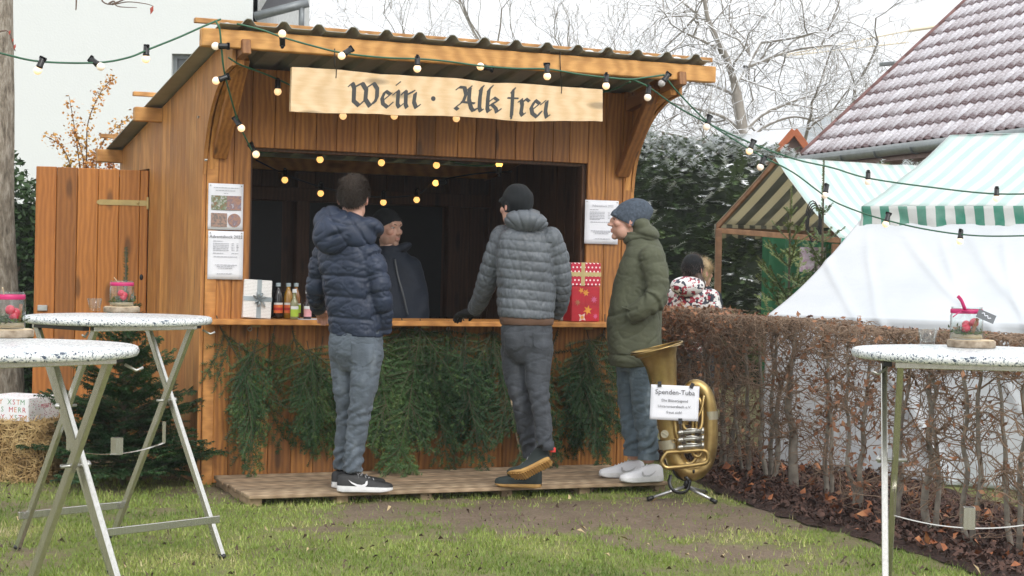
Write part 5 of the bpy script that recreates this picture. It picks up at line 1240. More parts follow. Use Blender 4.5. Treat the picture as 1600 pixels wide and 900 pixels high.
# ================================================================== bar tables
n = NT('terrazzo'); v = n.coord(); vo = n.node('ShaderNodeTexVoronoi'); vo.inputs['Scale'].default_value = 165; n.lk(v, vo.inputs['Vector']); vo2 = n.node('ShaderNodeTexVoronoi'); vo2.inputs['Scale'].default_value = 290; n.lk(v, vo2.inputs['Vector'])
sx = n.node('ShaderNodeSeparateColor'); n.lk(vo.outputs['Color'], sx.inputs[0]); sx2 = n.node('ShaderNodeSeparateColor'); n.lk(vo2.outputs['Color'], sx2.inputs[0])
c = n.ramp(sx.outputs[0], [(0.0,(0.06,0.08,0.12)),(0.09,(0.07,0.09,0.13)),(0.11,(0.42,0.47,0.50)),(0.28,(0.50,0.54,0.56)),(0.30,(0.72,0.75,0.75)),(1.0,(0.78,0.79,0.78))])
c = n.mix(n.ramp(sx2.outputs[1], [(0.0,1.0),(0.10,1.0),(0.12,0.0)]), c, (0.12,0.15,0.19)); n.set(c, 0.32)
n = NT('brushed_steel'); f = n.noise(n.coord((40,40,2)), 3, 4); n.set(n.ramp(f,[(0.3,(0.50,0.49,0.45)),(0.7,(0.62,0.61,0.57))]), 0.26, 0.9)
def table_meshes():
    b = MB(); Rr = 0.425; b.lathe([(0.001,0.0),(Rr-0.012,0.0),(Rr-0.004,-0.003),(Rr,-0.012),(Rr,-0.020),(Rr-0.005,-0.030),(Rr-0.014,-0.033),(0.001,-0.033)][::-1],72,(0,0,1.10)); top = b.mesh('table_top', MAT['terrazzo'], True)
    parts = [('table_top', top)]
    for s, sh in ((-1,0.0),(1,0.0)):            # two crossing leg frames
        for e in (-1, 1):
            x = e*(0.30 if s < 0 else 0.262); b = MB(); b.bar((x, -s*0.205, 1.055), (x, s*0.41, 0.0), 0.022, 0.034, 0.003, upv=(0,1,0)); parts.append(('leg', b.mesh('leg', MAT['brushed_steel'])))
            b = MB(); b.ell((x, s*0.405, 0.012),(0.018,0.024,0.014),8,6); parts.append(('foot_cap', b.mesh('foot_cap', MAT['black_plastic'], True)))
        zz = 0.17; yy = -s*0.205+s*0.615*(1.055-zz)/1.055; wx = 0.335 if s < 0 else 0.30
        b = MB(); b.bar((-wx, yy+s*0.024, zz),(wx, yy+s*0.024, zz),0.014,0.034,0.002); parts.append(('foot_bar', b.mesh('foot_bar', MAT['brushed_steel'])))
        b = MB(); b.bar((-wx+0.02, -s*0.205, 1.052),(wx-0.02, -s*0.205, 1.052),0.034,0.022,0.002); parts.append(('top_rail', b.mesh('top_rail', MAT['brushed_steel'])))
    for xb in (-0.32,0.29): b = MB(); b.box((xb,-0.20,1.045),(xb+0.03,0.20,1.066),0.002); parts.append(('bearer', b.mesh('bearer', MAT['black_plastic'])))
    # brace strip with a square socket, and pivot bolts
    b = MB(); P = [(x, 0.0, 0.50-0.035*(1-(x/0.262)**2)) for x in np.linspace(-0.262,0.262,17)]
    P = [(-0.262,0,0.60)]+P+[(0.262,0,0.60)]; b.tube(P, [(0.002,0.014)]*len(P), 4); parts.append(('brace', b.mesh('brace', MAT['brushed_steel'])))
    b = MB(); b.box((-0.02,-0.02,0.462),(0.02,-0.016,0.54)); b.box((-0.02,0.016,0.462),(0.02,0.02,0.54)); b.box((-0.02,-0.016,0.462),(-0.016,0.016,0.54)); b.box((0.016,-0.016,0.462),(0.02,0.016,0.54)); parts.append(('socket', b.mesh('socket', MAT['brushed_steel'])))
    for e in (-1,1):
        b = MB(); b.tube([(e*0.22,0,0.70),(e*0.33,0,0.70)],0.007,8); b.tube([(e*0.312,0,0.70),(e*0.325,0,0.70)],0.013,8); parts.append(('bolt', b.mesh('bolt', MAT['galv'], True)))
        b = MB(); b.tube([(e*0.31,-0.22,1.04),(e*0.34,-0.24,1.02),(e*0.36,-0.25,1.03)],0.005,6); parts.append(('hook', b.mesh('hook', MAT['galv'], True)))
    return parts
TP = table_meshes()
def table(label, x, y, rot, tilt=(0,0), skip=()):
    t = thing('bar_table', label, 'table', (x,y,0), rot, 'round folding bar tables'); t.rotation_euler = (tilt[0],tilt[1],rot)
    for nm, me in TP:
        if nm not in skip: link(nm, me, t)
    return t
T1 = (-1.8045, 8.23); T2 = (-1.60, 5.62); T3 = (1.645, 6.38)
table('round speckled bar table with an empty glass and jar, standing before the open door', *T1, R(47))
table('nearest round speckled bar table, cut by the left picture edge', *T2, R(46), skip=('brace','socket'))
table('round speckled bar table at the right edge before the beech hedge', *T3, R(-9))

# jars, wood slices and glasses on the tables
def glassmat(name, tint=(1,1,1), rough=0.0, ior=1.45):
    n = NT(name); tr = n.node('ShaderNodeBsdfTransparent'); tr.inputs[0].default_value = (*tint,1); gl = n.node('ShaderNodeBsdfGlossy'); gl.inputs['Roughness'].default_value = 0.03
    lw = n.node('ShaderNodeLayerWeight'); lw.inputs['Blend'].default_value = 0.5; fr_ = n.ramp(lw.outputs['Facing'], [(0.0,0.04),(0.6,0.08),(1.0,0.75)]); mx = n.node('ShaderNodeMixShader'); n.lk(fr_, mx.inputs[0]); n.lk(tr.outputs[0], mx.inputs[1]); n.lk(gl.outputs[0], mx.inputs[2])
    n.lk(mx.outputs[0], n.n['Material Output'].inputs[0]); return n.m
glassmat('clear_glass', (0.96,0.98,0.975))
plain('ribbon_pink',(0.55,0.02,0.14),0.4); plain('bauble_red',(0.62,0.02,0.06),0.2); plain('moss',(0.09,0.13,0.03),0.9,(0.04,0.07,0.02),60,1.0,120); plain('cinnamon',(0.30,0.12,0.05),0.8); plain('sand',(0.42,0.34,0.24),0.9)
plain('slice_bark',(0.40,0.33,0.25),0.9,(0.2,0.15,0.1),40,1.0,60)
n = NT('slice_wood'); w = n.node('ShaderNodeTexWave', wave_type='RINGS', rings_direction='Z'); w.inputs['Scale'].default_value = 40; w.inputs['Distortion'].default_value = 2; n.lk(n.coord(), w.inputs['Vector']); n.set(n.ramp(w.outputs[1],[(0,(0.62,0.48,0.30)),(1,(0.74,0.60,0.40))]),0.7)
def wood_slice(label, p, r=0.088):
    t = thing('wood_slice', label, 'wood slice', p, 0, 'wood slices under the jars'); rg=[]
    for z,s in ((0.0,0.97),(0.004,1.0),(0.022,1.0),(0.026,0.97)): rg.append([(r*s*(1+0.03*noise.noise((math.cos(a)*2,math.sin(a)*2,p[0])))*math.cos(a), r*s*(1+0.03*noise.noise((math.cos(a)*2,math.sin(a)*2,p[0])))*math.sin(a), z) for a in np.linspace(0,2*math.pi,41)[:-1]])
    b = MB(); b.loft(rg); b.build('bark', MAT['slice_bark'], t, smooth=True)
    b = MB(); b.loft([[(x*0.955,y*0.955,0.0262) for x,y,_ in rg[0]],[(x*0.955,y*0.955,0.0278) for x,y,_ in rg[0]]]); b.build('cut_face', MAT['slice_wood'], t)
def jar(label, p, r=0.058, h=0.125, seed=0, bow=False):
    rr = random.Random(seed); t = thing('decorated_jar', label, 'jar', p, rr.uniform(0,6), 'decorated jars on the bar tables')
    b = MB(); o_ = [(0.001,0.0),(r*0.9,0.0),(r,0.008),(r,h*0.74),(r*0.93,h*0.82),(r*0.93,h*0.97),(r*0.96,h),(r*0.90,h),(r*0.88,h*0.97),(r*0.88,h*0.82),(r*0.95,h*0.73),(r*0.95,0.010),(r*0.85,0.005),(0.001,0.005)]
    b.lathe(o_,32); b.build('glass', MAT['clear_glass'], t, smooth=True, fix=True)
    b = MB(); b.lathe([(r*0.945,h*0.80),(r*0.99,h*0.82),(r*0.985,h*0.92),(r*0.945,h*0.94)],32,caps=False); b.build('ribbon', MAT['ribbon_pink'], t, smooth=True)
    b = MB(); b.lathe([(0.001,0.006),(r*0.93,0.006),(r*0.93,h*0.16),(0.001,h*0.18)],20); b.build('sand', MAT['sand'], t, smooth=True)
    V,Fq = leaf_cloud(420, lambda:(rr.gauss(0,r*0.42),rr.gauss(0,r*0.42),h*0.17+abs(rr.gauss(0,h*0.09))), (0.004,0.011),0.3); link('moss', np_mesh('moss',V,Fq,MAT['moss']), t)
    for k in range(3):
        a = rr.uniform(0,6.28) if k else -1.9; b = MB(); b.ell((r*0.45*math.cos(a+k*1.2),r*0.45*math.sin(a+k*1.2),h*(0.36+0.08*k)),(0.017,0.017,0.017),14,10); b.build('bauble', MAT['bauble_red'], t, smooth=True)
    b = MB(); b.tube([(0.012,-r*0.62,h*0.22),(0.032,-r*0.55,h*0.66)],0.0065,8); b.build('cinnamon_stick', MAT['cinnamon'], t, smooth=True)
    if bow:
        t.rotation_euler = (0,0,0)
        for nm, pts, wd in (('bow_loop',[(-0.02,-r,h*0.88),(-0.03,-r-0.01,h*1.05),(-0.038,-r-0.004,h*1.22),(-0.05,-r,h*1.34)],0.008),('bow_tail',[(-0.02,-r,h*0.88),(-0.045,-r-0.008,h*0.84),(-0.066,-r,h*0.70)],0.006),('bow_knot',[(-0.038,-r-0.006,h*0.9),(-0.004,-r-0.008,h*0.88)],0.010)):
            b = MB(); b.tube(spline(pts,5),[(0.002,wd)]*((len(pts)-1)*5+1),6); b.build(nm, MAT['ribbon_pink'], t, smooth=True)
        b = MB(); M_ = Matrix.Translation((0.052,-r-0.012,h*0.74)) @ Matrix.Rotation(R(22),4,'Y'); b.box((-0.034,-0.0008,-0.016),(0.034,0.0008,0.016),0,M_); b.build('slate_tag', plain('slate',(0.16,0.17,0.18),0.8), t)
        b = MB(); M_ = Matrix.Translation((0.052,-r-0.0135,h*0.76)) @ Matrix.Rotation(R(38),4,'Y'); b.tube([M_ @ Vector((x,0,0.003*math.sin(x*420))) for x in np.linspace(-0.018,0.02,24)],0.0016,4); b.build('chalk_script', MAT['paper'], t)
    else:
        b = MB(); b.tube([(-0.01,0.01,h*0.9),(-0.045,0.0,h*1.12)],0.0025,5); b.build('straw', MAT['slice_wood'], t)
def tumbler(label, p):
    t = thing('tumbler', label, 'glass', p, 0, 'empty tumblers on the bar tables'); b = MB()
    b.lathe([(0.001,0.0),(0.024,0.0),(0.026,0.002),(0.0365,0.062),(0.034,0.062),(0.0245,0.016),(0.001,0.012)],28); b.build('glass', MAT['clear_glass'], t, smooth=True, fix=True)
def on_top(px, py, z=1.10): 
    d = ray(px,py); return C0+d*((z-CAM_H)/d.z)
p = on_top(190,488); p.z=1.101; wood_slice('wood slice under the jar on the table before the door', p); jar('jar with pink ribbon and cinnamon on the table before the door', (p.x,p.y,1.129), seed=1)
p = on_top(148,486); tumbler('empty tumbler beside the jar on the table before the door', (p.x,p.y,1.101))
p = on_top(12,527); p.z=1.101; wood_slice('wood slice on the nearest left table', p); jar('jar with pink ribbon on the nearest table at the left edge', (p.x,p.y,1.129), seed=4)
p = on_top(1518,543); p.z=1.101; wood_slice('wood slice on the table at the right edge', p); jar('square-looking jar with pink bow and slate tag on the right table', (p.x-0.02,p.y,1.129), r=0.060, h=0.120, seed=8, bow=True)
p = on_top(1449,540); tumbler('empty tumbler left of the jar on the right table', (p.x,p.y,1.101))

# ================================================================== things on the counter
def hw_(px, py, yl): return HM @ hp(px, py, yl)
def counter_spot(px, yl=-0.06): q = hp(px, 495, yl); return HM @ Vector((q.x, yl, ZC+0.002))
n = NT('wrap_script'); wv = n.node('ShaderNodeTexWave', bands_direction='Z'); wv.inputs['Scale'].default_value = 36; wv.inputs['Distortion'].default_value = 3; wv.inputs['Detail'].default_value=3; wv.inputs['Detail Scale'].default_value=12; n.lk(n.coord(), wv.inputs['Vector']); n.set(n.ramp(wv.outputs[1],[(0.0,(0.42,0.40,0.38)),(0.25,(0.74,0.73,0.71)),(1,(0.78,0.77,0.75))]),0.6)
plain('silver_ribbon',(0.38,0.43,0.45),0.3,metal=0.5); plain('gold_ribbon',(0.62,0.50,0.24),0.3,metal=0.6); plain('wrap_red',(0.48,0.015,0.03),0.35)
n = NT('wrap_dots'); tc = n.node('ShaderNodeTexCoord'); sx = n.node('ShaderNodeSeparateXYZ'); n.lk(tc.outputs['Object'], sx.inputs[0])
def grid_dot(n, u, v_, per, rad, shift):
    r_ = n.math('FLOOR', n.math('DIVIDE', v_, per)); ush = n.math('ADD', n.math('DIVIDE', u, per), n.math('MULTIPLY', r_, 0.5))
    a = n.math('SUBTRACT', n.math('FRACT', ush), 0.5); c_ = n.math('SUBTRACT', n.math('FRACT', n.math('DIVIDE', v_, per)), 0.5)
    return n.math('LESS_THAN', n.math('ADD', n.math('MULTIPLY', a, a), n.math('MULTIPLY', c_, c_)), rad*rad)
dots = grid_dot(n, n.math('ADD', sx.outputs[0], sx.outputs[1]), n.math('ADD', sx.outputs[2], 0.004), 0.028, 0.22, 0); n.set(n.mix(dots, (0.50,0.012,0.045), (0.85,0.75,0.75)), 0.35)
def ribbon_box(name, label, pos, rot, size, wrap, rib, rx=0.5, rz=0.5, rw=0.03, bow=True, tilt=0.0, cat='gift box'):
    w,d,h = size; t = thing(name, label, cat, pos, rot); t.rotation_euler = (tilt,0,rot)
    b = MB(); b.box((-w/2,-d/2,0),(w/2,d/2,h),0.004); b.build('box', MAT[wrap], t)
    x = (rx-0.5)*w; z = rz*h; e = 0.0015
    b = MB(); b.box((x-rw/2,-d/2-e,-0.0),(x+rw/2,-d/2+0.001,h)); b.box((x-rw/2,-d/2,h-0.001),(x+rw/2,d/2,h+e)); b.build('ribbon', MAT[rib], t)
    b = MB(); b.box((-w/2-e,-d/2-e*2,z-rw/2),(w/2+e,-d/2+0.001,z+rw/2)); b.box((w/2-0.001,-d/2,z-rw/2),(w/2+e,d/2,z+rw/2)); b.build('ribbon', MAT[rib], t)
    if bow:
        rr = random.Random(4)
        for k, a in enumerate((0.3,1.0,1.9,2.7,3.9,4.6,5.4)):
            L = rr.uniform(0.035,0.06); pts = [(x,-d/2-0.004,z),(x+L*0.6*math.cos(a),-d/2-0.022,z+L*0.6*math.sin(a)),(x+L*math.cos(a),-d/2-0.012,z+L*math.sin(a)),(x+L*0.55*math.cos(a+0.35),-d/2-0.008,z+L*0.55*math.sin(a+0.35)),(x,-d/2-0.006,z)]
            b = MB(); b.tube(spline(pts,4),[(0.0012,0.007)]*17,5); b.build('bow_loop', MAT[rib], t, smooth=True)
    return t
q = counter_spot(400,-0.02); ribbon_box('gift_box', 'script-patterned white gift with silver ribbon leaning beside the bottles', q, YAW-0.06, (0.175,0.05,0.235), 'wrap_script','silver_ribbon',0.55,0.50,0.028,True,R(-7)).rotation_euler[1] = R(3)
q = counter_spot(908,-0.02); t = ribbon_box('gift_box', 'red star-patterned gift under the polka-dot one on the counter', q, YAW, (0.205,0.13,0.232), 'wrap_red','wrap_red',0.5,0.5,0.001,False)
plain('star_gold',(0.75,0.33,0.04),0.4); plain('star_pink',(0.62,0.12,0.25),0.4); plain('star_bronze',(0.40,0.15,0.07),0.4); plain('wrap_white',(0.8,0.6,0.55),0.5)
def star(t, x, z, r, pts, mat, y, rot=0.2, nm='printed_star'):
    P = [(x+(r if k%2==0 else r*0.45)*math.cos(rot+math.pi*k/pts), z+(r if k%2==0 else r*0.45)*math.sin(rot+math.pi*k/pts)) for k in range(2*pts)]
    b = MB(); b.prism(P, lambda u,v,s:(u,s,v), y-0.0006, y); b.build(nm, MAT[mat], t, fix=True)
for x,z,r,p_,m_,o_ in ((0.015,0.075,0.034,6,'star_gold',0.3),(0.0,0.19,0.026,6,'star_gold',0.1),(-0.035,0.205,0.022,5,'star_gold',0.8),(-0.06,0.125,0.024,7,'star_bronze',0.2),(0.06,0.145,0.026,8,'star_pink',0.5),(0.072,0.035,0.02,8,'star_pink',0.1),(-0.025,0.028,0.034,4,'wrap_white',0.9),(-0.025,0.028,0.017,10,'star_gold',0.0)): star(t,x,z,r,p_,m_,-0.0655-(0.0008 if m_=='star_gold' and r<0.02 else 0),o_)
for k in range(5): 
    b = MB(); b.ell((0.1035,-0.03+0.03*(k%2),0.03+0.042*k),(0.001,0.014,0.016),8,6); b.build('printed_star', MAT['star_gold' if k%2 else 'wrap_white'], t)
q2 = HM @ (HI @ q + Vector((0.004,0.01,0.235))); ribbon_box('gift_box', 'red polka-dot gift with gold ribbon on top of the starry one', q2, YAW, (0.218,0.12,0.152),'wrap_dots','gold_ribbon',0.40,0.50,0.027,False)
star_t = None
def bottle(name, label, px, yl, h, r, liquid, cap, lab, lab_z, big=False, glass='clear_glass'):
    q = counter_spot(px, yl); t = thing(name, label, 'bottle', q, YAW)
    if big: pr = [(0.001,0),(r*0.9,0),(r,0.008),(r*0.97,h*0.2),(r,h*0.45),(r*0.95,h*0.62),(r*0.72,h*0.76),(r*0.42,h*0.86),(r*0.38,h*0.93)]
    else: pr = [(0.001,0),(r*0.92,0),(r,0.006),(r,h*0.52),(r*0.85,h*0.60),(r*0.45,h*0.70),(r*0.40,h*0.9)]
    b = MB(); b.lathe(pr,24); b.build('bottle_body', MAT[liquid], t, smooth=True)
    b = MB(); zt = h*0.93 if big else h*0.9; b.lathe([(0.001,zt),(r*0.5,zt),(r*0.5,zt+0.020),(r*0.46,zt+0.022),(0.001,zt+0.022)],16); b.build('cap', MAT[cap], t)
    a0 = -math.pi/2-1.25; a1 = -math.pi/2+1.25; rr_ = r*1.015
    for m_, z0, z1, off in lab:
        b = MB(); A_ = np.linspace(a0,a1,15); vs = [((rr_+off)*math.cos(a),(rr_+off)*math.sin(a),h*z0) for a in A_]+[((rr_+off)*math.cos(a),(rr_+off)*math.sin(a),h*z1) for a in A_]; b.add(vs,[(i,i+1,16+i,15+i) for i in range(14)]); b.build('label', MAT[m_], t, smooth=True)
    return t
def liq(name, c, rough=0.06): n = NT(name); n.set(c, rough); n.b.inputs['Coat Weight'].default_value = 0.6; n.b.inputs['Coat Roughness'].default_value=0.03; n.b.inputs['Transmission Weight'].default_value=0.35; return n.m
liq('cola',(0.012,0.008,0.007)); liq('orange_drink',(0.45,0.22,0.01)); liq('pale_wine',(0.30,0.30,0.14)); liq('dark_wine',(0.035,0.010,0.010)); liq('amber_drink',(0.30,0.12,0.02))
plain('cap_grey',(0.35,0.42,0.45),0.4); plain('cap_white',(0.75,0.78,0.8),0.4); plain('lab_orange',(0.75,0.22,0.04),0.5,(0.62,0.10,0.03),60); plain('lab_green',(0.42,0.60,0.05),0.5); plain('lab_pink',(0.75,0.36,0.38),0.5); plain('lab_white',(0.78,0.80,0.80),0.6); plain('lab_red',(0.5,0.02,0.02),0.5)
LB = [('lab_white',0.16,0.46,0.0),('lab_orange',0.16,0.40,0.0006),('lab_red',0.24,0.32,0.0012)]
bottle('drink_bottle','tall dark cola bottle with orange label next to the silver-ribboned gift',434,0.02,0.212,0.030,'cola','cap_grey',LB,0,True)
bottle('drink_bottle','tall yellow orangeade bottle, second of the tall ones',450,0.03,0.212,0.030,'orange_drink','cap_grey',LB,0,True)
bottle('drink_bottle','tall amber bottle with yellow label behind the green-labelled one',462,0.07,0.212,0.030,'amber_drink','cap_grey',[('lab_white',0.16,0.44,0.0),('lab_green',0.16,0.40,0.0006)],0,True)
bottle('wine_bottle','small clear bottle with lime green label in front of the tall ones',459.5,-0.08,0.180,0.0255,'pale_wine','cap_white',[('lab_white',0.09,0.44,0.0),('lab_green',0.09,0.34,0.0006)],0)
bottle('wine_bottle','small dark bottle with pink label beside the hand of the man in blue',480,-0.06,0.176,0.0255,'dark_wine','cap_white',[('lab_white',0.09,0.46,0.0),('lab_pink',0.09,0.36,0.0006)],0)
# stack of dark cups behind the bottles, glasses inside, carton behind the red gift, sheet of paper on the counter
q = counter_spot(424,0.16); t = thing('cup_stack','stack of dark ribbed plastic cups behind the bottles','cups',q,YAW); 
for k in range(3):
    b = MB(); 
    for j in range(9): b.lathe([(0.033,0.01*j),(0.040,0.01*j+0.075),(0.041,0.01*j+0.078),(0.034,0.01*j+0.004)],18,(k*0.086-0.06,0.0,0.001))
    b.build('cup_column', plain('cup_dark',(0.02,0.022,0.022),0.25), t, smooth=True)
for k in range(7):
    p = hp(668+13*k, 482, HL-0.36); t = thing('dark_glass',('leftmost','second','third','middle','fifth','sixth','rightmost')[k]+' of seven small dark glasses on the inner shelf','glass',HM @ Vector((p.x,HL-0.34+0.03*(k%2),0.842)),YAW,'glasses on the inner shelf')
    b = MB(); b.lathe([(0.001,0),(0.026,0),(0.033,0.11),(0.031,0.11),(0.024,0.006),(0.001,0.006)],16); b.build('glass', plain('smoked_glass',(0.03,0.03,0.032),0.08), t, smooth=True)
q = counter_spot(886,0.10); t = thing('drink_carton','green and white carton half hidden behind the starry gift','carton',q,YAW); b = MB(); b.box((-0.035,-0.03,0),(0.035,0.03,0.10),0.003); b.build('carton', MAT['lab_white'], t); b = MB(); b.prism([(-0.035,0.02),(0.035,0.035),(0.035,0.05),(-0.035,0.065)],lambda u,v,s:(u,s,v),-0.0306,-0.030); b.build('print', plain('print_green',(0.10,0.36,0.10),0.5), t, fix=True)
q = counter_spot(487,-0.05); b = MB(); M_ = Matrix.Translation(q) @ Matrix.Rotation(YAW+0.1,4,'Z'); b.box((-0.1,-0.09,0.0),(0.1,0.09,0.0012),0,M_); tag(b.build('menu_sheet', MAT['paper']), 'sheet of paper lying on the counter under the small bottles', 'paper')

# ================================================================== hay bale with a gift on it
g = on_ground(-5,752); t = thing('hay_bale','golden hay bale at the left edge under a patterned gift','hay bale',(g.x-0.16,g.y+0.25,0),R(-6))
n = NT('straw'); f = n.noise(n.coord((1,1,1)), 9, 3); n.set(n.ramp(f,[(0.25,(0.20,0.12,0.045)),(0.5,(0.44,0.30,0.13)),(0.75,(0.60,0.45,0.22))]),0.8)
plain('straw_core',(0.22,0.14,0.06),0.95,(0.10,0.06,0.025),14,1.0,60,bdist=0.03)
bw,bd,bh = 0.46,0.26,0.345
b = MB(); b.box((-bw,-bd,0.01),(bw,bd,bh),0.03); b.build('core', MAT['straw_core'], t)
Ns = 7000; face = nrand.integers(0,3,Ns); C_ = np.zeros((Ns,3)); C_[:,0]=nrand.uniform(-bw,bw,Ns); C_[:,1]=nrand.uniform(-bd,bd,Ns); C_[:,2]=nrand.uniform(0.0,bh,Ns)
C_[face==0,1] = -bd-nrand.random((face==0).sum())*0.012; C_[face==1,2] = bh+nrand.random((face==1).sum())*0.014; C_[face==2,0] = bw+nrand.random((face==2).sum())*0.02
d = nrand.normal(0,1,(Ns,3)); d[:,1]*=0.35; d[face==1,2]*=0.3; d[face==0,1]*=0.5; d/=np.linalg.norm(d,axis=1)[:,None]; L_=nrand.uniform(0.02,0.06,Ns)[:,None]; qn=np.cross(d,nrand.normal(0,1,(Ns,3))); qn/=np.linalg.norm(qn,axis=1)[:,None]; qn*=0.0022
V=np.concatenate([C_-d*L_-qn,C_-d*L_+qn,C_+d*L_+qn,C_+d*L_-qn]); I=np.arange(Ns); o=link('straw', np_mesh('straw',V,np.stack([I,I+Ns,I+2*Ns,I+3*Ns],1),MAT['straw']), t); o['kind']='stuff'
n = NT('wrap_merry'); vo=n.node('ShaderNodeTexVoronoi'); vo.inputs['Scale'].default_value=75; n.lk(n.coord(),vo.inputs['Vector']); sx=n.node('ShaderNodeSeparateColor'); n.lk(vo.outputs['Color'],sx.inputs[0]); dcol=n.ramp(sx.outputs[0],[(0.0,(0.55,0.05,0.07)),(0.35,(0.60,0.20,0.05)),(0.6,(0.12,0.35,0.18)),(0.9,(0.45,0.10,0.25))]); dm=n.math('MULTIPLY',n.math('LESS_THAN',vo.outputs['Distance'],0.32),n.math('GREATER_THAN',sx.outputs[1],0.35)); n.set(n.mix(dm,(0.80,0.81,0.83),dcol),0.5)
plain('wrap_face',(0.80,0.81,0.83),0.5,(0.76,0.77,0.80))
gp = at(33,658,(g.y+0.02)); t = thing('gift_box','white gift with coloured MERRY XSTMAS lettering on the hay bale','gift box',(gp.x-0.06,g.y+0.22,bh+0.012),R(-20))
W_,D_,H_ = 0.17,0.16,0.145
b = MB(); b.box((-W_,-D_,0),(W_,D_,H_),0.004); b.build('box', MAT['wrap_merry'], t)
b = MB(); b.box((-W_+0.004,-D_-0.001,0.004),(W_-0.004,-D_+0.002,H_-0.004)); b.build('front_paper', MAT['wrap_face'], t)
cols = [plain('let_red',(0.55,0.03,0.05),0.5),plain('let_orange',(0.65,0.22,0.05),0.5),plain('let_green',(0.12,0.33,0.15),0.5)]
k=0
for row, (s, x0) in enumerate((('MERRY XSTMAS',0.0),('XSTMAS MERRY',-0.02),('MERRY XSTMAS',0.015))):
    xx = -W_+0.02+x0
    for ch in s:
        if ch != ' ' and -W_+0.01 < xx < W_-0.012: put_text(ch,0.044,xx,-D_-0.0015,H_*0.80-0.046*row,t,cols[(k*7+row)%3],name='letter'); k+=1
        xx += 0.031
put_text('MERRY',0.036,W_+0.0012,0.02,H_*0.6,t,cols[0]).rotation_euler = (R(90),0,R(90))

# ================================================================== tuba on its stand, with a donation sign
n = NT('tuba_brass'); f = n.noise(n.coord(),9,5); n.set(n.ramp(f,[(0.3,(0.30,0.20,0.075)),(0.6,(0.50,0.36,0.15)),(0.8,(0.60,0.46,0.22))]), n.ramp(f,[(0.3,0.46),(0.7,0.27)]), 0.92)
plain('tuba_silver',(0.62,0.61,0.56),0.28,metal=0.9); plain('tuba_silver_dull',(0.52,0.48,0.36),0.4,metal=0.8)
TB = Vector(((1066-800)/F*10.48, 10.48, 0)); TS_ = 10.48/F; tz0 = 0.0
ty = 0
base_py = 776
def tq(px, py, dy=0.0):
    p = at(px, py, 10.48+dy); return p-TB
tuba = thing('tuba','tarnished brass tuba standing bell up beside the deck','tuba',TB)
mp_ = [(1026,544,.156),(1026.5,546.5,.138),(1028,551,.118),(1030,559,.103),(1033,572,.092),(1036,595,.080),(1040,630,.069),(1045,668,.062),(1050,698,.058),(1058,722,.057),(1072,736,.056),(1088,735,.055),(1101,721,.053),(1108,695,.050),(1109,660,.047),(1107,630,.044),(1100,611,.041),(1088,602,.037),(1077,606,.032),(1071,620,.028),(1070,645,.024),(1071,664,.02)]
sp_ = spline([tq(x,y,0.05 if i>11 else 0.0) for i,(x,y,r) in enumerate(mp_)],4); rd_ = np.interp(np.linspace(0,len(mp_)-1,len(sp_)), range(len(mp_)), [r for *_,r in mp_])
b = MB(); b.tube(sp_, list(rd_), 28, caps=False); o = b.build('main_tube', MAT['tuba_brass'], tuba, smooth=True)
ax = (sp_[0]-sp_[6]).normalized(); inn = [q for q in sp_[:26]]; b = MB(); b.tube(inn, [max(0.01,r-0.003) for r in rd_[:26]], 28, caps=False); b.build('bell_inside', MAT['tuba_brass'], tuba, smooth=True)
e1 = ax.orthogonal().normalized(); e2 = ax.cross(e1); b = MB(); b.tube([sp_[0]+e1*(0.156*math.cos(a))+e2*(0.156*math.sin(a)) for a in np.linspace(0,2*math.pi,49)[:-1]],0.0045,8,closed=True); b.build('bell_rim', MAT['tuba_brass'], tuba, smooth=True)
def band(px,py,r,h,dy=0.0,px2=None,py2=None):
    a = tq(px,py,dy); c_ = tq(px2 or px, py2 or py+h, dy); b = MB(); b.tube([a,c_],r,28,caps=False); b.build('sleeve', MAT['tuba_silver_dull'], tuba, smooth=True)
band(1044.5,686,0.0632,14,0.0,1047,700); band(1109.5,642,0.0475,13,0.05,1110,655)
def loop(nm, pts, r, mat='tuba_brass', closed=False):
    b = MB(); P = spline([tq(*p) for p in (pts+[pts[0]] if closed else pts)],6); b.tube(P[:-1] if closed else P, r, 10, closed=closed); b.build(nm, MAT[mat], tuba, smooth=True)
loop('tuning_slide',[(1042,707,-.085),(1072,705,-.085),(1099,704,-.085),(1106,712,-.085),(1104,722,-.085),(1090,726,-.085),(1055,730,-.085),(1040,730,-.085),(1034,720,-.085)],0.0125,closed=True)
loop('branch_tube',[(1055,650,-.05),(1056,672,-.06),(1060,690,-.06),(1063,715,-.04),(1072,724,-.03),(1083,722,-.03),(1092,708,-.03)],0.011)
loop('branch_tube',[(1070,645,-.05),(1068,665,-.07),(1075,672,-.07),(1094,670,-.06),(1097,640,-.03),(1092,622,-.01)],0.011)
loop('branch_tube',[(1083,652,-.05),(1082,700,-.05),(1086,712,-.05),(1096,708,-.05),(1098,668,-.04)],0.011)
loop('lead_pipe',[(1100,618,-.03),(1096,640,-.05),(1089,655,-.06),(1088,672,-.06)],0.008)
for k,py in enumerate((675,686.5,698)):
    b = MB(); b.tube([tq(1068,py,-.095),tq(1095,py-2,-.095)],0.0125,14); b.build('valve', MAT['tuba_silver'], tuba, smooth=True)
    b = MB(); b.tube([tq(1096,py-2,-.095),tq(1099.5,py-2,-.095)],0.019,16); b.build('valve_cap', MAT['tuba_silver'], tuba, smooth=True)
    b = MB(); b.tube([tq(1063,py+1,-.10),tq(1068,py,-.097)],[0.016,0.010],14); b.ell(tq(1062,py+1,-.10),(0.013,0.013,0.013),12,8); b.build('valve_button', MAT['tuba_silver'], tuba, smooth=True)
    b = MB(); b.tube(spline([tq(1072,py-4,-.11),tq(1080,py-5,-.118),tq(1090,py-4,-.11)],4),0.004,6); b.build('valve_lever', MAT['tuba_silver'], tuba, smooth=True)
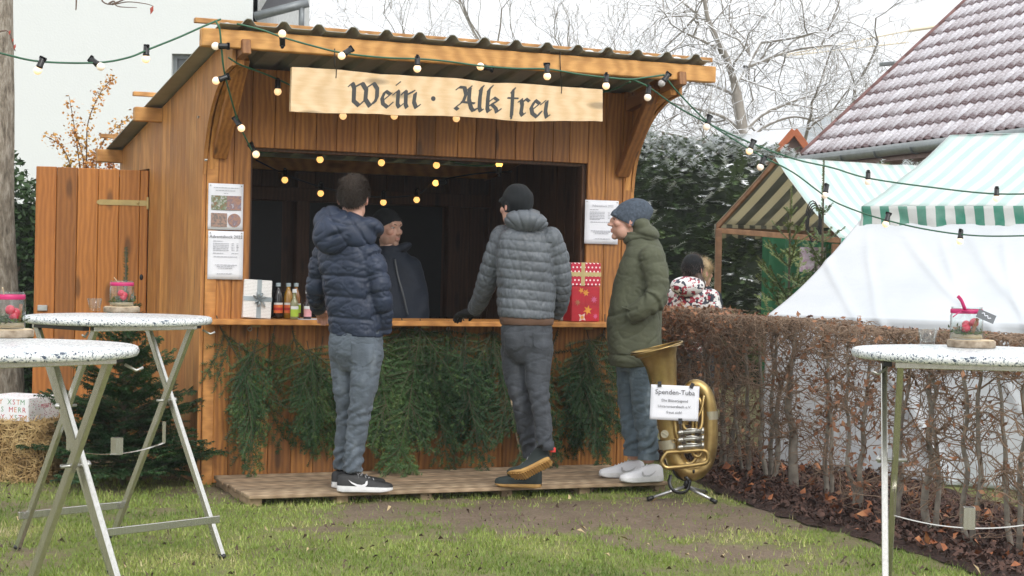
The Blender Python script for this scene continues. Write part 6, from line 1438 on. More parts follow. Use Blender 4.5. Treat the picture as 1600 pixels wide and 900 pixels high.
b = MB(); q = tq(1038.5,678,-0.062); b.tube([q,q+Vector((0,-0.008,0))],0.023,18); b.bar(q+Vector((-0.015,-0.011,0.01)),q+Vector((0.015,-0.011,-0.01)),0.008,0.008,0.001); b.build('lyre_plate', MAT['tuba_silver_dull'], tuba)
b = MB(); q = tq(1053,688,-0.065); b.tube([q+Vector((0.012*math.cos(a),-0.01,0.012*math.sin(a))) for a in np.linspace(0,2*math.pi,17)[:-1]],0.0025,6,closed=True); b.build('thumb_ring', MAT['tuba_brass'], tuba, smooth=True)
# stand
st_ = thing('tuba_stand','small silver and black folding stand under the tuba','stand',TB)
plain('stand_steel',(0.6,0.6,0.6),0.3,metal=0.85)
for k, (pts) in enumerate(([(1072,760,-.02),(1020,768,-.05)],[(1072,760,-.02),(1100,766,0.25)],[(1076,762,-.02),(1112,772,-.10)])):
    a, c_ = tq(*pts[0]), tq(*pts[1]); c_.z = 0.015; b = MB(); b.tube([a,c_],0.010,10); b.build('leg', MAT['stand_steel'], st_, smooth=True)
    b = MB(); dd = (c_-a).normalized(); b.tube([c_-dd*0.005,c_+dd*0.035],0.013,10); b.build('rubber_foot', MAT['black_plastic'], st_, smooth=True)
b = MB(); b.tube([tq(1072,764,-.02),tq(1076,742,0.0)],0.02,12); b.tube([tq(1071,745,-.05),tq(1078,752,-.03),tq(1074,764,-.03)],0.012,8); b.build('hub', MAT['black_plastic'], st_, smooth=True)
for s in (-1,1):
    b = MB(); b.tube(spline([tq(1075,752,0.0),tq(1070+s*12,745,-0.03),tq(1068+s*16,735,-0.065)],5),0.007,8); b.build('cradle_arm', MAT['black_plastic'], st_, smooth=True)
b = MB(); P = spline([tq(1048,742,-.06),tq(1046,755,-.09),tq(1052,766,-.1),tq(1064,770,-.09),tq(1074,766,-.06),tq(1079,752,-.05)],6); b.tube(P,[(0.003,0.011)]*len(P),6); tag(b.build('carry_strap', MAT['black_plastic'], smooth=True),'black strap hanging in a loop below the tuba','strap').location = TB
# paper sign
sg_c = tq(1054,629.5,-0.115); sw, sh_ = 75*TS_, 54*TS_
ds = thing('donation_sign','white paper sign reading Spenden-Tuba taped to the tuba','sign',TB+sg_c); ds.rotation_euler = (R(-3),R(1.6),0.0)
V=[];nx_,nz_=12,10
for j in range(nz_+1):
    for i in range(nx_+1): u,v_=i/nx_-.5,j/nz_-.5; V.append((u*sw,-0.004*math.cos(u*3)+0.003*noise.noise((u*3,v_*3,1)),v_*sh_))
Fq=[(j*(nx_+1)+i,j*(nx_+1)+i+1,(j+1)*(nx_+1)+i+1,(j+1)*(nx_+1)+i) for j in range(nz_) for i in range(nx_)]; o=link('paper',np_mesh('paper',V,Fq,MAT['paper'],True),ds); o.modifiers.new('s','SOLIDIFY').thickness=0.0006
for s,sz,z in (('Spenden-Tuba',0.040,0.060),('Die Bläserjugend',0.0225,0.012),('Unterentersbach e.V.',0.0225,-0.022),('freut sich!',0.0225,-0.056)): put_text(s,sz,0,-0.0085,z,ds,MAT['ink'])
for x,z,r_ in ((-0.092,0.104,-4),(0.096,0.104,24),(0.036,-0.104,0)):
    b=MB(); M_=Matrix.Translation((x,-0.009,z)) @ Matrix.Rotation(R(r_),4,'Y'); b.box((-0.011,-0.0006,-0.016),(0.011,0.0006,0.016),0,M_); b.build('tape', MAT['black_tape'], ds)

# ================================================================== people
def remesh(mb, voxel, smooth=4, fac=0.5):
    me = mb.mesh('tmp', [], False); recalc(me); ob = bpy.data.objects.new('tmp', me); COL.objects.link(ob)
    m = ob.modifiers.new('r','REMESH'); m.mode = 'VOXEL'; m.voxel_size = voxel; m.adaptivity = 0
    if smooth: s = ob.modifiers.new('s','SMOOTH'); s.factor = fac; s.iterations = smooth
    dg = bpy.context.evaluated_depsgraph_get(); dg.update(); out = bpy.data.meshes.new_from_object(ob.evaluated_get(dg)); bpy.data.objects.remove(ob); bpy.data.meshes.remove(me); return out
def displace(me, fn):
    n = len(me.vertices); co = np.zeros(n*3,np.float32); no = np.zeros(n*3,np.float32); me.vertices.foreach_get('co',co); me.vertices.foreach_get('normal',no); co = co.reshape(-1,3); no = no.reshape(-1,3)
    d = fn(co.astype(float), no.astype(float)); co = co+no*d[:,None]; me.vertices.foreach_set('co', co.astype(np.float32).ravel()); me.polygons.foreach_set('use_smooth', [True]*len(me.polygons)); me.update()
def nz(co, sx, sy, sz, seed): return np.array([noise.noise((x*sx+seed, y*sy-seed, z*sz+2*seed)) for x,y,z in co])
def ridge(co, sx, sy, sz, seed, p=5): return (1-np.abs(nz(co,sx,sy,sz,seed)))**p
def seg_param(co, path):
    """closest point parameter along a polyline (metres) and distance"""
    best = np.full(len(co), 1e9); par = np.zeros(len(co)); acc = 0.0
    for p, q in zip(path, path[1:]):
        p = np.array(p[:]); q = np.array(q[:]); d = q-p; L = np.linalg.norm(d); t = np.clip(((co-p)@d)/(L*L),0,1); dist = np.linalg.norm(co-(p+t[:,None]*d),axis=1)
        m = dist < best; best[m] = dist[m]; par[m] = acc+t[m]*L; acc += L
    return par, best
def puff(par, period, depth, phase=0.0, sharp=0.35):
    w = np.abs(np.sin(math.pi*(par/period+phase))); return depth*(w**sharp-0.75)
def ring(c, a, b, th, n=36, e=2.4, fl=1.0):
    r_ = Vector((math.cos(th),-math.sin(th),0)); f_ = Vector((math.sin(th),math.cos(th),0)); out=[]
    for j in range(n):
        t = 2*math.pi*j/n; ct, st = math.cos(t), math.sin(t); ct = math.copysign(abs(ct)**(2/e),ct); st = math.copysign(abs(st)**(2/e),st); out.append(Vector(c)+r_*(a*ct)+f_*(b*st))
    return out
def smooth_rings(defs, k=5):
    """interpolate ring definitions (Vector c, a, b, th)"""
    C = spline([d[0] for d in defs], k); n = len(C); x = np.linspace(0,len(defs)-1,n)
    return [(C[i], float(np.interp(x[i],range(len(defs)),[d[1] for d in defs])), float(np.interp(x[i],range(len(defs)),[d[2] for d in defs])), float(np.interp(x[i],range(len(defs)),[d[3] for d in defs]))) for i in range(n)]
def torso(mb, defs, n=40): mb.loft([ring(*d, n=n) for d in smooth_rings(defs)])
def limb(mb, pts, rad, n=18, k=6):
    P = spline(pts, k); r = np.interp(np.linspace(0,len(pts)-1,len(P)), range(len(pts)), rad); mb.tube(P, [float(q) for q in r], n); e = P[-1]; mb.ell(P[0],(float(r[0]),)*3,14,10)

n = NT('skin'); ca = n.node('ShaderNodeAttribute', attribute_name='tint'); f = n.noise(n.coord(),60,3)
n.set(n.mix(n.math('MULTIPLY',f,0.18), ca.outputs['Color'], (0.50,0.22,0.16)), 0.5); n.b.inputs['Subsurface Weight'].default_value = 0.12; n.b.inputs['Subsurface Radius'].default_value = (0.01,0.004,0.002)
plain('eye_white',(0.7,0.68,0.66),0.2); plain('iris',(0.05,0.045,0.04),0.15); plain('brow_hair',(0.035,0.022,0.015),0.8)
ELL = [((0,-.015,.035),(.076,.098,.090)),((0,.028,-.035),(.060,.062,.082)),((0,.068,-.099),(.022,.020,.020)),((.034,.018,-.062),(.030,.046,.046)),((-.034,.018,-.062),(.030,.046,.046)),
       ((.040,.056,-.020),(.024,.028,.024)),((-.040,.056,-.020),(.024,.028,.024)),((.028,.074,.024),(.026,.017,.010)),((-.028,.074,.024),(.026,.017,.010)),((0,.078,.03),(.05,.016,.03)),
       ((0,.092,-.008),(.0085,.016,.024)),((0,.107,-.030),(.0115,.014,.0105)),((.011,.096,-.034),(.009,.011,.008)),((-.011,.096,-.034),(.009,.011,.008)),
       ((0,.088,-.059),(.022,.011,.0065)),((0,.086,-.072),(.019,.011,.007)),((.031,.072,.001),(.014,.0125,.0095)),((-.031,.072,.001),(.014,.0125,.0095)),
       ((.0785,-.016,-.008),(.010,.019,.031)),((-.0785,-.016,-.008),(.010,.019,.031)),((0,.03,-.085),(.035,.045,.03))]
NA, NE = 132, 96
def head_grid(scale=1.0):
    t = np.linspace(-1,1,NA+1)[:-1]; az = math.pi*t*(0.5+0.5*t*t); el = np.linspace(-math.pi/2,math.pi/2,NE)
    A, E_ = np.meshgrid(az, el); D = np.stack([np.sin(A)*np.cos(E_), np.cos(A)*np.cos(E_), np.sin(E_)],-1); O = np.array([0,0.005,-0.01]); rr = np.zeros(A.shape)
    for c, r in ELL:
        r = np.array(r); oc = (O-np.array(c))/r; d = D/r; a_ = (d*d).sum(-1); b_ = (d*oc).sum(-1); c_ = (oc*oc).sum()-1; disc = b_*b_-a_*c_
        tt = np.where(disc>0, (-b_+np.sqrt(np.maximum(disc,0)))/a_, 0); rr = np.maximum(rr, tt)
    for _ in range(2):
        rp = np.pad(rr,((1,1),(0,0)),'edge'); rr = 0.5*rr+0.125*(rp[:-2]+rp[2:]+np.roll(rr,1,1)+np.roll(rr,-1,1))
    # eye sockets
    P = O+D*rr[...,None]
    for s in (-1,1): rr -= 0.006*np.exp(-(((P[...,0]-s*0.030)/0.016)**2+((P[...,2]-0.010)/0.010)**2))*(P[...,1]>0.03)
    P = O+D*rr[...,None]; return P*scale, D, rr
HG = head_grid()
def grid_faces(j0=0, j1=NE-1, mask=None, off=0):
    F_ = []
    for j in range(j0, j1):
        for i in range(NA):
            i2 = (i+1)%NA
            if mask is None or (mask[j,i] and mask[j,i2] and mask[j+1,i] and mask[j+1,i2]): F_.append((off+j*NA+i, off+j*NA+i2, off+(j+1)*NA+i2, off+(j+1)*NA+i))
    return F_
def head_tint(P, skin, beard=0.0, lips=(0.42,0.16,0.14)):
    x,y,z = P[...,0],P[...,1],P[...,2]; col = np.tile(np.array(skin),(NE,NA,1)).astype(float)
    ml = np.exp(-((x/0.020)**4+((z+0.0655)/0.0085)**4))*(y>0.06); col = col*(1-ml[...,None]*0.8)+np.array(lips)*(ml[...,None]*0.8)
    ck = np.exp(-(((np.abs(x)-0.045)/0.02)**2+((z+0.03)/0.022)**2))*(y>0.02); col = col*(1-ck[...,None]*0.35)+np.array((0.55,0.22,0.18))*(ck[...,None]*0.35)
    er = np.exp(-(((np.abs(x)-0.083)/0.008)**2))*(np.abs(y+0.016)<0.03); col = col*(1-er[...,None]*0.5)+np.array((0.62,0.22,0.18))*(er[...,None]*0.5)
    if beard:
        bd = np.clip((-0.035-z)/0.025,0,1)*np.clip((y+0.01)/0.03,0,1)*(1-ml); must = np.exp(-((x/0.03)**4+((z+0.047)/0.008)**2))*(y>0.05); bd = np.clip(bd+must,0,1)*beard
        col = col*(1-bd[...,None])+np.array((0.10,0.06,0.04))*bd[...,None]
    return col
def place(P, c, th, pitch=0.0, roll=0.0, s=1.0):
    M = Matrix.Translation(c) @ Matrix.Rotation(-th,4,'Z') @ Matrix.Rotation(-pitch,4,'X') @ Matrix.Rotation(roll,4,'Y') @ Matrix.Scale(s,4); M_ = np.array(M); return P@M_[:3,:3].T+M_[:3,3], M
def hand_mb(mb, wrist, d, palm_n, side, curl=0.6, s=1.0):
    """a hand from the wrist along d; palm_n is the palm normal; side the thumb side"""
    d = Vector(d).normalized(); pn = Vector(palm_n); pn = (pn-d*pn.dot(d)).normalized(); sd = Vector(side); sd = (sd-d*sd.dot(d)-pn*sd.dot(pn)).normalized(); w = Vector(wrist)
    mb.tube([w-d*0.03*s, w, w+d*0.03*s, w+d*0.07*s, w+d*0.088*s],[(0.024*s,0.024*s),(0.022*s,0.026*s),(0.017*s,0.037*s),(0.0155*s,0.041*s),(0.012*s,0.037*s)] if abs(pn.z)>2 else [0.024*s,0.024*s,0.024*s,0.024*s,0.018*s],12)
    for off in (-0.026,-0.009,0.009,0.026): mb.tube([w+d*0.02*s+sd*off*0.6*s, w+d*0.085*s+sd*off*s],[0.014*s,0.0125*s],10)
    for off, L in ((0.027,0.070),(0.009,0.078),(-0.009,0.073),(-0.026,0.058)):
        p = w+d*0.082*s+sd*off*s; pts=[p]; dd=d.copy()
        for k, f_ in enumerate((0.42,0.33,0.25)):
            a = curl*(0.5 if k==0 else 1.0); dd = (dd*math.cos(a)+pn*math.sin(a)).normalized(); pn2 = pn; pts.append(pts[-1]+dd*(L*f_*s))
        mb.tube(spline(pts,3), list(np.linspace(0.0094*s,0.0075*s,10)), 9); mb.ell(pts[-1],(0.0075*s,)*3,8,6)
    p = w+d*0.022*s+sd*0.026*s; pts=[p, p+(d*0.6+sd*0.7+pn*0.2).normalized()*0.034*s, p+(d*0.6+sd*0.7+pn*0.2).normalized()*0.034*s+(d*0.9+sd*0.1+pn*0.5).normalized()*0.028*s]; pts.append(pts[-1]+(d*0.7-sd*0.3+pn*0.6).normalized()*0.022*s)
    mb.tube(spline(pts,3), list(np.linspace(0.0125*s,0.0085*s,10)), 9); mb.ell(pts[-1],(0.0085*s,)*3,8,6)
def body_object(t, mb, head_c, th, skin, beard=0.0, pitch=0.0, roll=0.0, hs=1.0, hands=None):
    me = remesh(mb, 0.014, 3); V = np.array([v.co[:] for v in me.vertices]); Fq = [tuple(p.vertices) for p in me.polygons]; col = np.tile(np.array(skin),(len(V),1))
    P, D, rr = HG; HPt, M = place(P.reshape(-1,3), head_c, th, pitch, roll, hs); off = len(V); V = np.concatenate([V,HPt]); Fq += grid_faces(off=off); col = np.concatenate([col, head_tint(P,skin,beard).reshape(-1,3)])
    if hands is not None:
        hm = remesh(hands, 0.0042, 3); hv = np.array([v.co[:] for v in hm.vertices]); off = len(V); V = np.concatenate([V,hv]); Fq += [tuple(i+off for i in p.vertices) for p in hm.polygons]; col = np.concatenate([col,np.tile(np.array(skin)*np.array((1.0,0.9,0.9)),(len(hv),1))])
    m = bpy.data.meshes.new('body'); m.from_pydata(V.tolist(),[],Fq); m.materials.append(MAT['skin']); m.polygons.foreach_set('use_smooth',[True]*len(m.polygons)); a = m.attributes.new('tint','FLOAT_COLOR','POINT'); a.data.foreach_set('color', np.concatenate([col,np.ones((len(col),1))],1).astype(np.float32).ravel())
    o = link('body', m, t)
    return M
def face_bits(t, M, closed=False):
    for s in (-1,1):
        b = MB(); b.ell(M @ Vector((s*0.031,0.0715 if not closed else 0.062,0.002)),(0.0112,0.0112,0.0112),14,10); b.build('eye', MAT['eye_white'], t, smooth=True)
        b = MB(); b.ell(M @ Vector((s*0.031,0.0792 if not closed else 0.066,0.001)),(0.0052,0.0052,0.0052),10,8); b.build('iris', MAT['iris'], t, smooth=True)
        b = MB(); b.tube(spline([M @ Vector(q) for q in ((s*0.014,0.0905,0.021),(s*0.03,0.0895,0.0265),(s*0.047,0.079,0.021))],4), [0.0022,0.003,0.003,0.003,0.003,0.003,0.0025,0.002,0.0012],6); b.build('eyebrow', MAT['brow_hair'], t, smooth=True)
        b = MB(); b.tube(spline([M @ Vector(q) for q in ((s*0.019,0.0825,0.0035),(s*0.031,0.0865,0.0082),(s*0.044,0.079,0.0025))],4),0.0016,5); b.build('eyelash', MAT['brow_hair'], t, smooth=True)
def cap_mask(P, z_front, z_back, z_side):
    x,y,z = P[...,0],P[...,1],P[...,2]; zf = np.where(y>0, z_side+(z_front-z_side)*np.clip(y/0.09,0,1), z_side+(z_back-z_side)*np.clip(-y/0.10,0,1)); return z > zf, zf
def beanie(t, M, mat, z_front=0.030, z_back=-0.045, z_side=-0.005, thick=0.009, slouch=0.0, name='beanie', lean=0.0):
    P, D, rr = HG; mask, zf = cap_mask(P, z_front, z_back, z_side)
    rs = rr.copy()
    x,y,z = P[...,0],P[...,1],P[...,2]
    el = np.clip((z-zf)/0.12,0,1); base = P+D*(thick*(1.0+0.25*np.exp(-((z-zf)/0.02)**2)))[...,None]
    # flatten the ears below the knit
    ex = np.clip(np.abs(base[...,0])-0.084,0,None); base[...,0] -= np.sign(base[...,0])*ex*0.8
    base[...,2] += slouch*el**2; base[...,1] -= lean*el**2
    kn = 0.0012*np.sin(np.arctan2(x,y)*46); base += D*kn[...,None]
    nzv = np.array([noise.noise((a*16,b*16,c*22)) for a,b,c in P.reshape(-1,3)]).reshape(x.shape); base += D*(0.0045*nzv)[...,None]
    # pull the edge row onto the brim line by masking, then add thickness inwards
    outer = base.reshape(-1,3); inner = (P-D*0.002).reshape(-1,3); Fo = grid_faces(mask=mask); 
    from collections import Counter
    ec = Counter(); ed = {}
    for f in Fo:
        for a,b_ in zip(f,f[1:]+f[:1]): ec[tuple(sorted((a,b_)))]+=1; ed[tuple(sorted((a,b_)))]=(a,b_)
    N = len(outer); Fs = list(Fo)+[tuple(i+N for i in f[::-1]) for f in Fo]+[(ed[e][1],ed[e][0],ed[e][0]+N,ed[e][1]+N) for e,k in ec.items() if k==1]
    V = np.concatenate([outer,inner]); used = np.unique(np.array([i for f in Fs for i in f])); mp = -np.ones(len(V),int); mp[used]=np.arange(len(used)); V = V[used]; Fs = [tuple(int(mp[i]) for i in f) for f in Fs]
    Mn = np.array(M); V = V@Mn[:3,:3].T+Mn[:3,3]; m = bpy.data.meshes.new(name); m.from_pydata(V.tolist(),[],Fs); m.materials.append(mat); m.polygons.foreach_set('use_smooth',[True]*len(m.polygons)); return link(name,m,t)
def hair(t, M, mat, z_front=0.06, z_back=-0.062, z_side=0.016, thick=0.012, strands=5000, length=0.022):
    o = beanie(t, M, mat, z_front, z_back, z_side, thick*0.7, name='hair'); rr_ = np.random.default_rng(5); P, D, rr = HG; mask,_ = cap_mask(P, z_front, z_back-0.006, z_side-0.008); idx = np.argwhere(mask); w = np.cos(np.linspace(-math.pi/2,math.pi/2,NE))[idx[:,0]]; pk = idx[rr_.choice(len(idx),strands,p=w/w.sum())]
    c = P[pk[:,0],pk[:,1]]; d = D[pk[:,0],pk[:,1]]; ear = np.abs(c[:,0])>0.079; c = c[~ear]; d = d[~ear]; n_ = len(c)
    flow = np.array([0,-0.25,-0.9])-d*(d@np.array([0,-0.25,-0.9]))[:,None]; top = np.clip((c[:,2]-0.07)/0.05,0,1)[:,None]; flow = flow*(1-top)+np.array([0.3,0.7,0.25])*top; flow += rr_.normal(0,0.35,(n_,3)); flow /= np.linalg.norm(flow,axis=1)[:,None]
    b0 = c+d*thick*0.55+rr_.normal(0,0.002,(n_,3)); tip = b0+(flow*0.8+d*0.32)*(length*rr_.uniform(0.6,1.2,n_))[:,None]; q = np.cross(flow,d); q /= np.maximum(np.linalg.norm(q,axis=1),1e-6)[:,None]; q *= 0.0016
    V = np.concatenate([b0-q,b0+q,tip]); Mn = np.array(M); V = V@Mn[:3,:3].T+Mn[:3,3]; I = np.arange(n_); ob = link('strands', np_mesh('strands',V,np.stack([I,I+n_,I+2*n_],1),mat), o); ob['kind']='stuff'
# ---- shoes
def shoe(t, heel, yaw, L, upper, sole, pitch=0.0, high=0.0, sole_t=0.03, swoosh=None, laces=None, tread=None, bend=0.0):
    ts = [0,.03,.10,.22,.35,.5,.64,.78,.90,.97,1.0]; ww = [.022,.031,.036,.036,.035,.0375,.0435,.0455,.040,.026,.010]; hh = [.070,.082,.092,.096,.090,.074,.060,.050,.043,.036,.026]
    s = L/0.29; ww = [w*1.03*s for w in ww]; hh = [(h+high*max(0,1-(k_/0.45)))*1.0 for h,k_ in zip(hh,ts)]
    def bz(x):                              # toe bend: the front of the shoe stays flat while the heel lifts
        return x
    M = Matrix.Translation(heel) @ Matrix.Rotation(yaw,4,'Z') @ Matrix.Rotation(-pitch,4,'Y')
    def bendp(x, y, z):
        if not bend: return Vector((x,y,z))
        x0 = L*0.62
        if x <= x0: return Vector((x,y,z))
        a = bend*min(1,(x-x0)/(L*0.15)); return Vector((x0+(x-x0)*math.cos(a)-(z)*math.sin(a)*0.0, y, z*1.0+(x-x0)*math.sin(a)))
    R1=[];R2=[]
    for tt,w,h in zip(ts,ww,hh):
        x = tt*L; st = sole_t*(1.12-0.3*tt); ro=[];n_=18
        for j in range(n_):
            a = math.pi*j/(n_-1); cx = math.cos(a); sz = math.sin(a)**0.8; ro.append(M @ bendp(x, w*0.94*math.copysign(abs(cx)**0.75,cx)*(1-0.25*sz*(0.3+0.7*(1-abs(tt-0.5)))), st*0.7+(h-st*0.7+0.012)*sz))
        ro += [M @ bendp(x,-w*0.5,st*0.5), M @ bendp(x,w*0.5,st*0.5)]; R1.append(ro)
        lift = 0.014*max(0,(tt-0.8)/0.2)**1.5+0.006*max(0,(0.08-tt)/0.08)
        R2.append([M @ bendp(x, w*1.05*cx_, z_) for cx_,z_ in ((1,lift+0.005),(1.02,st*0.5+lift*0.6),(0.98,st),(0.5,st),(-0.5,st),(-0.98,st),(-1.02,st*0.5+lift*0.6),(-1,lift+0.005),(-0.8,lift),(0.8,lift))])
    b = MB(); b.loft(R1); o = b.build('shoe', MAT[upper], t, smooth=True, fix=True)
    b = MB(); b.loft(R2); so = b.build('sole', MAT[sole], o, smooth=False, fix=True)
    side = lambda x,z,sg: M @ bendp(x, sg*(float(np.interp(x/L,ts,ww))*(0.965-0.30*max(0,(z-sole_t)/0.07)**1.6)+0.0025), z)
    if swoosh:
        mat, sg = swoosh; up_ = [(0.20,0.070),(0.27,0.056),(0.36,0.045),(0.44,0.041),(0.50,0.048),(0.515,0.062)]; lo_ = [(0.545,0.066),(0.545,0.045),(0.50,0.030),(0.43,0.026),(0.35,0.034),(0.26,0.050)]
        pts = up_+lo_; b = MB(); top = [side(x*L,z+0.002,sg) for x,z in pts]; k=len(pts); 
        fs = [(i,i+1,k-1-(i+1),k-1-i) for i in range(k//2-1)]; b.add(top,fs); b.add([p+Vector((0,0,0)) for p in top],[f[::-1] for f in fs] if False else []); ob = b.build('side_mark', MAT[mat], o); ob.modifiers.new('s','SOLIDIFY').thickness=0.0012
    if laces:
        for k in range(5):
            tt = 0.36+0.07*k; w = float(np.interp(tt,ts,ww)); h = float(np.interp(tt,ts,hh))
            b = MB(); b.tube(spline([M @ bendp(tt*L+0.008*(-1)**k,-w*0.55,h*0.90),M @ bendp(tt*L,0,h+0.017),M @ bendp(tt*L-0.008*(-1)**k,w*0.55,h*0.90)],4),0.0028,5); b.build('lace', MAT[laces], o, smooth=True)
    if tread:
        b = MB()
        for ix in range(16):
            for iy in range(-2,3):
                x = (0.06+0.055*ix)*L; w = float(np.interp(x/L,ts,ww)); lift = 0.014*max(0,(x/L-0.8)/0.2)**1.5; c_ = bendp(x, iy*w*0.38, lift); b.tube([M @ (c_+Vector((0,0,0.001))), M @ (c_+Vector((0,0,-0.004)))],0.0052,6)
        b.build('tread', MAT[tread], so)
    return M
def clothes(name, mats, t, mb, voxel, fn, smooth=3):
    me = remesh(mb, voxel, smooth); displace(me, fn); me.materials.clear(); me.materials.append(mats); return link(name, me, t)
def fabric(name, c, rough, bscale=350, bump=0.15, sheen=0.03, mottle=0.8, msc=9):
    n = NT(name); f = n.noise(n.coord(), msc, 4); n.set(n.ramp(f,[(0.3,tuple(x*mottle for x in c)),(0.7,tuple(x*1.12 for x in c))]), rough); n.b.inputs['Sheen Weight'].default_value = sheen; n.b.inputs['Specular IOR Level'].default_value = 0.3
    f2 = n.noise(n.coord((1,1,1.6)), 24, 5, 0.62, 1.4); f3 = n.noise(n.coord(), bscale, 2); n.bump(n.math('ADD', n.math('MULTIPLY', f2, 0.9), n.math('MULTIPLY', f3, 0.25)), bump, 0.012); return n.m
def denim(name, c, worn):
    n = NT(name); f = n.noise(n.coord((3,3,1)), 6, 5); f2 = n.noise(n.coord((1,1,0.6)), 260, 2); col = n.ramp(f,[(0.3,tuple(x*0.72 for x in c)),(0.55,c),(0.75,worn)]); n.set(n.mix(n.math('MULTIPLY',f2,0.35),col,tuple(x*0.6 for x in c)),0.85); n.b.inputs['Sheen Weight'].default_value=0.04; n.bump(n.noise(n.coord((1,1,2.2)),22,4,0.6,0.6),0.35,0.012); return n.m
from mathutils.bvhtree import BVHTree
def decal(name, host, outline, mat, parent, off=0.003, dirv=(0,1,0), thick=0.002, n=9, start=-1.0):
    me = host.data; bv = BVHTree.FromPolygons([v.co[:] for v in me.vertices], [tuple(p.vertices) for p in me.polygons])
    us = [p[0] for p in outline]; vs = [p[1] for p in outline]
    def inside_x(v):                        # horizontal extent of the outline at height v
        xs = []
        for (x0,y0),(x1,y1) in zip(outline, outline[1:]+outline[:1]):
            if (y0-v)*(y1-v) <= 0 and y0 != y1: xs.append(x0+(x1-x0)*(v-y0)/(y1-y0))
        return (min(xs), max(xs)) if xs else (0,0)
    b = MB(); V = []; v0, v1 = min(vs)+1e-4, max(vs)-1e-4
    for j in range(n+1):
        v = v0+(v1-v0)*j/n; a, c = inside_x(v)
        for i in range(n+1):
            x = a+(c-a)*i/n; loc, nr, _, _ = bv.ray_cast(Vector((x, start, v)), Vector(dirv)); V.append((loc+nr*off) if loc else Vector((x,0,v)))
    b.add(V, [(j*(n+1)+i, j*(n+1)+i+1, (j+1)*(n+1)+i+1, (j+1)*(n+1)+i) for j in range(n) for i in range(n)])
    o = b.build(name, mat, parent, smooth=True); md = o.modifiers.new('s','SOLIDIFY'); md.thickness = thick; md.offset = -1; return o
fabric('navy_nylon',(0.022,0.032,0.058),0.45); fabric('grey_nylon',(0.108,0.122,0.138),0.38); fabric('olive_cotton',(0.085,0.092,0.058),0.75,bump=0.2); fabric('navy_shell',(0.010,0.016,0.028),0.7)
fabric('beanie_black',(0.010,0.012,0.014),0.9,msc=30); fabric('beanie_slate',(0.075,0.095,0.125),0.95,msc=60,mottle=0.6); fabric('brown_knit',(0.13,0.075,0.05),0.9); fabric('black_glove',(0.012,0.012,0.013),0.6)
denim('denim_grey',(0.105,0.130,0.160),(0.17,0.20,0.23)); denim('denim_dark',(0.048,0.055,0.066),(0.085,0.092,0.105)); denim('denim_light',(0.125,0.172,0.208),(0.25,0.31,0.35))
plain('hair_dark',(0.050,0.035,0.025),0.55,(0.014,0.010,0.007),130,0.6,160,**{'Specular_IOR_Level':0.25}); plain('hair_blond',(0.45,0.33,0.18),0.5); plain('hair_brown',(0.06,0.03,0.018),0.5)
plain('shoe_black',(0.016,0.016,0.017),0.55,bump=0.3,bscale=300); plain('shoe_white',(0.78,0.78,0.80),0.4,(0.72,0.72,0.75)); plain('sole_white',(0.78,0.78,0.78),0.5); plain('shoe_teal',(0.026,0.036,0.034),0.85); plain('gum_sole',(0.50,0.30,0.09),0.6,(0.38,0.20,0.06),20); plain('lace_pale',(0.35,0.35,0.36),0.7); plain('red_tab',(0.75,0.06,0.05),0.5); plain('seam_grey',(0.55,0.55,0.56),0.5); plain('zip_grey',(0.07,0.08,0.09),0.4)
SKIN = (0.56,0.33,0.25)
def jeans_fold(legs, zk, ankle_z, seed):
    def f(co, no):
        d = 0.0045*nz(co,10,10,18,seed)-0.005*ridge(co,10,10,20,seed+1,9)-0.0028*ridge(co,22,22,46,seed+3,9); z = co[:,2]
        low = np.exp(-((z-ankle_z)/0.09)**2); kn = np.exp(-((z-zk)/0.08)**2); d += (0.007*low+0.004*kn)*np.sin(z*95+4*nz(co,9,9,9,seed+2)+3*np.arctan2(no[:,0],no[:,1])); return d
    return f

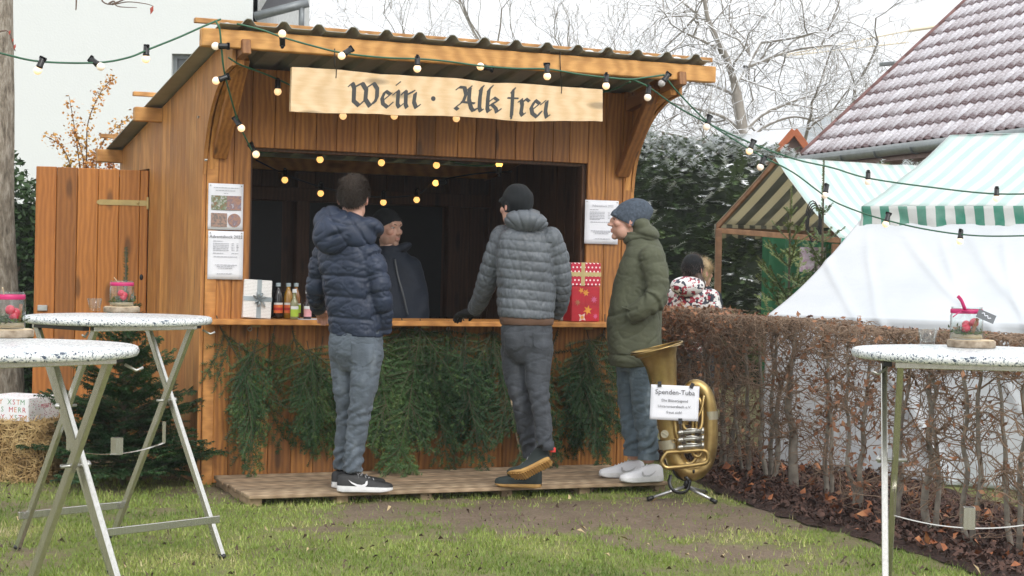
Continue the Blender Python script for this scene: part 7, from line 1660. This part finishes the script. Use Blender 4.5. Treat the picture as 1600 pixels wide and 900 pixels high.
# ------------------------------------------------------------------ man in the blue quilted jacket
def man_blue():
    Y0 = 10.15; O = at(552,765,Y0); O.z = dz; t = thing('person','man in navy quilted hooded jacket and grey jeans, seen from behind at the counter','person',O); th = R(22)
    J = lambda px,py,dy=0.0: at(px,py,Y0+dy)-O
    ra = [J(577,398,-.06),J(590,428,-.08),J(596,460,-.09),J(600,492,-.04),J(599,518,0.0)]; la = [J(507,400,.08),J(497,430,.10),J(494,458,.13),J(496,474,.24),J(498,484,.33)]
    tor = [(J(557,526),.152,.118,th),(J(556,505),.160,.122,th),(J(552,470),.160,.122,th),(J(548,440),.166,.125,th),(J(545,415),.178,.126,th),(J(544,398),.178,.114,th),(J(546,383),.160,.102,th),(J(549,370),.105,.085,th),(J(551,355),.075,.072,th)]
    mb = MB(); torso(mb, tor); limb(mb, ra, [.074,.066,.060,.053,.048]); limb(mb, la, [.073,.065,.059,.051,.044])
    tz = [J(557,526).z, J(549,370).z]
    def fj(co, no):
        pr, dr_ = seg_param(co, ra); pl, dl2 = seg_param(co, la); z = co[:,2]; cx = (co[:,0]-J(550,450).x); intor = np.abs(cx) < 0.165
        arm_r = (dr_ < 0.098)&(co[:,0] > J(576,450).x); arm_l = (dl2 < 0.09)&(co[:,0] < J(512,450).x)
        zz = z-tz[0]+0.006*nz(co,9,9,3,8.8)+0.04*(co[:,0]-J(550,450).x); seam = lambda q,per,ph: (lambda f: 0.007*(1-np.exp(-(f/0.010)**2))+0.0045*np.sqrt(np.clip(f/(per/2),0,1))-0.009)(np.abs(((q/per+ph)%1.0)-0.5)*per); d = seam(zz,0.118,0.62); d = np.where(arm_r, seam(pr,0.105,0.3), d); d = np.where(arm_l, seam(pl,0.105,0.3), d)
        d = np.where((z>J(550,412).z)&~arm_r&~arm_l, 0.003, d)
        d += 0.006*nz(co,8,8,12,3.1)+0.003*nz(co,22,22,30,7.7)-0.0055*ridge(co,9,9,17,4.4,9)-0.0035*ridge(co,22,22,34,2.4,9); return d
    jk = clothes('jacket', MAT['navy_nylon'], t, mb, 0.0058, fj, 6)
    # folded-down hood
    mb = MB(); Mh = Matrix.Rotation(R(17),3,'Y') @ Matrix.Rotation(R(-14),3,'X'); mb.ell(J(541,359,-.065),(.185,.085,.108),30,20,Mh); mb.ell(J(519,366,-.105),(.115,.07,.118),24,16,Matrix.Rotation(R(28),3,'Y')); mb.ell(J(578,355,-.03),(.088,.09,.056),24,16,Mh); mb.ell(J(516,347,-.05),(.098,.075,.095),24,16,Mh)
    def fh(co, no):
        a = co-np.array(J(541,357,-.075)[:]); s = a[:,0]*0.8+a[:,2]*0.5; d = 0.008*nz(co,9,9,10,1.5)-0.006*ridge(co,11,11,16,6.5,8)-0.008*np.exp(-((s-0.055)/0.006)**2)-0.007*np.exp(-((s+0.035)/0.006)**2); d -= 0.020*np.exp(-(((a[:,0]+0.055)/0.05)**2+((a[:,2]+0.02-0.35*a[:,0])/0.013)**2)); d -= 0.012*np.exp(-(((a[:,0]+0.05)/0.05)**2+((a[:,2]-0.02+0.3*a[:,0])/0.010)**2)); return d
    clothes('hood', MAT['navy_nylon'], jk, mb, 0.006, fh, 9)
    mb = MB(); torso(mb, [(J(556,512),.150,.112,th),(J(556,530),.158,.118,th),(J(556,552),.158,.118,th),(J(557,568),.130,.095,th),(J(557,580),.09,.06,th)]); rl = [J(574,552,-.05),J(569,600,-.06),J(562,645,-.05),J(556,690,-.04),J(552,722,-.04),J(551,738,-.04)]; ll = [J(538,552,.06),J(540,600,.06),J(543,645,.08),J(538,690,.10),J(535,720,.11),J(535,733,.11)]
    limb(mb, rl, [.094,.082,.066,.060,.056,.058]); limb(mb, ll, [.090,.078,.064,.058,.053,.054])
    jn = clothes('jeans', MAT['denim_grey'], t, mb, 0.0062, jeans_fold((rl,ll), J(560,645).z, J(552,722).z, 2.2), 10)
    # rear pocket
    decal('rear_pocket', jn, [(q.x,q.z) for q in (J(552,532),J(588,534),J(586,562),J(570,572),J(551,563))], MAT['denim_grey'], jn)
    # body, head, hair, left hand on the counter
    mb = MB(); torso(mb,[(J(557,548),.13,.10,th),(J(553,480),.13,.10,th),(J(547,420),.15,.10,th),(J(548,390),.12,.08,th),(J(551,370),.06,.06,th)]); limb(mb,ra[:4],[.05,.045,.04,.035]); limb(mb,la,[.05,.045,.04,.034,.026]); limb(mb,rl[:5],[.07,.06,.05,.045,.04]); limb(mb,ll[:5],[.07,.06,.05,.045,.04]); limb(mb,[J(551,372,-.01),J(552,350,-.01),J(552,326,0.0)],[.062,.055,.056])
    hm = MB(); hand_mb(hm, J(499,487,.35), Vector((0.05,0.9,-0.2)), Vector((0.1,0,-1)), Vector((1,0,0)), 0.95, 1.0)
    M = body_object(t, mb, J(552,311,0.0), R(6), SKIN, hands=hm); hair(t, M, MAT['hair_dark'], strands=9000, length=0.028)
    b = MB(); b.tube(spline([J(540,340,-.062),J(556,342,-.075),J(570,345,-.055),J(580,352,-.01)],5),0.010,8); b.build('shirt_collar', MAT['shoe_white'], t, smooth=True)
    b = MB(); b.tube(spline([J(582,346,-.03),J(588,352,-.01),J(592,362,0.02)],5),[(0.006,0.014)]*11,8); b.build('zip_flap', MAT['black_tape'], jk, smooth=True)
    Mr = shoe(t, J(526.5,768,-.06)*1.0+Vector((0,0,0)), R(4), 0.315, 'shoe_black','sole_white', swoosh=('shoe_white',-1), laces='lace_pale', sole_t=0.034)
    shoe(t, Vector((J(518,765,.10).x, 0.10, J(518,768,-.06).z)), R(12), 0.31, 'shoe_black','sole_white', swoosh=('shoe_white',-1), laces='lace_pale', sole_t=0.034)
    return t
man_blue()
# ------------------------------------------------------------------ man in the grey quilted jacket leaning on the counter
def man_grey():
    Y0 = 10.35; O = at(826,755,Y0); O.z = dz; t = thing('person','man in grey quilted jacket and black beanie leaning on the counter, seen from behind','person',O); th = R(-12)
    J = lambda px,py,dy=0.0: at(px,py,Y0+dy)-O
    la = [J(786,372,.06),J(772,405,.08),J(762,438,.12),J(752,465,.22),J(742,484,.33)]; ra = [J(860,374,-.02),J(872,405,0.0),J(878,438,.02),J(876,470,.10),J(868,490,.18)]
    tor = [(J(823,497),.163,.125,th),(J(822,478),.168,.130,th),(J(822,450),.168,.130,th),(J(822,425),.172,.132,th),(J(823,400),.182,.134,th),(J(824,380),.182,.122,th),(J(823,364),.158,.102,th),(J(822,352),.105,.088,th),(J(820,340),.078,.076,th)]
    mb = MB(); torso(mb, tor); limb(mb, la, [.078,.070,.064,.056,.048]); limb(mb, ra, [.074,.066,.060,.054,.048])
    z0 = J(823,497).z
    def fj(co, no):
        pr, dr_ = seg_param(co, ra); pl, dl2 = seg_param(co, la); z = co[:,2]; tilt = (co[:,0]-J(823,450).x)*0.07
        arm_r = (dr_ < 0.09)&(co[:,0] > J(860,450).x); arm_l = (dl2 < 0.095)&(co[:,0] < J(789,450).x)
        zq = z-z0+tilt+0.004*nz(co,7,7,3,4.4); d = puff(zq, 0.056, 0.0105, 0.1, 0.32); d = np.where(arm_r, puff(pr,0.055,0.0095,0.3,0.32), d); d = np.where(arm_l, puff(pl,0.062,0.0095,0.3,0.32), d)
        d += 0.006*nz(co,10,10,7,5.1)-0.0045*ridge(co,24,24,10,2.7,7)-0.003*ridge(co,50,50,22,8.7,7); return d
    jk = clothes('jacket', MAT['grey_nylon'], t, mb, 0.0056, fj, 5)
    mb = MB(); Mh = Matrix.Rotation(R(-12),3,'X') @ Matrix.Rotation(R(4),3,'Y'); mb.ell(J(822,346,-.07),(.128,.085,.066),28,18,Mh); mb.ell(J(822,340,0.02),(.105,.095,.055),24,16,Mh)
    def fh(co, no):
        a = co-np.array(J(824,346,-.07)[:]); d = 0.005*nz(co,14,14,14,4.5); ang = np.arctan2(a[:,0],a[:,2]+0.11)
        for k in (-0.75,-0.35,0.05,0.45,0.8): d -= 0.008*np.exp(-((ang-k)/0.035)**2)
        return d
    clothes('hood', MAT['grey_nylon'], jk, mb, 0.0075, fh, 4)
    mb = MB(); torso(mb,[(J(823,508),.150,.114,th),(J(823,500),.158,.121,th),(J(822,488),.150,.115,th)]); clothes('sweater_hem', MAT['brown_knit'], t, mb, 0.008, lambda co,no: 0.003*nz(co,30,30,6,2.0), 2)
    mb = MB(); torso(mb,[(J(823,502),.142,.108,th),(J(823,520),.152,.115,th),(J(824,540),.152,.115,th),(J(825,556),.125,.09,th),(J(825,568),.08,.06,th)])
    ll = [J(805,548,.05),J(808,590,.05),J(816,628,.03),J(822,668,.06),J(828,700,.08),J(829,716,.08)]; rl = [J(842,545,-.03),J(840,590,-.05),J(844,628,-.10),J(849,664,-.12),J(850,690,-.14),J(850,700,-.15)]
    limb(mb, ll, [.090,.078,.062,.056,.049,.050]); limb(mb, rl, [.088,.074,.058,.053,.046,.046])
    jn = clothes('jeans', MAT['denim_dark'], t, mb, 0.0062, jeans_fold((rl,ll), J(830,625).z, J(830,700).z, 6.2), 9)
    for px in (803, 847):
        decal('rear_pocket', jn, [(q.x,q.z) for q in (J(px-16,516),J(px+16,516),J(px+15,540),J(px,546),J(px-15,540))], MAT['denim_dark'], jn)
    mb = MB(); torso(mb,[(J(823,540),.12,.09,th),(J(822,470),.13,.09,th),(J(823,400),.15,.10,th),(J(822,370),.11,.08,th),(J(818,350),.06,.06,th)]); limb(mb,ra,[.05,.045,.04,.036,.03]); limb(mb,la,[.05,.045,.04,.034,.028]); limb(mb,ll[:5],[.07,.06,.05,.045,.036]); limb(mb,rl[:5],[.07,.058,.048,.042,.036]); limb(mb,[J(819,352,-.0),J(813,340,.01),J(808,325,.02)],[.062,.056,.058])
    M = body_object(t, mb, J(806,323,.03), R(-38), SKIN); beanie(t, M, MAT['beanie_black'], 0.028,-0.055,-0.03,0.008); face_bits(t, M)
    hm = MB(); hand_mb(hm, J(738,488,.37), Vector((-0.65,0.75,-0.12)), Vector((0,0,-1)), Vector((0.75,0.6,0)), 0.55, 1.12); me = remesh(hm,0.0045,3); displace(me, lambda co,no: 0.001*nz(co,60,60,60,1)); me.materials.clear(); me.materials.append(MAT['black_glove']); link('glove', me, t)
    # right shoe up on its toes, sole towards the viewer; left shoe flat
    heel = J(862,722,-.16); toe = J(801,754,-.20); vec = toe-heel; yaw = math.atan2(vec.y,vec.x); Lr = 0.275; ptc = math.asin(max(-1,min(1,(toe.z-heel.z)/Lr)))
    def tilt_shoe():
        s0 = len(t.children); shoe(t, Vector((0,0,0)), 0.0, Lr, 'shoe_teal','gum_sole', sole_t=0.022, high=0.05, laces='lace_pale', tread='gum_sole', bend=R(22))
        o = t.children[-1] if t.children[-1].name.startswith('shoe') else [c for c in t.children if c.name.startswith('shoe')][-1]
        o.matrix_local = Matrix.Translation(heel) @ Matrix.Rotation(math.pi-R(8),4,'Z') @ Matrix.Rotation(R(28),4,'Y') @ Matrix.Rotation(R(38),4,'X'); return o
    o = tilt_shoe()
    b = MB(); b.tube([J(856,690,-.16),J(857,704,-.165)],0.035,14); b.build('sock', MAT['brown_knit'] if False else MAT['denim_dark'], t, smooth=True)
    b = MB(); q = J(864,703,-.17); b.box((q.x-0.016,q.y-0.012,q.z-0.014),(q.x+0.016,q.y+0.012,q.z+0.014),0.004); b.build('heel_tab', MAT['red_tab'], o if False else t)
    hl = J(846,752,.06); hl.z = 0.0; shoe(t, hl, math.pi-R(10), 0.275, 'shoe_teal','gum_sole', sole_t=0.022, high=0.05, laces='lace_pale')
    return t
man_grey()
# ------------------------------------------------------------------ young man in the olive parka
def man_olive():
    Y0 = 10.93; O = at(1000,750,Y0); O.z = dz; t = thing('person','young man in olive parka, slate beanie and white sneakers standing beside the tuba','person',O); th = R(-78)
    J = lambda px,py,dy=0.0: at(px,py,Y0+dy)-O
    tor = [(J(993,572),.185,.152,th),(J(992,545),.198,.160,th),(J(991,505),.205,.166,th),(J(994,470),.205,.158,th),(J(999,440),.210,.150,th),(J(1004,415),.212,.138,th),(J(1007,397),.190,.120,th),(J(1006,383),.135,.108,th),(J(1001,371),.10,.098,th),(J(995,362),.088,.092,th)]
    na = [J(1019,404,-.19),J(1026,435,-.22),J(1026,464,-.24),J(1006,482,-.24),J(984,492,-.20)]; fa = [J(1008,404,.20),J(1010,440,.23),J(1000,470,.24),J(975,488,.2)]
    mb = MB(); torso(mb, tor); limb(mb, na, [.085,.078,.072,.064,.056]); limb(mb, fa, [.08,.075,.07,.06])
    def fj(co, no):
        z = co[:,2]; x = co[:,0]; d = 0.007*nz(co,6,6,8,9.1)-0.006*ridge(co,6,6,9,1.7,10)-0.003*ridge(co,15,15,24,5.7,9)
        pr, dr_ = seg_param(co, na); el = np.exp(-((pr-0.24)/0.08)**2)*(dr_<0.12); d += 0.007*el*np.sin(pr*90+6*nz(co,12,12,12,3))
        d -= 0.010*np.exp(-((z-J(990,480).z-0.35*(x-J(990,480).x))/0.012)**2)*(x<J(990,480).x)*(co[:,1]<0)
        d += 0.006*np.exp(-((z-J(993,562).z)/0.02)**2); d -= 0.006*np.exp(-((z-J(993,553).z)/0.006)**2); return d
    jk = clothes('parka', MAT['olive_cotton'], t, mb, 0.0066, fj, 6)
    mb = MB(); Mh = Matrix.Rotation(R(14),3,'Y'); mb.ell(J(1008,366,0.0),(.092,.13,.066),26,18,Mh); mb.ell(J(993,371,0),(.085,.115,.048),24,14,Matrix.Rotation(R(-16),3,'Y')); mb.ell(J(1000,352,0.0),(.062,.115,.06),24,14,Matrix.Rotation(R(40),3,'Y'))
    def fh(co, no):
        a = co-np.array(J(1006,364)[:]); return 0.007*nz(co,11,8,16,4.5)-0.009*np.exp(-((a[:,2]+0.02+0.25*a[:,0])/0.010)**2)+0.004*nz(co,24,24,24,1.2)
    clothes('hood', MAT['olive_cotton'], jk, mb, 0.0085, fh, 4)
    # pocket flap and side seam
    b = MB(); p = J(985,488,-.245); P = [J(972,480,-.225),J(985,484,-.243),J(996,490,-.25)]; b.tube(spline(P,5),[(0.004,0.016)]*11,6); b.build('pocket_flap', MAT['olive_cotton'], jk, smooth=True)
    nl = [J(1002,555,-.09),J(1006,600,-.09),J(1006,640,-.10),J(1012,680,-.10),J(1013,704,-.10),J(1013,714,-.10)]; fl = [J(985,555,.08),J(984,600,.08),J(984,640,.08),J(988,680,.07),J(989,700,.07),J(989,708,.07)]
    mb = MB(); torso(mb,[(J(993,535),.16,.125,th),(J(994,560),.165,.13,th),(J(995,580),.14,.115,th)]); limb(mb, nl, [.098,.088,.072,.066,.060,.062]); limb(mb, fl, [.092,.082,.068,.062,.055,.057])
    jn = clothes('jeans', MAT['denim_light'], t, mb, 0.0062, jeans_fold((nl,fl), J(1000,640).z, J(1005,690).z, 3.3), 7)
    for pts, r in ((nl,.066),(fl,.060)):
        q = pts[-1]; b = MB(); b.tube([q+Vector((0,0,0.022)),q+Vector((0,0,-0.014))],[r,r*0.97],26,caps=False); b.tube([q+Vector((0,0,-0.014)),q+Vector((0,0,0.022))],[r*0.9,r*0.94],26,caps=False); b.build('turned_hem', MAT['denim_light'], jn, smooth=True)
    mb = MB(); torso(mb,[(J(993,560),.13,.10,th),(J(993,480),.14,.10,th),(J(1000,420),.16,.10,th),(J(1003,390),.11,.08,th),(J(997,372),.06,.065,th)]); limb(mb,na,[.05,.045,.04,.036,.03]); limb(mb,fa,[.05,.045,.04,.034]); limb(mb,nl+[J(1014,724,-.10)],[.07,.06,.05,.045,.04,.04,.036]); limb(mb,fl+[J(989,718,.07)],[.07,.058,.048,.042,.038,.038,.036]); limb(mb,[J(997,374),J(990,364),J(985,352)],[.064,.058,.060])
    M = body_object(t, mb, J(980.5,346,.0), R(-88), SKIN, pitch=R(-5)); beanie(t, M, MAT['beanie_slate'], 0.020,-0.058,-0.016,0.010,slouch=0.012,lean=0.035); face_bits(t, M, True)
    h1 = J(1034,750,-.10); h1.z = 0.0; shoe(t, h1, math.pi+R(24), 0.285, 'shoe_white','sole_white', sole_t=0.036, swoosh=('seam_grey',1), laces='shoe_white')
    h2 = J(1006,742,.09); h2.z = 0.0; shoe(t, h2, math.pi+R(12), 0.285, 'shoe_white','sole_white', sole_t=0.036, swoosh=('seam_grey',1), laces='shoe_white')
    return t
man_olive()
# ------------------------------------------------------------------ man serving inside the hut
def man_inside():
    Y0 = 11.95; O = at(612,760,Y0); O.z = 0.052;  t = thing('person','bearded man in black beanie and navy jacket standing inside the hut','person',O); th = R(128)
    J = lambda px,py,dy=0.0: at(px,py,Y0+dy)-O; tb_ = R(150)
    tor = [(J(624,590),.20,.15,tb_),(J(624,540),.20,.155,tb_),(J(624,490),.205,.16,tb_),(J(621,450),.205,.15,tb_),(J(616,425),.205,.135,tb_),(J(612,408),.18,.115,tb_),(J(610,396),.115,.095,tb_),(J(610,384),.085,.085,tb_)]
    fa = [J(642,418,.05),J(652,450,.03),J(655,478,-.02),J(645,505,-.08)]; na = [J(578,420,-.05),J(570,455,-.08),J(575,490,-.1),J(590,512,-.14)]
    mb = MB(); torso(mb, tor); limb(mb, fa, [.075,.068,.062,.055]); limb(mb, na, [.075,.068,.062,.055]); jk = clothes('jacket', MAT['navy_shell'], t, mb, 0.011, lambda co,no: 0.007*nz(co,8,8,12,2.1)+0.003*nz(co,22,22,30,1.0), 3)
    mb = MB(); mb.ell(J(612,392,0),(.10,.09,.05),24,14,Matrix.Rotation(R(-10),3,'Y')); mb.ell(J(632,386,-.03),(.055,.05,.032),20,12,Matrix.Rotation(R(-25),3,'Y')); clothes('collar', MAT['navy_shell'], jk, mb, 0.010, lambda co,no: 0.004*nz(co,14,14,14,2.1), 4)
    b = MB(); b.tube(spline([J(617,405,-.13),J(622,432,-.165),J(630,460,-.18),J(637,492,-.175)],6),0.006,6); b.build('zip', MAT['zip_grey'], jk, smooth=True)
    ll = [J(605,590),J(605,670),J(605,752)]; rl = [J(640,590),J(640,670),J(640,752)]
    mb = MB(); torso(mb,[(J(622,570),.17,.13,tb_),(J(622,600),.17,.13,tb_)]); limb(mb,ll,[.09,.07,.055]); limb(mb,rl,[.09,.07,.055]); clothes('trousers', MAT['denim_dark'], t, mb, 0.014, lambda co,no: 0.004*nz(co,10,10,14,2.1), 2)
    mb = MB(); torso(mb,[(J(622,590),.14,.10,tb_),(J(622,490),.15,.11,tb_),(J(616,430),.16,.10,tb_),(J(611,402),.10,.08,tb_),(J(609,390),.06,.065,tb_)]); limb(mb,fa,[.05,.045,.04,.034]); limb(mb,na,[.05,.045,.04,.034]); limb(mb,ll,[.06,.05,.04]); limb(mb,rl,[.06,.05,.04]); limb(mb,[J(610,394),J(608,382),J(606,370)],[.066,.062,.062])
    M = body_object(t, mb, J(605.5,358,0), th, (0.60,0.38,0.29), beard=0.5, pitch=R(-2), hs=1.04); beanie(t, M, MAT['beanie_black'], 0.045,-0.05,0.0,0.009); face_bits(t, M)
    for q,yw in ((ll[-1],R(-60)),(rl[-1],R(-60))): shoe(t, Vector((q.x-0.05,q.y+0.08,0.0)), yw, 0.28, 'shoe_black','shoe_black')
man_inside()
# ------------------------------------------------------------------ two visitors beyond the hedge
n = NT('print_jacket'); v = n.coord((1,1,1)); vo = n.node('ShaderNodeTexVoronoi', distance='CHEBYCHEV'); vo.inputs['Scale'].default_value = 30; n.lk(v, vo.inputs['Vector']); sx = n.node('ShaderNodeSeparateColor'); n.lk(vo.outputs['Color'], sx.inputs[0])
wv = n.node('ShaderNodeTexNoise'); wv.inputs['Scale'].default_value = 36; wv.inputs['Detail'].default_value = 1; n.lk(v, wv.inputs['Vector'])
c = n.ramp(sx.outputs[0],[(0.0,(0.03,0.035,0.06)),(0.34,(0.03,0.035,0.06)),(0.35,(0.36,0.03,0.06)),(0.62,(0.36,0.03,0.06)),(0.63,(0.75,0.74,0.74))]); c.node.color_ramp.interpolation='CONSTANT'
n.set(n.mix(n.math('GREATER_THAN', wv.outputs[0], 0.53), c, (0.76,0.75,0.75)), 0.5)
def visitor(label, px, py, Y0, th, jacket, hood, hat, hairm, scale=1.0, tail=False):
    H = at(px,py,Y0); O = Vector((H.x,H.y,0)); t = thing('person', label, 'person', O); hz_ = H.z; s = hz_/1.60*1.0
    Z = lambda x,y,z: Vector((x*s,y*s,z*s)) if False else Vector((x,y,z*s))
    w = 0.92
    tor = [(Z(0,0,.80),.17*w,.125*w,th),(Z(0,0,.95),.175*w,.13*w,th),(Z(0,0,1.15),.18*w,.135*w,th),(Z(0,0,1.30),.19*w,.13*w,th),(Z(0,0,1.38),.17*w,.11*w,th),(Z(0,0,1.43),.11*w,.09*w,th),(Z(0,0,1.47),.075*w,.075*w,th)]
    f_ = Vector((math.sin(th),math.cos(th),0)); r_ = Vector((math.cos(th),-math.sin(th),0))
    arms = []
    mb = MB(); torso(mb, tor)
    for sd in (-1,1):
        a = [r_*(sd*0.16)+Z(0,0,1.34), r_*(sd*0.215)+Z(0,0,1.12), r_*(sd*0.19)+f_*0.16+Z(0,0,0.98)]; limb(mb, a, [.07,.06,.05]); arms.append(a)
    jk = clothes('jacket', MAT[jacket], t, mb, 0.013, lambda co,no: puff(co[:,2],0.11,0.010,0.2)+0.004*nz(co,12,12,12,1), 2)
    if hood:
        mb = MB(); mb.ell(Z(0,0,1.44)-f_*0.10,(.14,.105,.085),22,14); mb.ell(Z(0,0,1.47),(.11,.11,.05),22,14); clothes('hood', MAT[jacket], jk, mb, 0.011, lambda co,no: 0.006*nz(co,10,10,10,3), 4)
    legs = [[r_*(sd*0.08)+Z(0,0,.82), r_*(sd*0.085)+Z(0,0,.45), r_*(sd*0.085)+Z(0,0,.07)] for sd in (-1,1)]
    mb = MB(); torso(mb,[(Z(0,0,.74),.15,.12,th),(Z(0,0,.84),.15,.12,th)]); [limb(mb,l,[.085,.065,.055]) for l in legs]; clothes('trousers', MAT['denim_dark'], t, mb, 0.015, lambda co,no: 0.004*nz(co,10,10,14,2.1), 2)
    mb = MB(); torso(mb,[(Z(0,0,.8),.13,.09,th),(Z(0,0,1.1),.14,.09,th),(Z(0,0,1.36),.13,.08,th),(Z(0,0,1.44),.06,.06,th)]); [limb(mb,a,[.05,.042,.034]) for a in arms]; [limb(mb,l,[.06,.045,.04]) for l in legs]; limb(mb,[Z(0,0,1.42),Z(0,0,1.52)],[.052,.052])
    hands = MB(); [hand_mb(hands, a[-1]+f_*0.02, f_+Vector((0,0,-.2)), Vector((0,0,-1)), r_*(-sd), 0.6, 0.9) for a,sd in zip(arms,(-1,1))]
    M = body_object(t, mb, Z(0,0,1.60), th, SKIN, hs=0.95, hands=hands)
    if hat: beanie(t, M, MAT['beanie_black'], 0.025,-0.06,-0.02,0.014)
    hair(t, M, MAT[hairm], 0.055,-0.09,-0.055,0.008 if hat else 0.016, 2500, 0.04)
    if tail:
        mb = MB(); limb(mb,[M @ Vector((0.055,-0.03,-0.05)), M @ Vector((0.085,-0.03,-0.14)), M @ Vector((0.07,-0.02,-0.26))],[.038,.045,.02]); clothes('long_hair', MAT[hairm], t, mb, 0.009, lambda co,no: 0.005*nz(co,60,60,6,2), 2)
    face_bits(t, M)
    for l in legs: q = l[-1]-f_*0.07; shoe(t, Vector((q.x,q.y,0.0)), math.atan2(f_.y,f_.x), 0.25, 'shoe_black','sole_white')
visitor('visitor in black beanie and red white and navy printed jacket beyond the hedge',1083,422,14.5,R(30),'print_jacket',True,True,'hair_brown',tail=True)
visitor('blond visitor in dark navy jacket half hidden beside the printed jacket',1097,427,15.3,R(55),'navy_shell',False,False,'hair_blond')

# ================================================================== thin winter haze
b = MB(); b.box((-430,-80,-3),(430,830,78)); hz_o = tag(b.build('haze', []), 'thin pale winter haze over the far trees and hill', 'haze', kind='stuff')
hm_ = bpy.data.materials.new('haze_air'); hm_.use_nodes = True; hn = hm_.node_tree.nodes; hn.remove(hn['Principled BSDF'])
pv = hn.new('ShaderNodeVolumePrincipled'); pv.inputs['Color'].default_value = (0.93,0.96,1.0,1); pv.inputs['Density'].default_value = 0.0013; pv.inputs['Anisotropy'].default_value = 0.2
hm_.node_tree.links.new(pv.outputs[0], hn['Material Output'].inputs['Volume']); hz_o.data.materials.append(hm_)
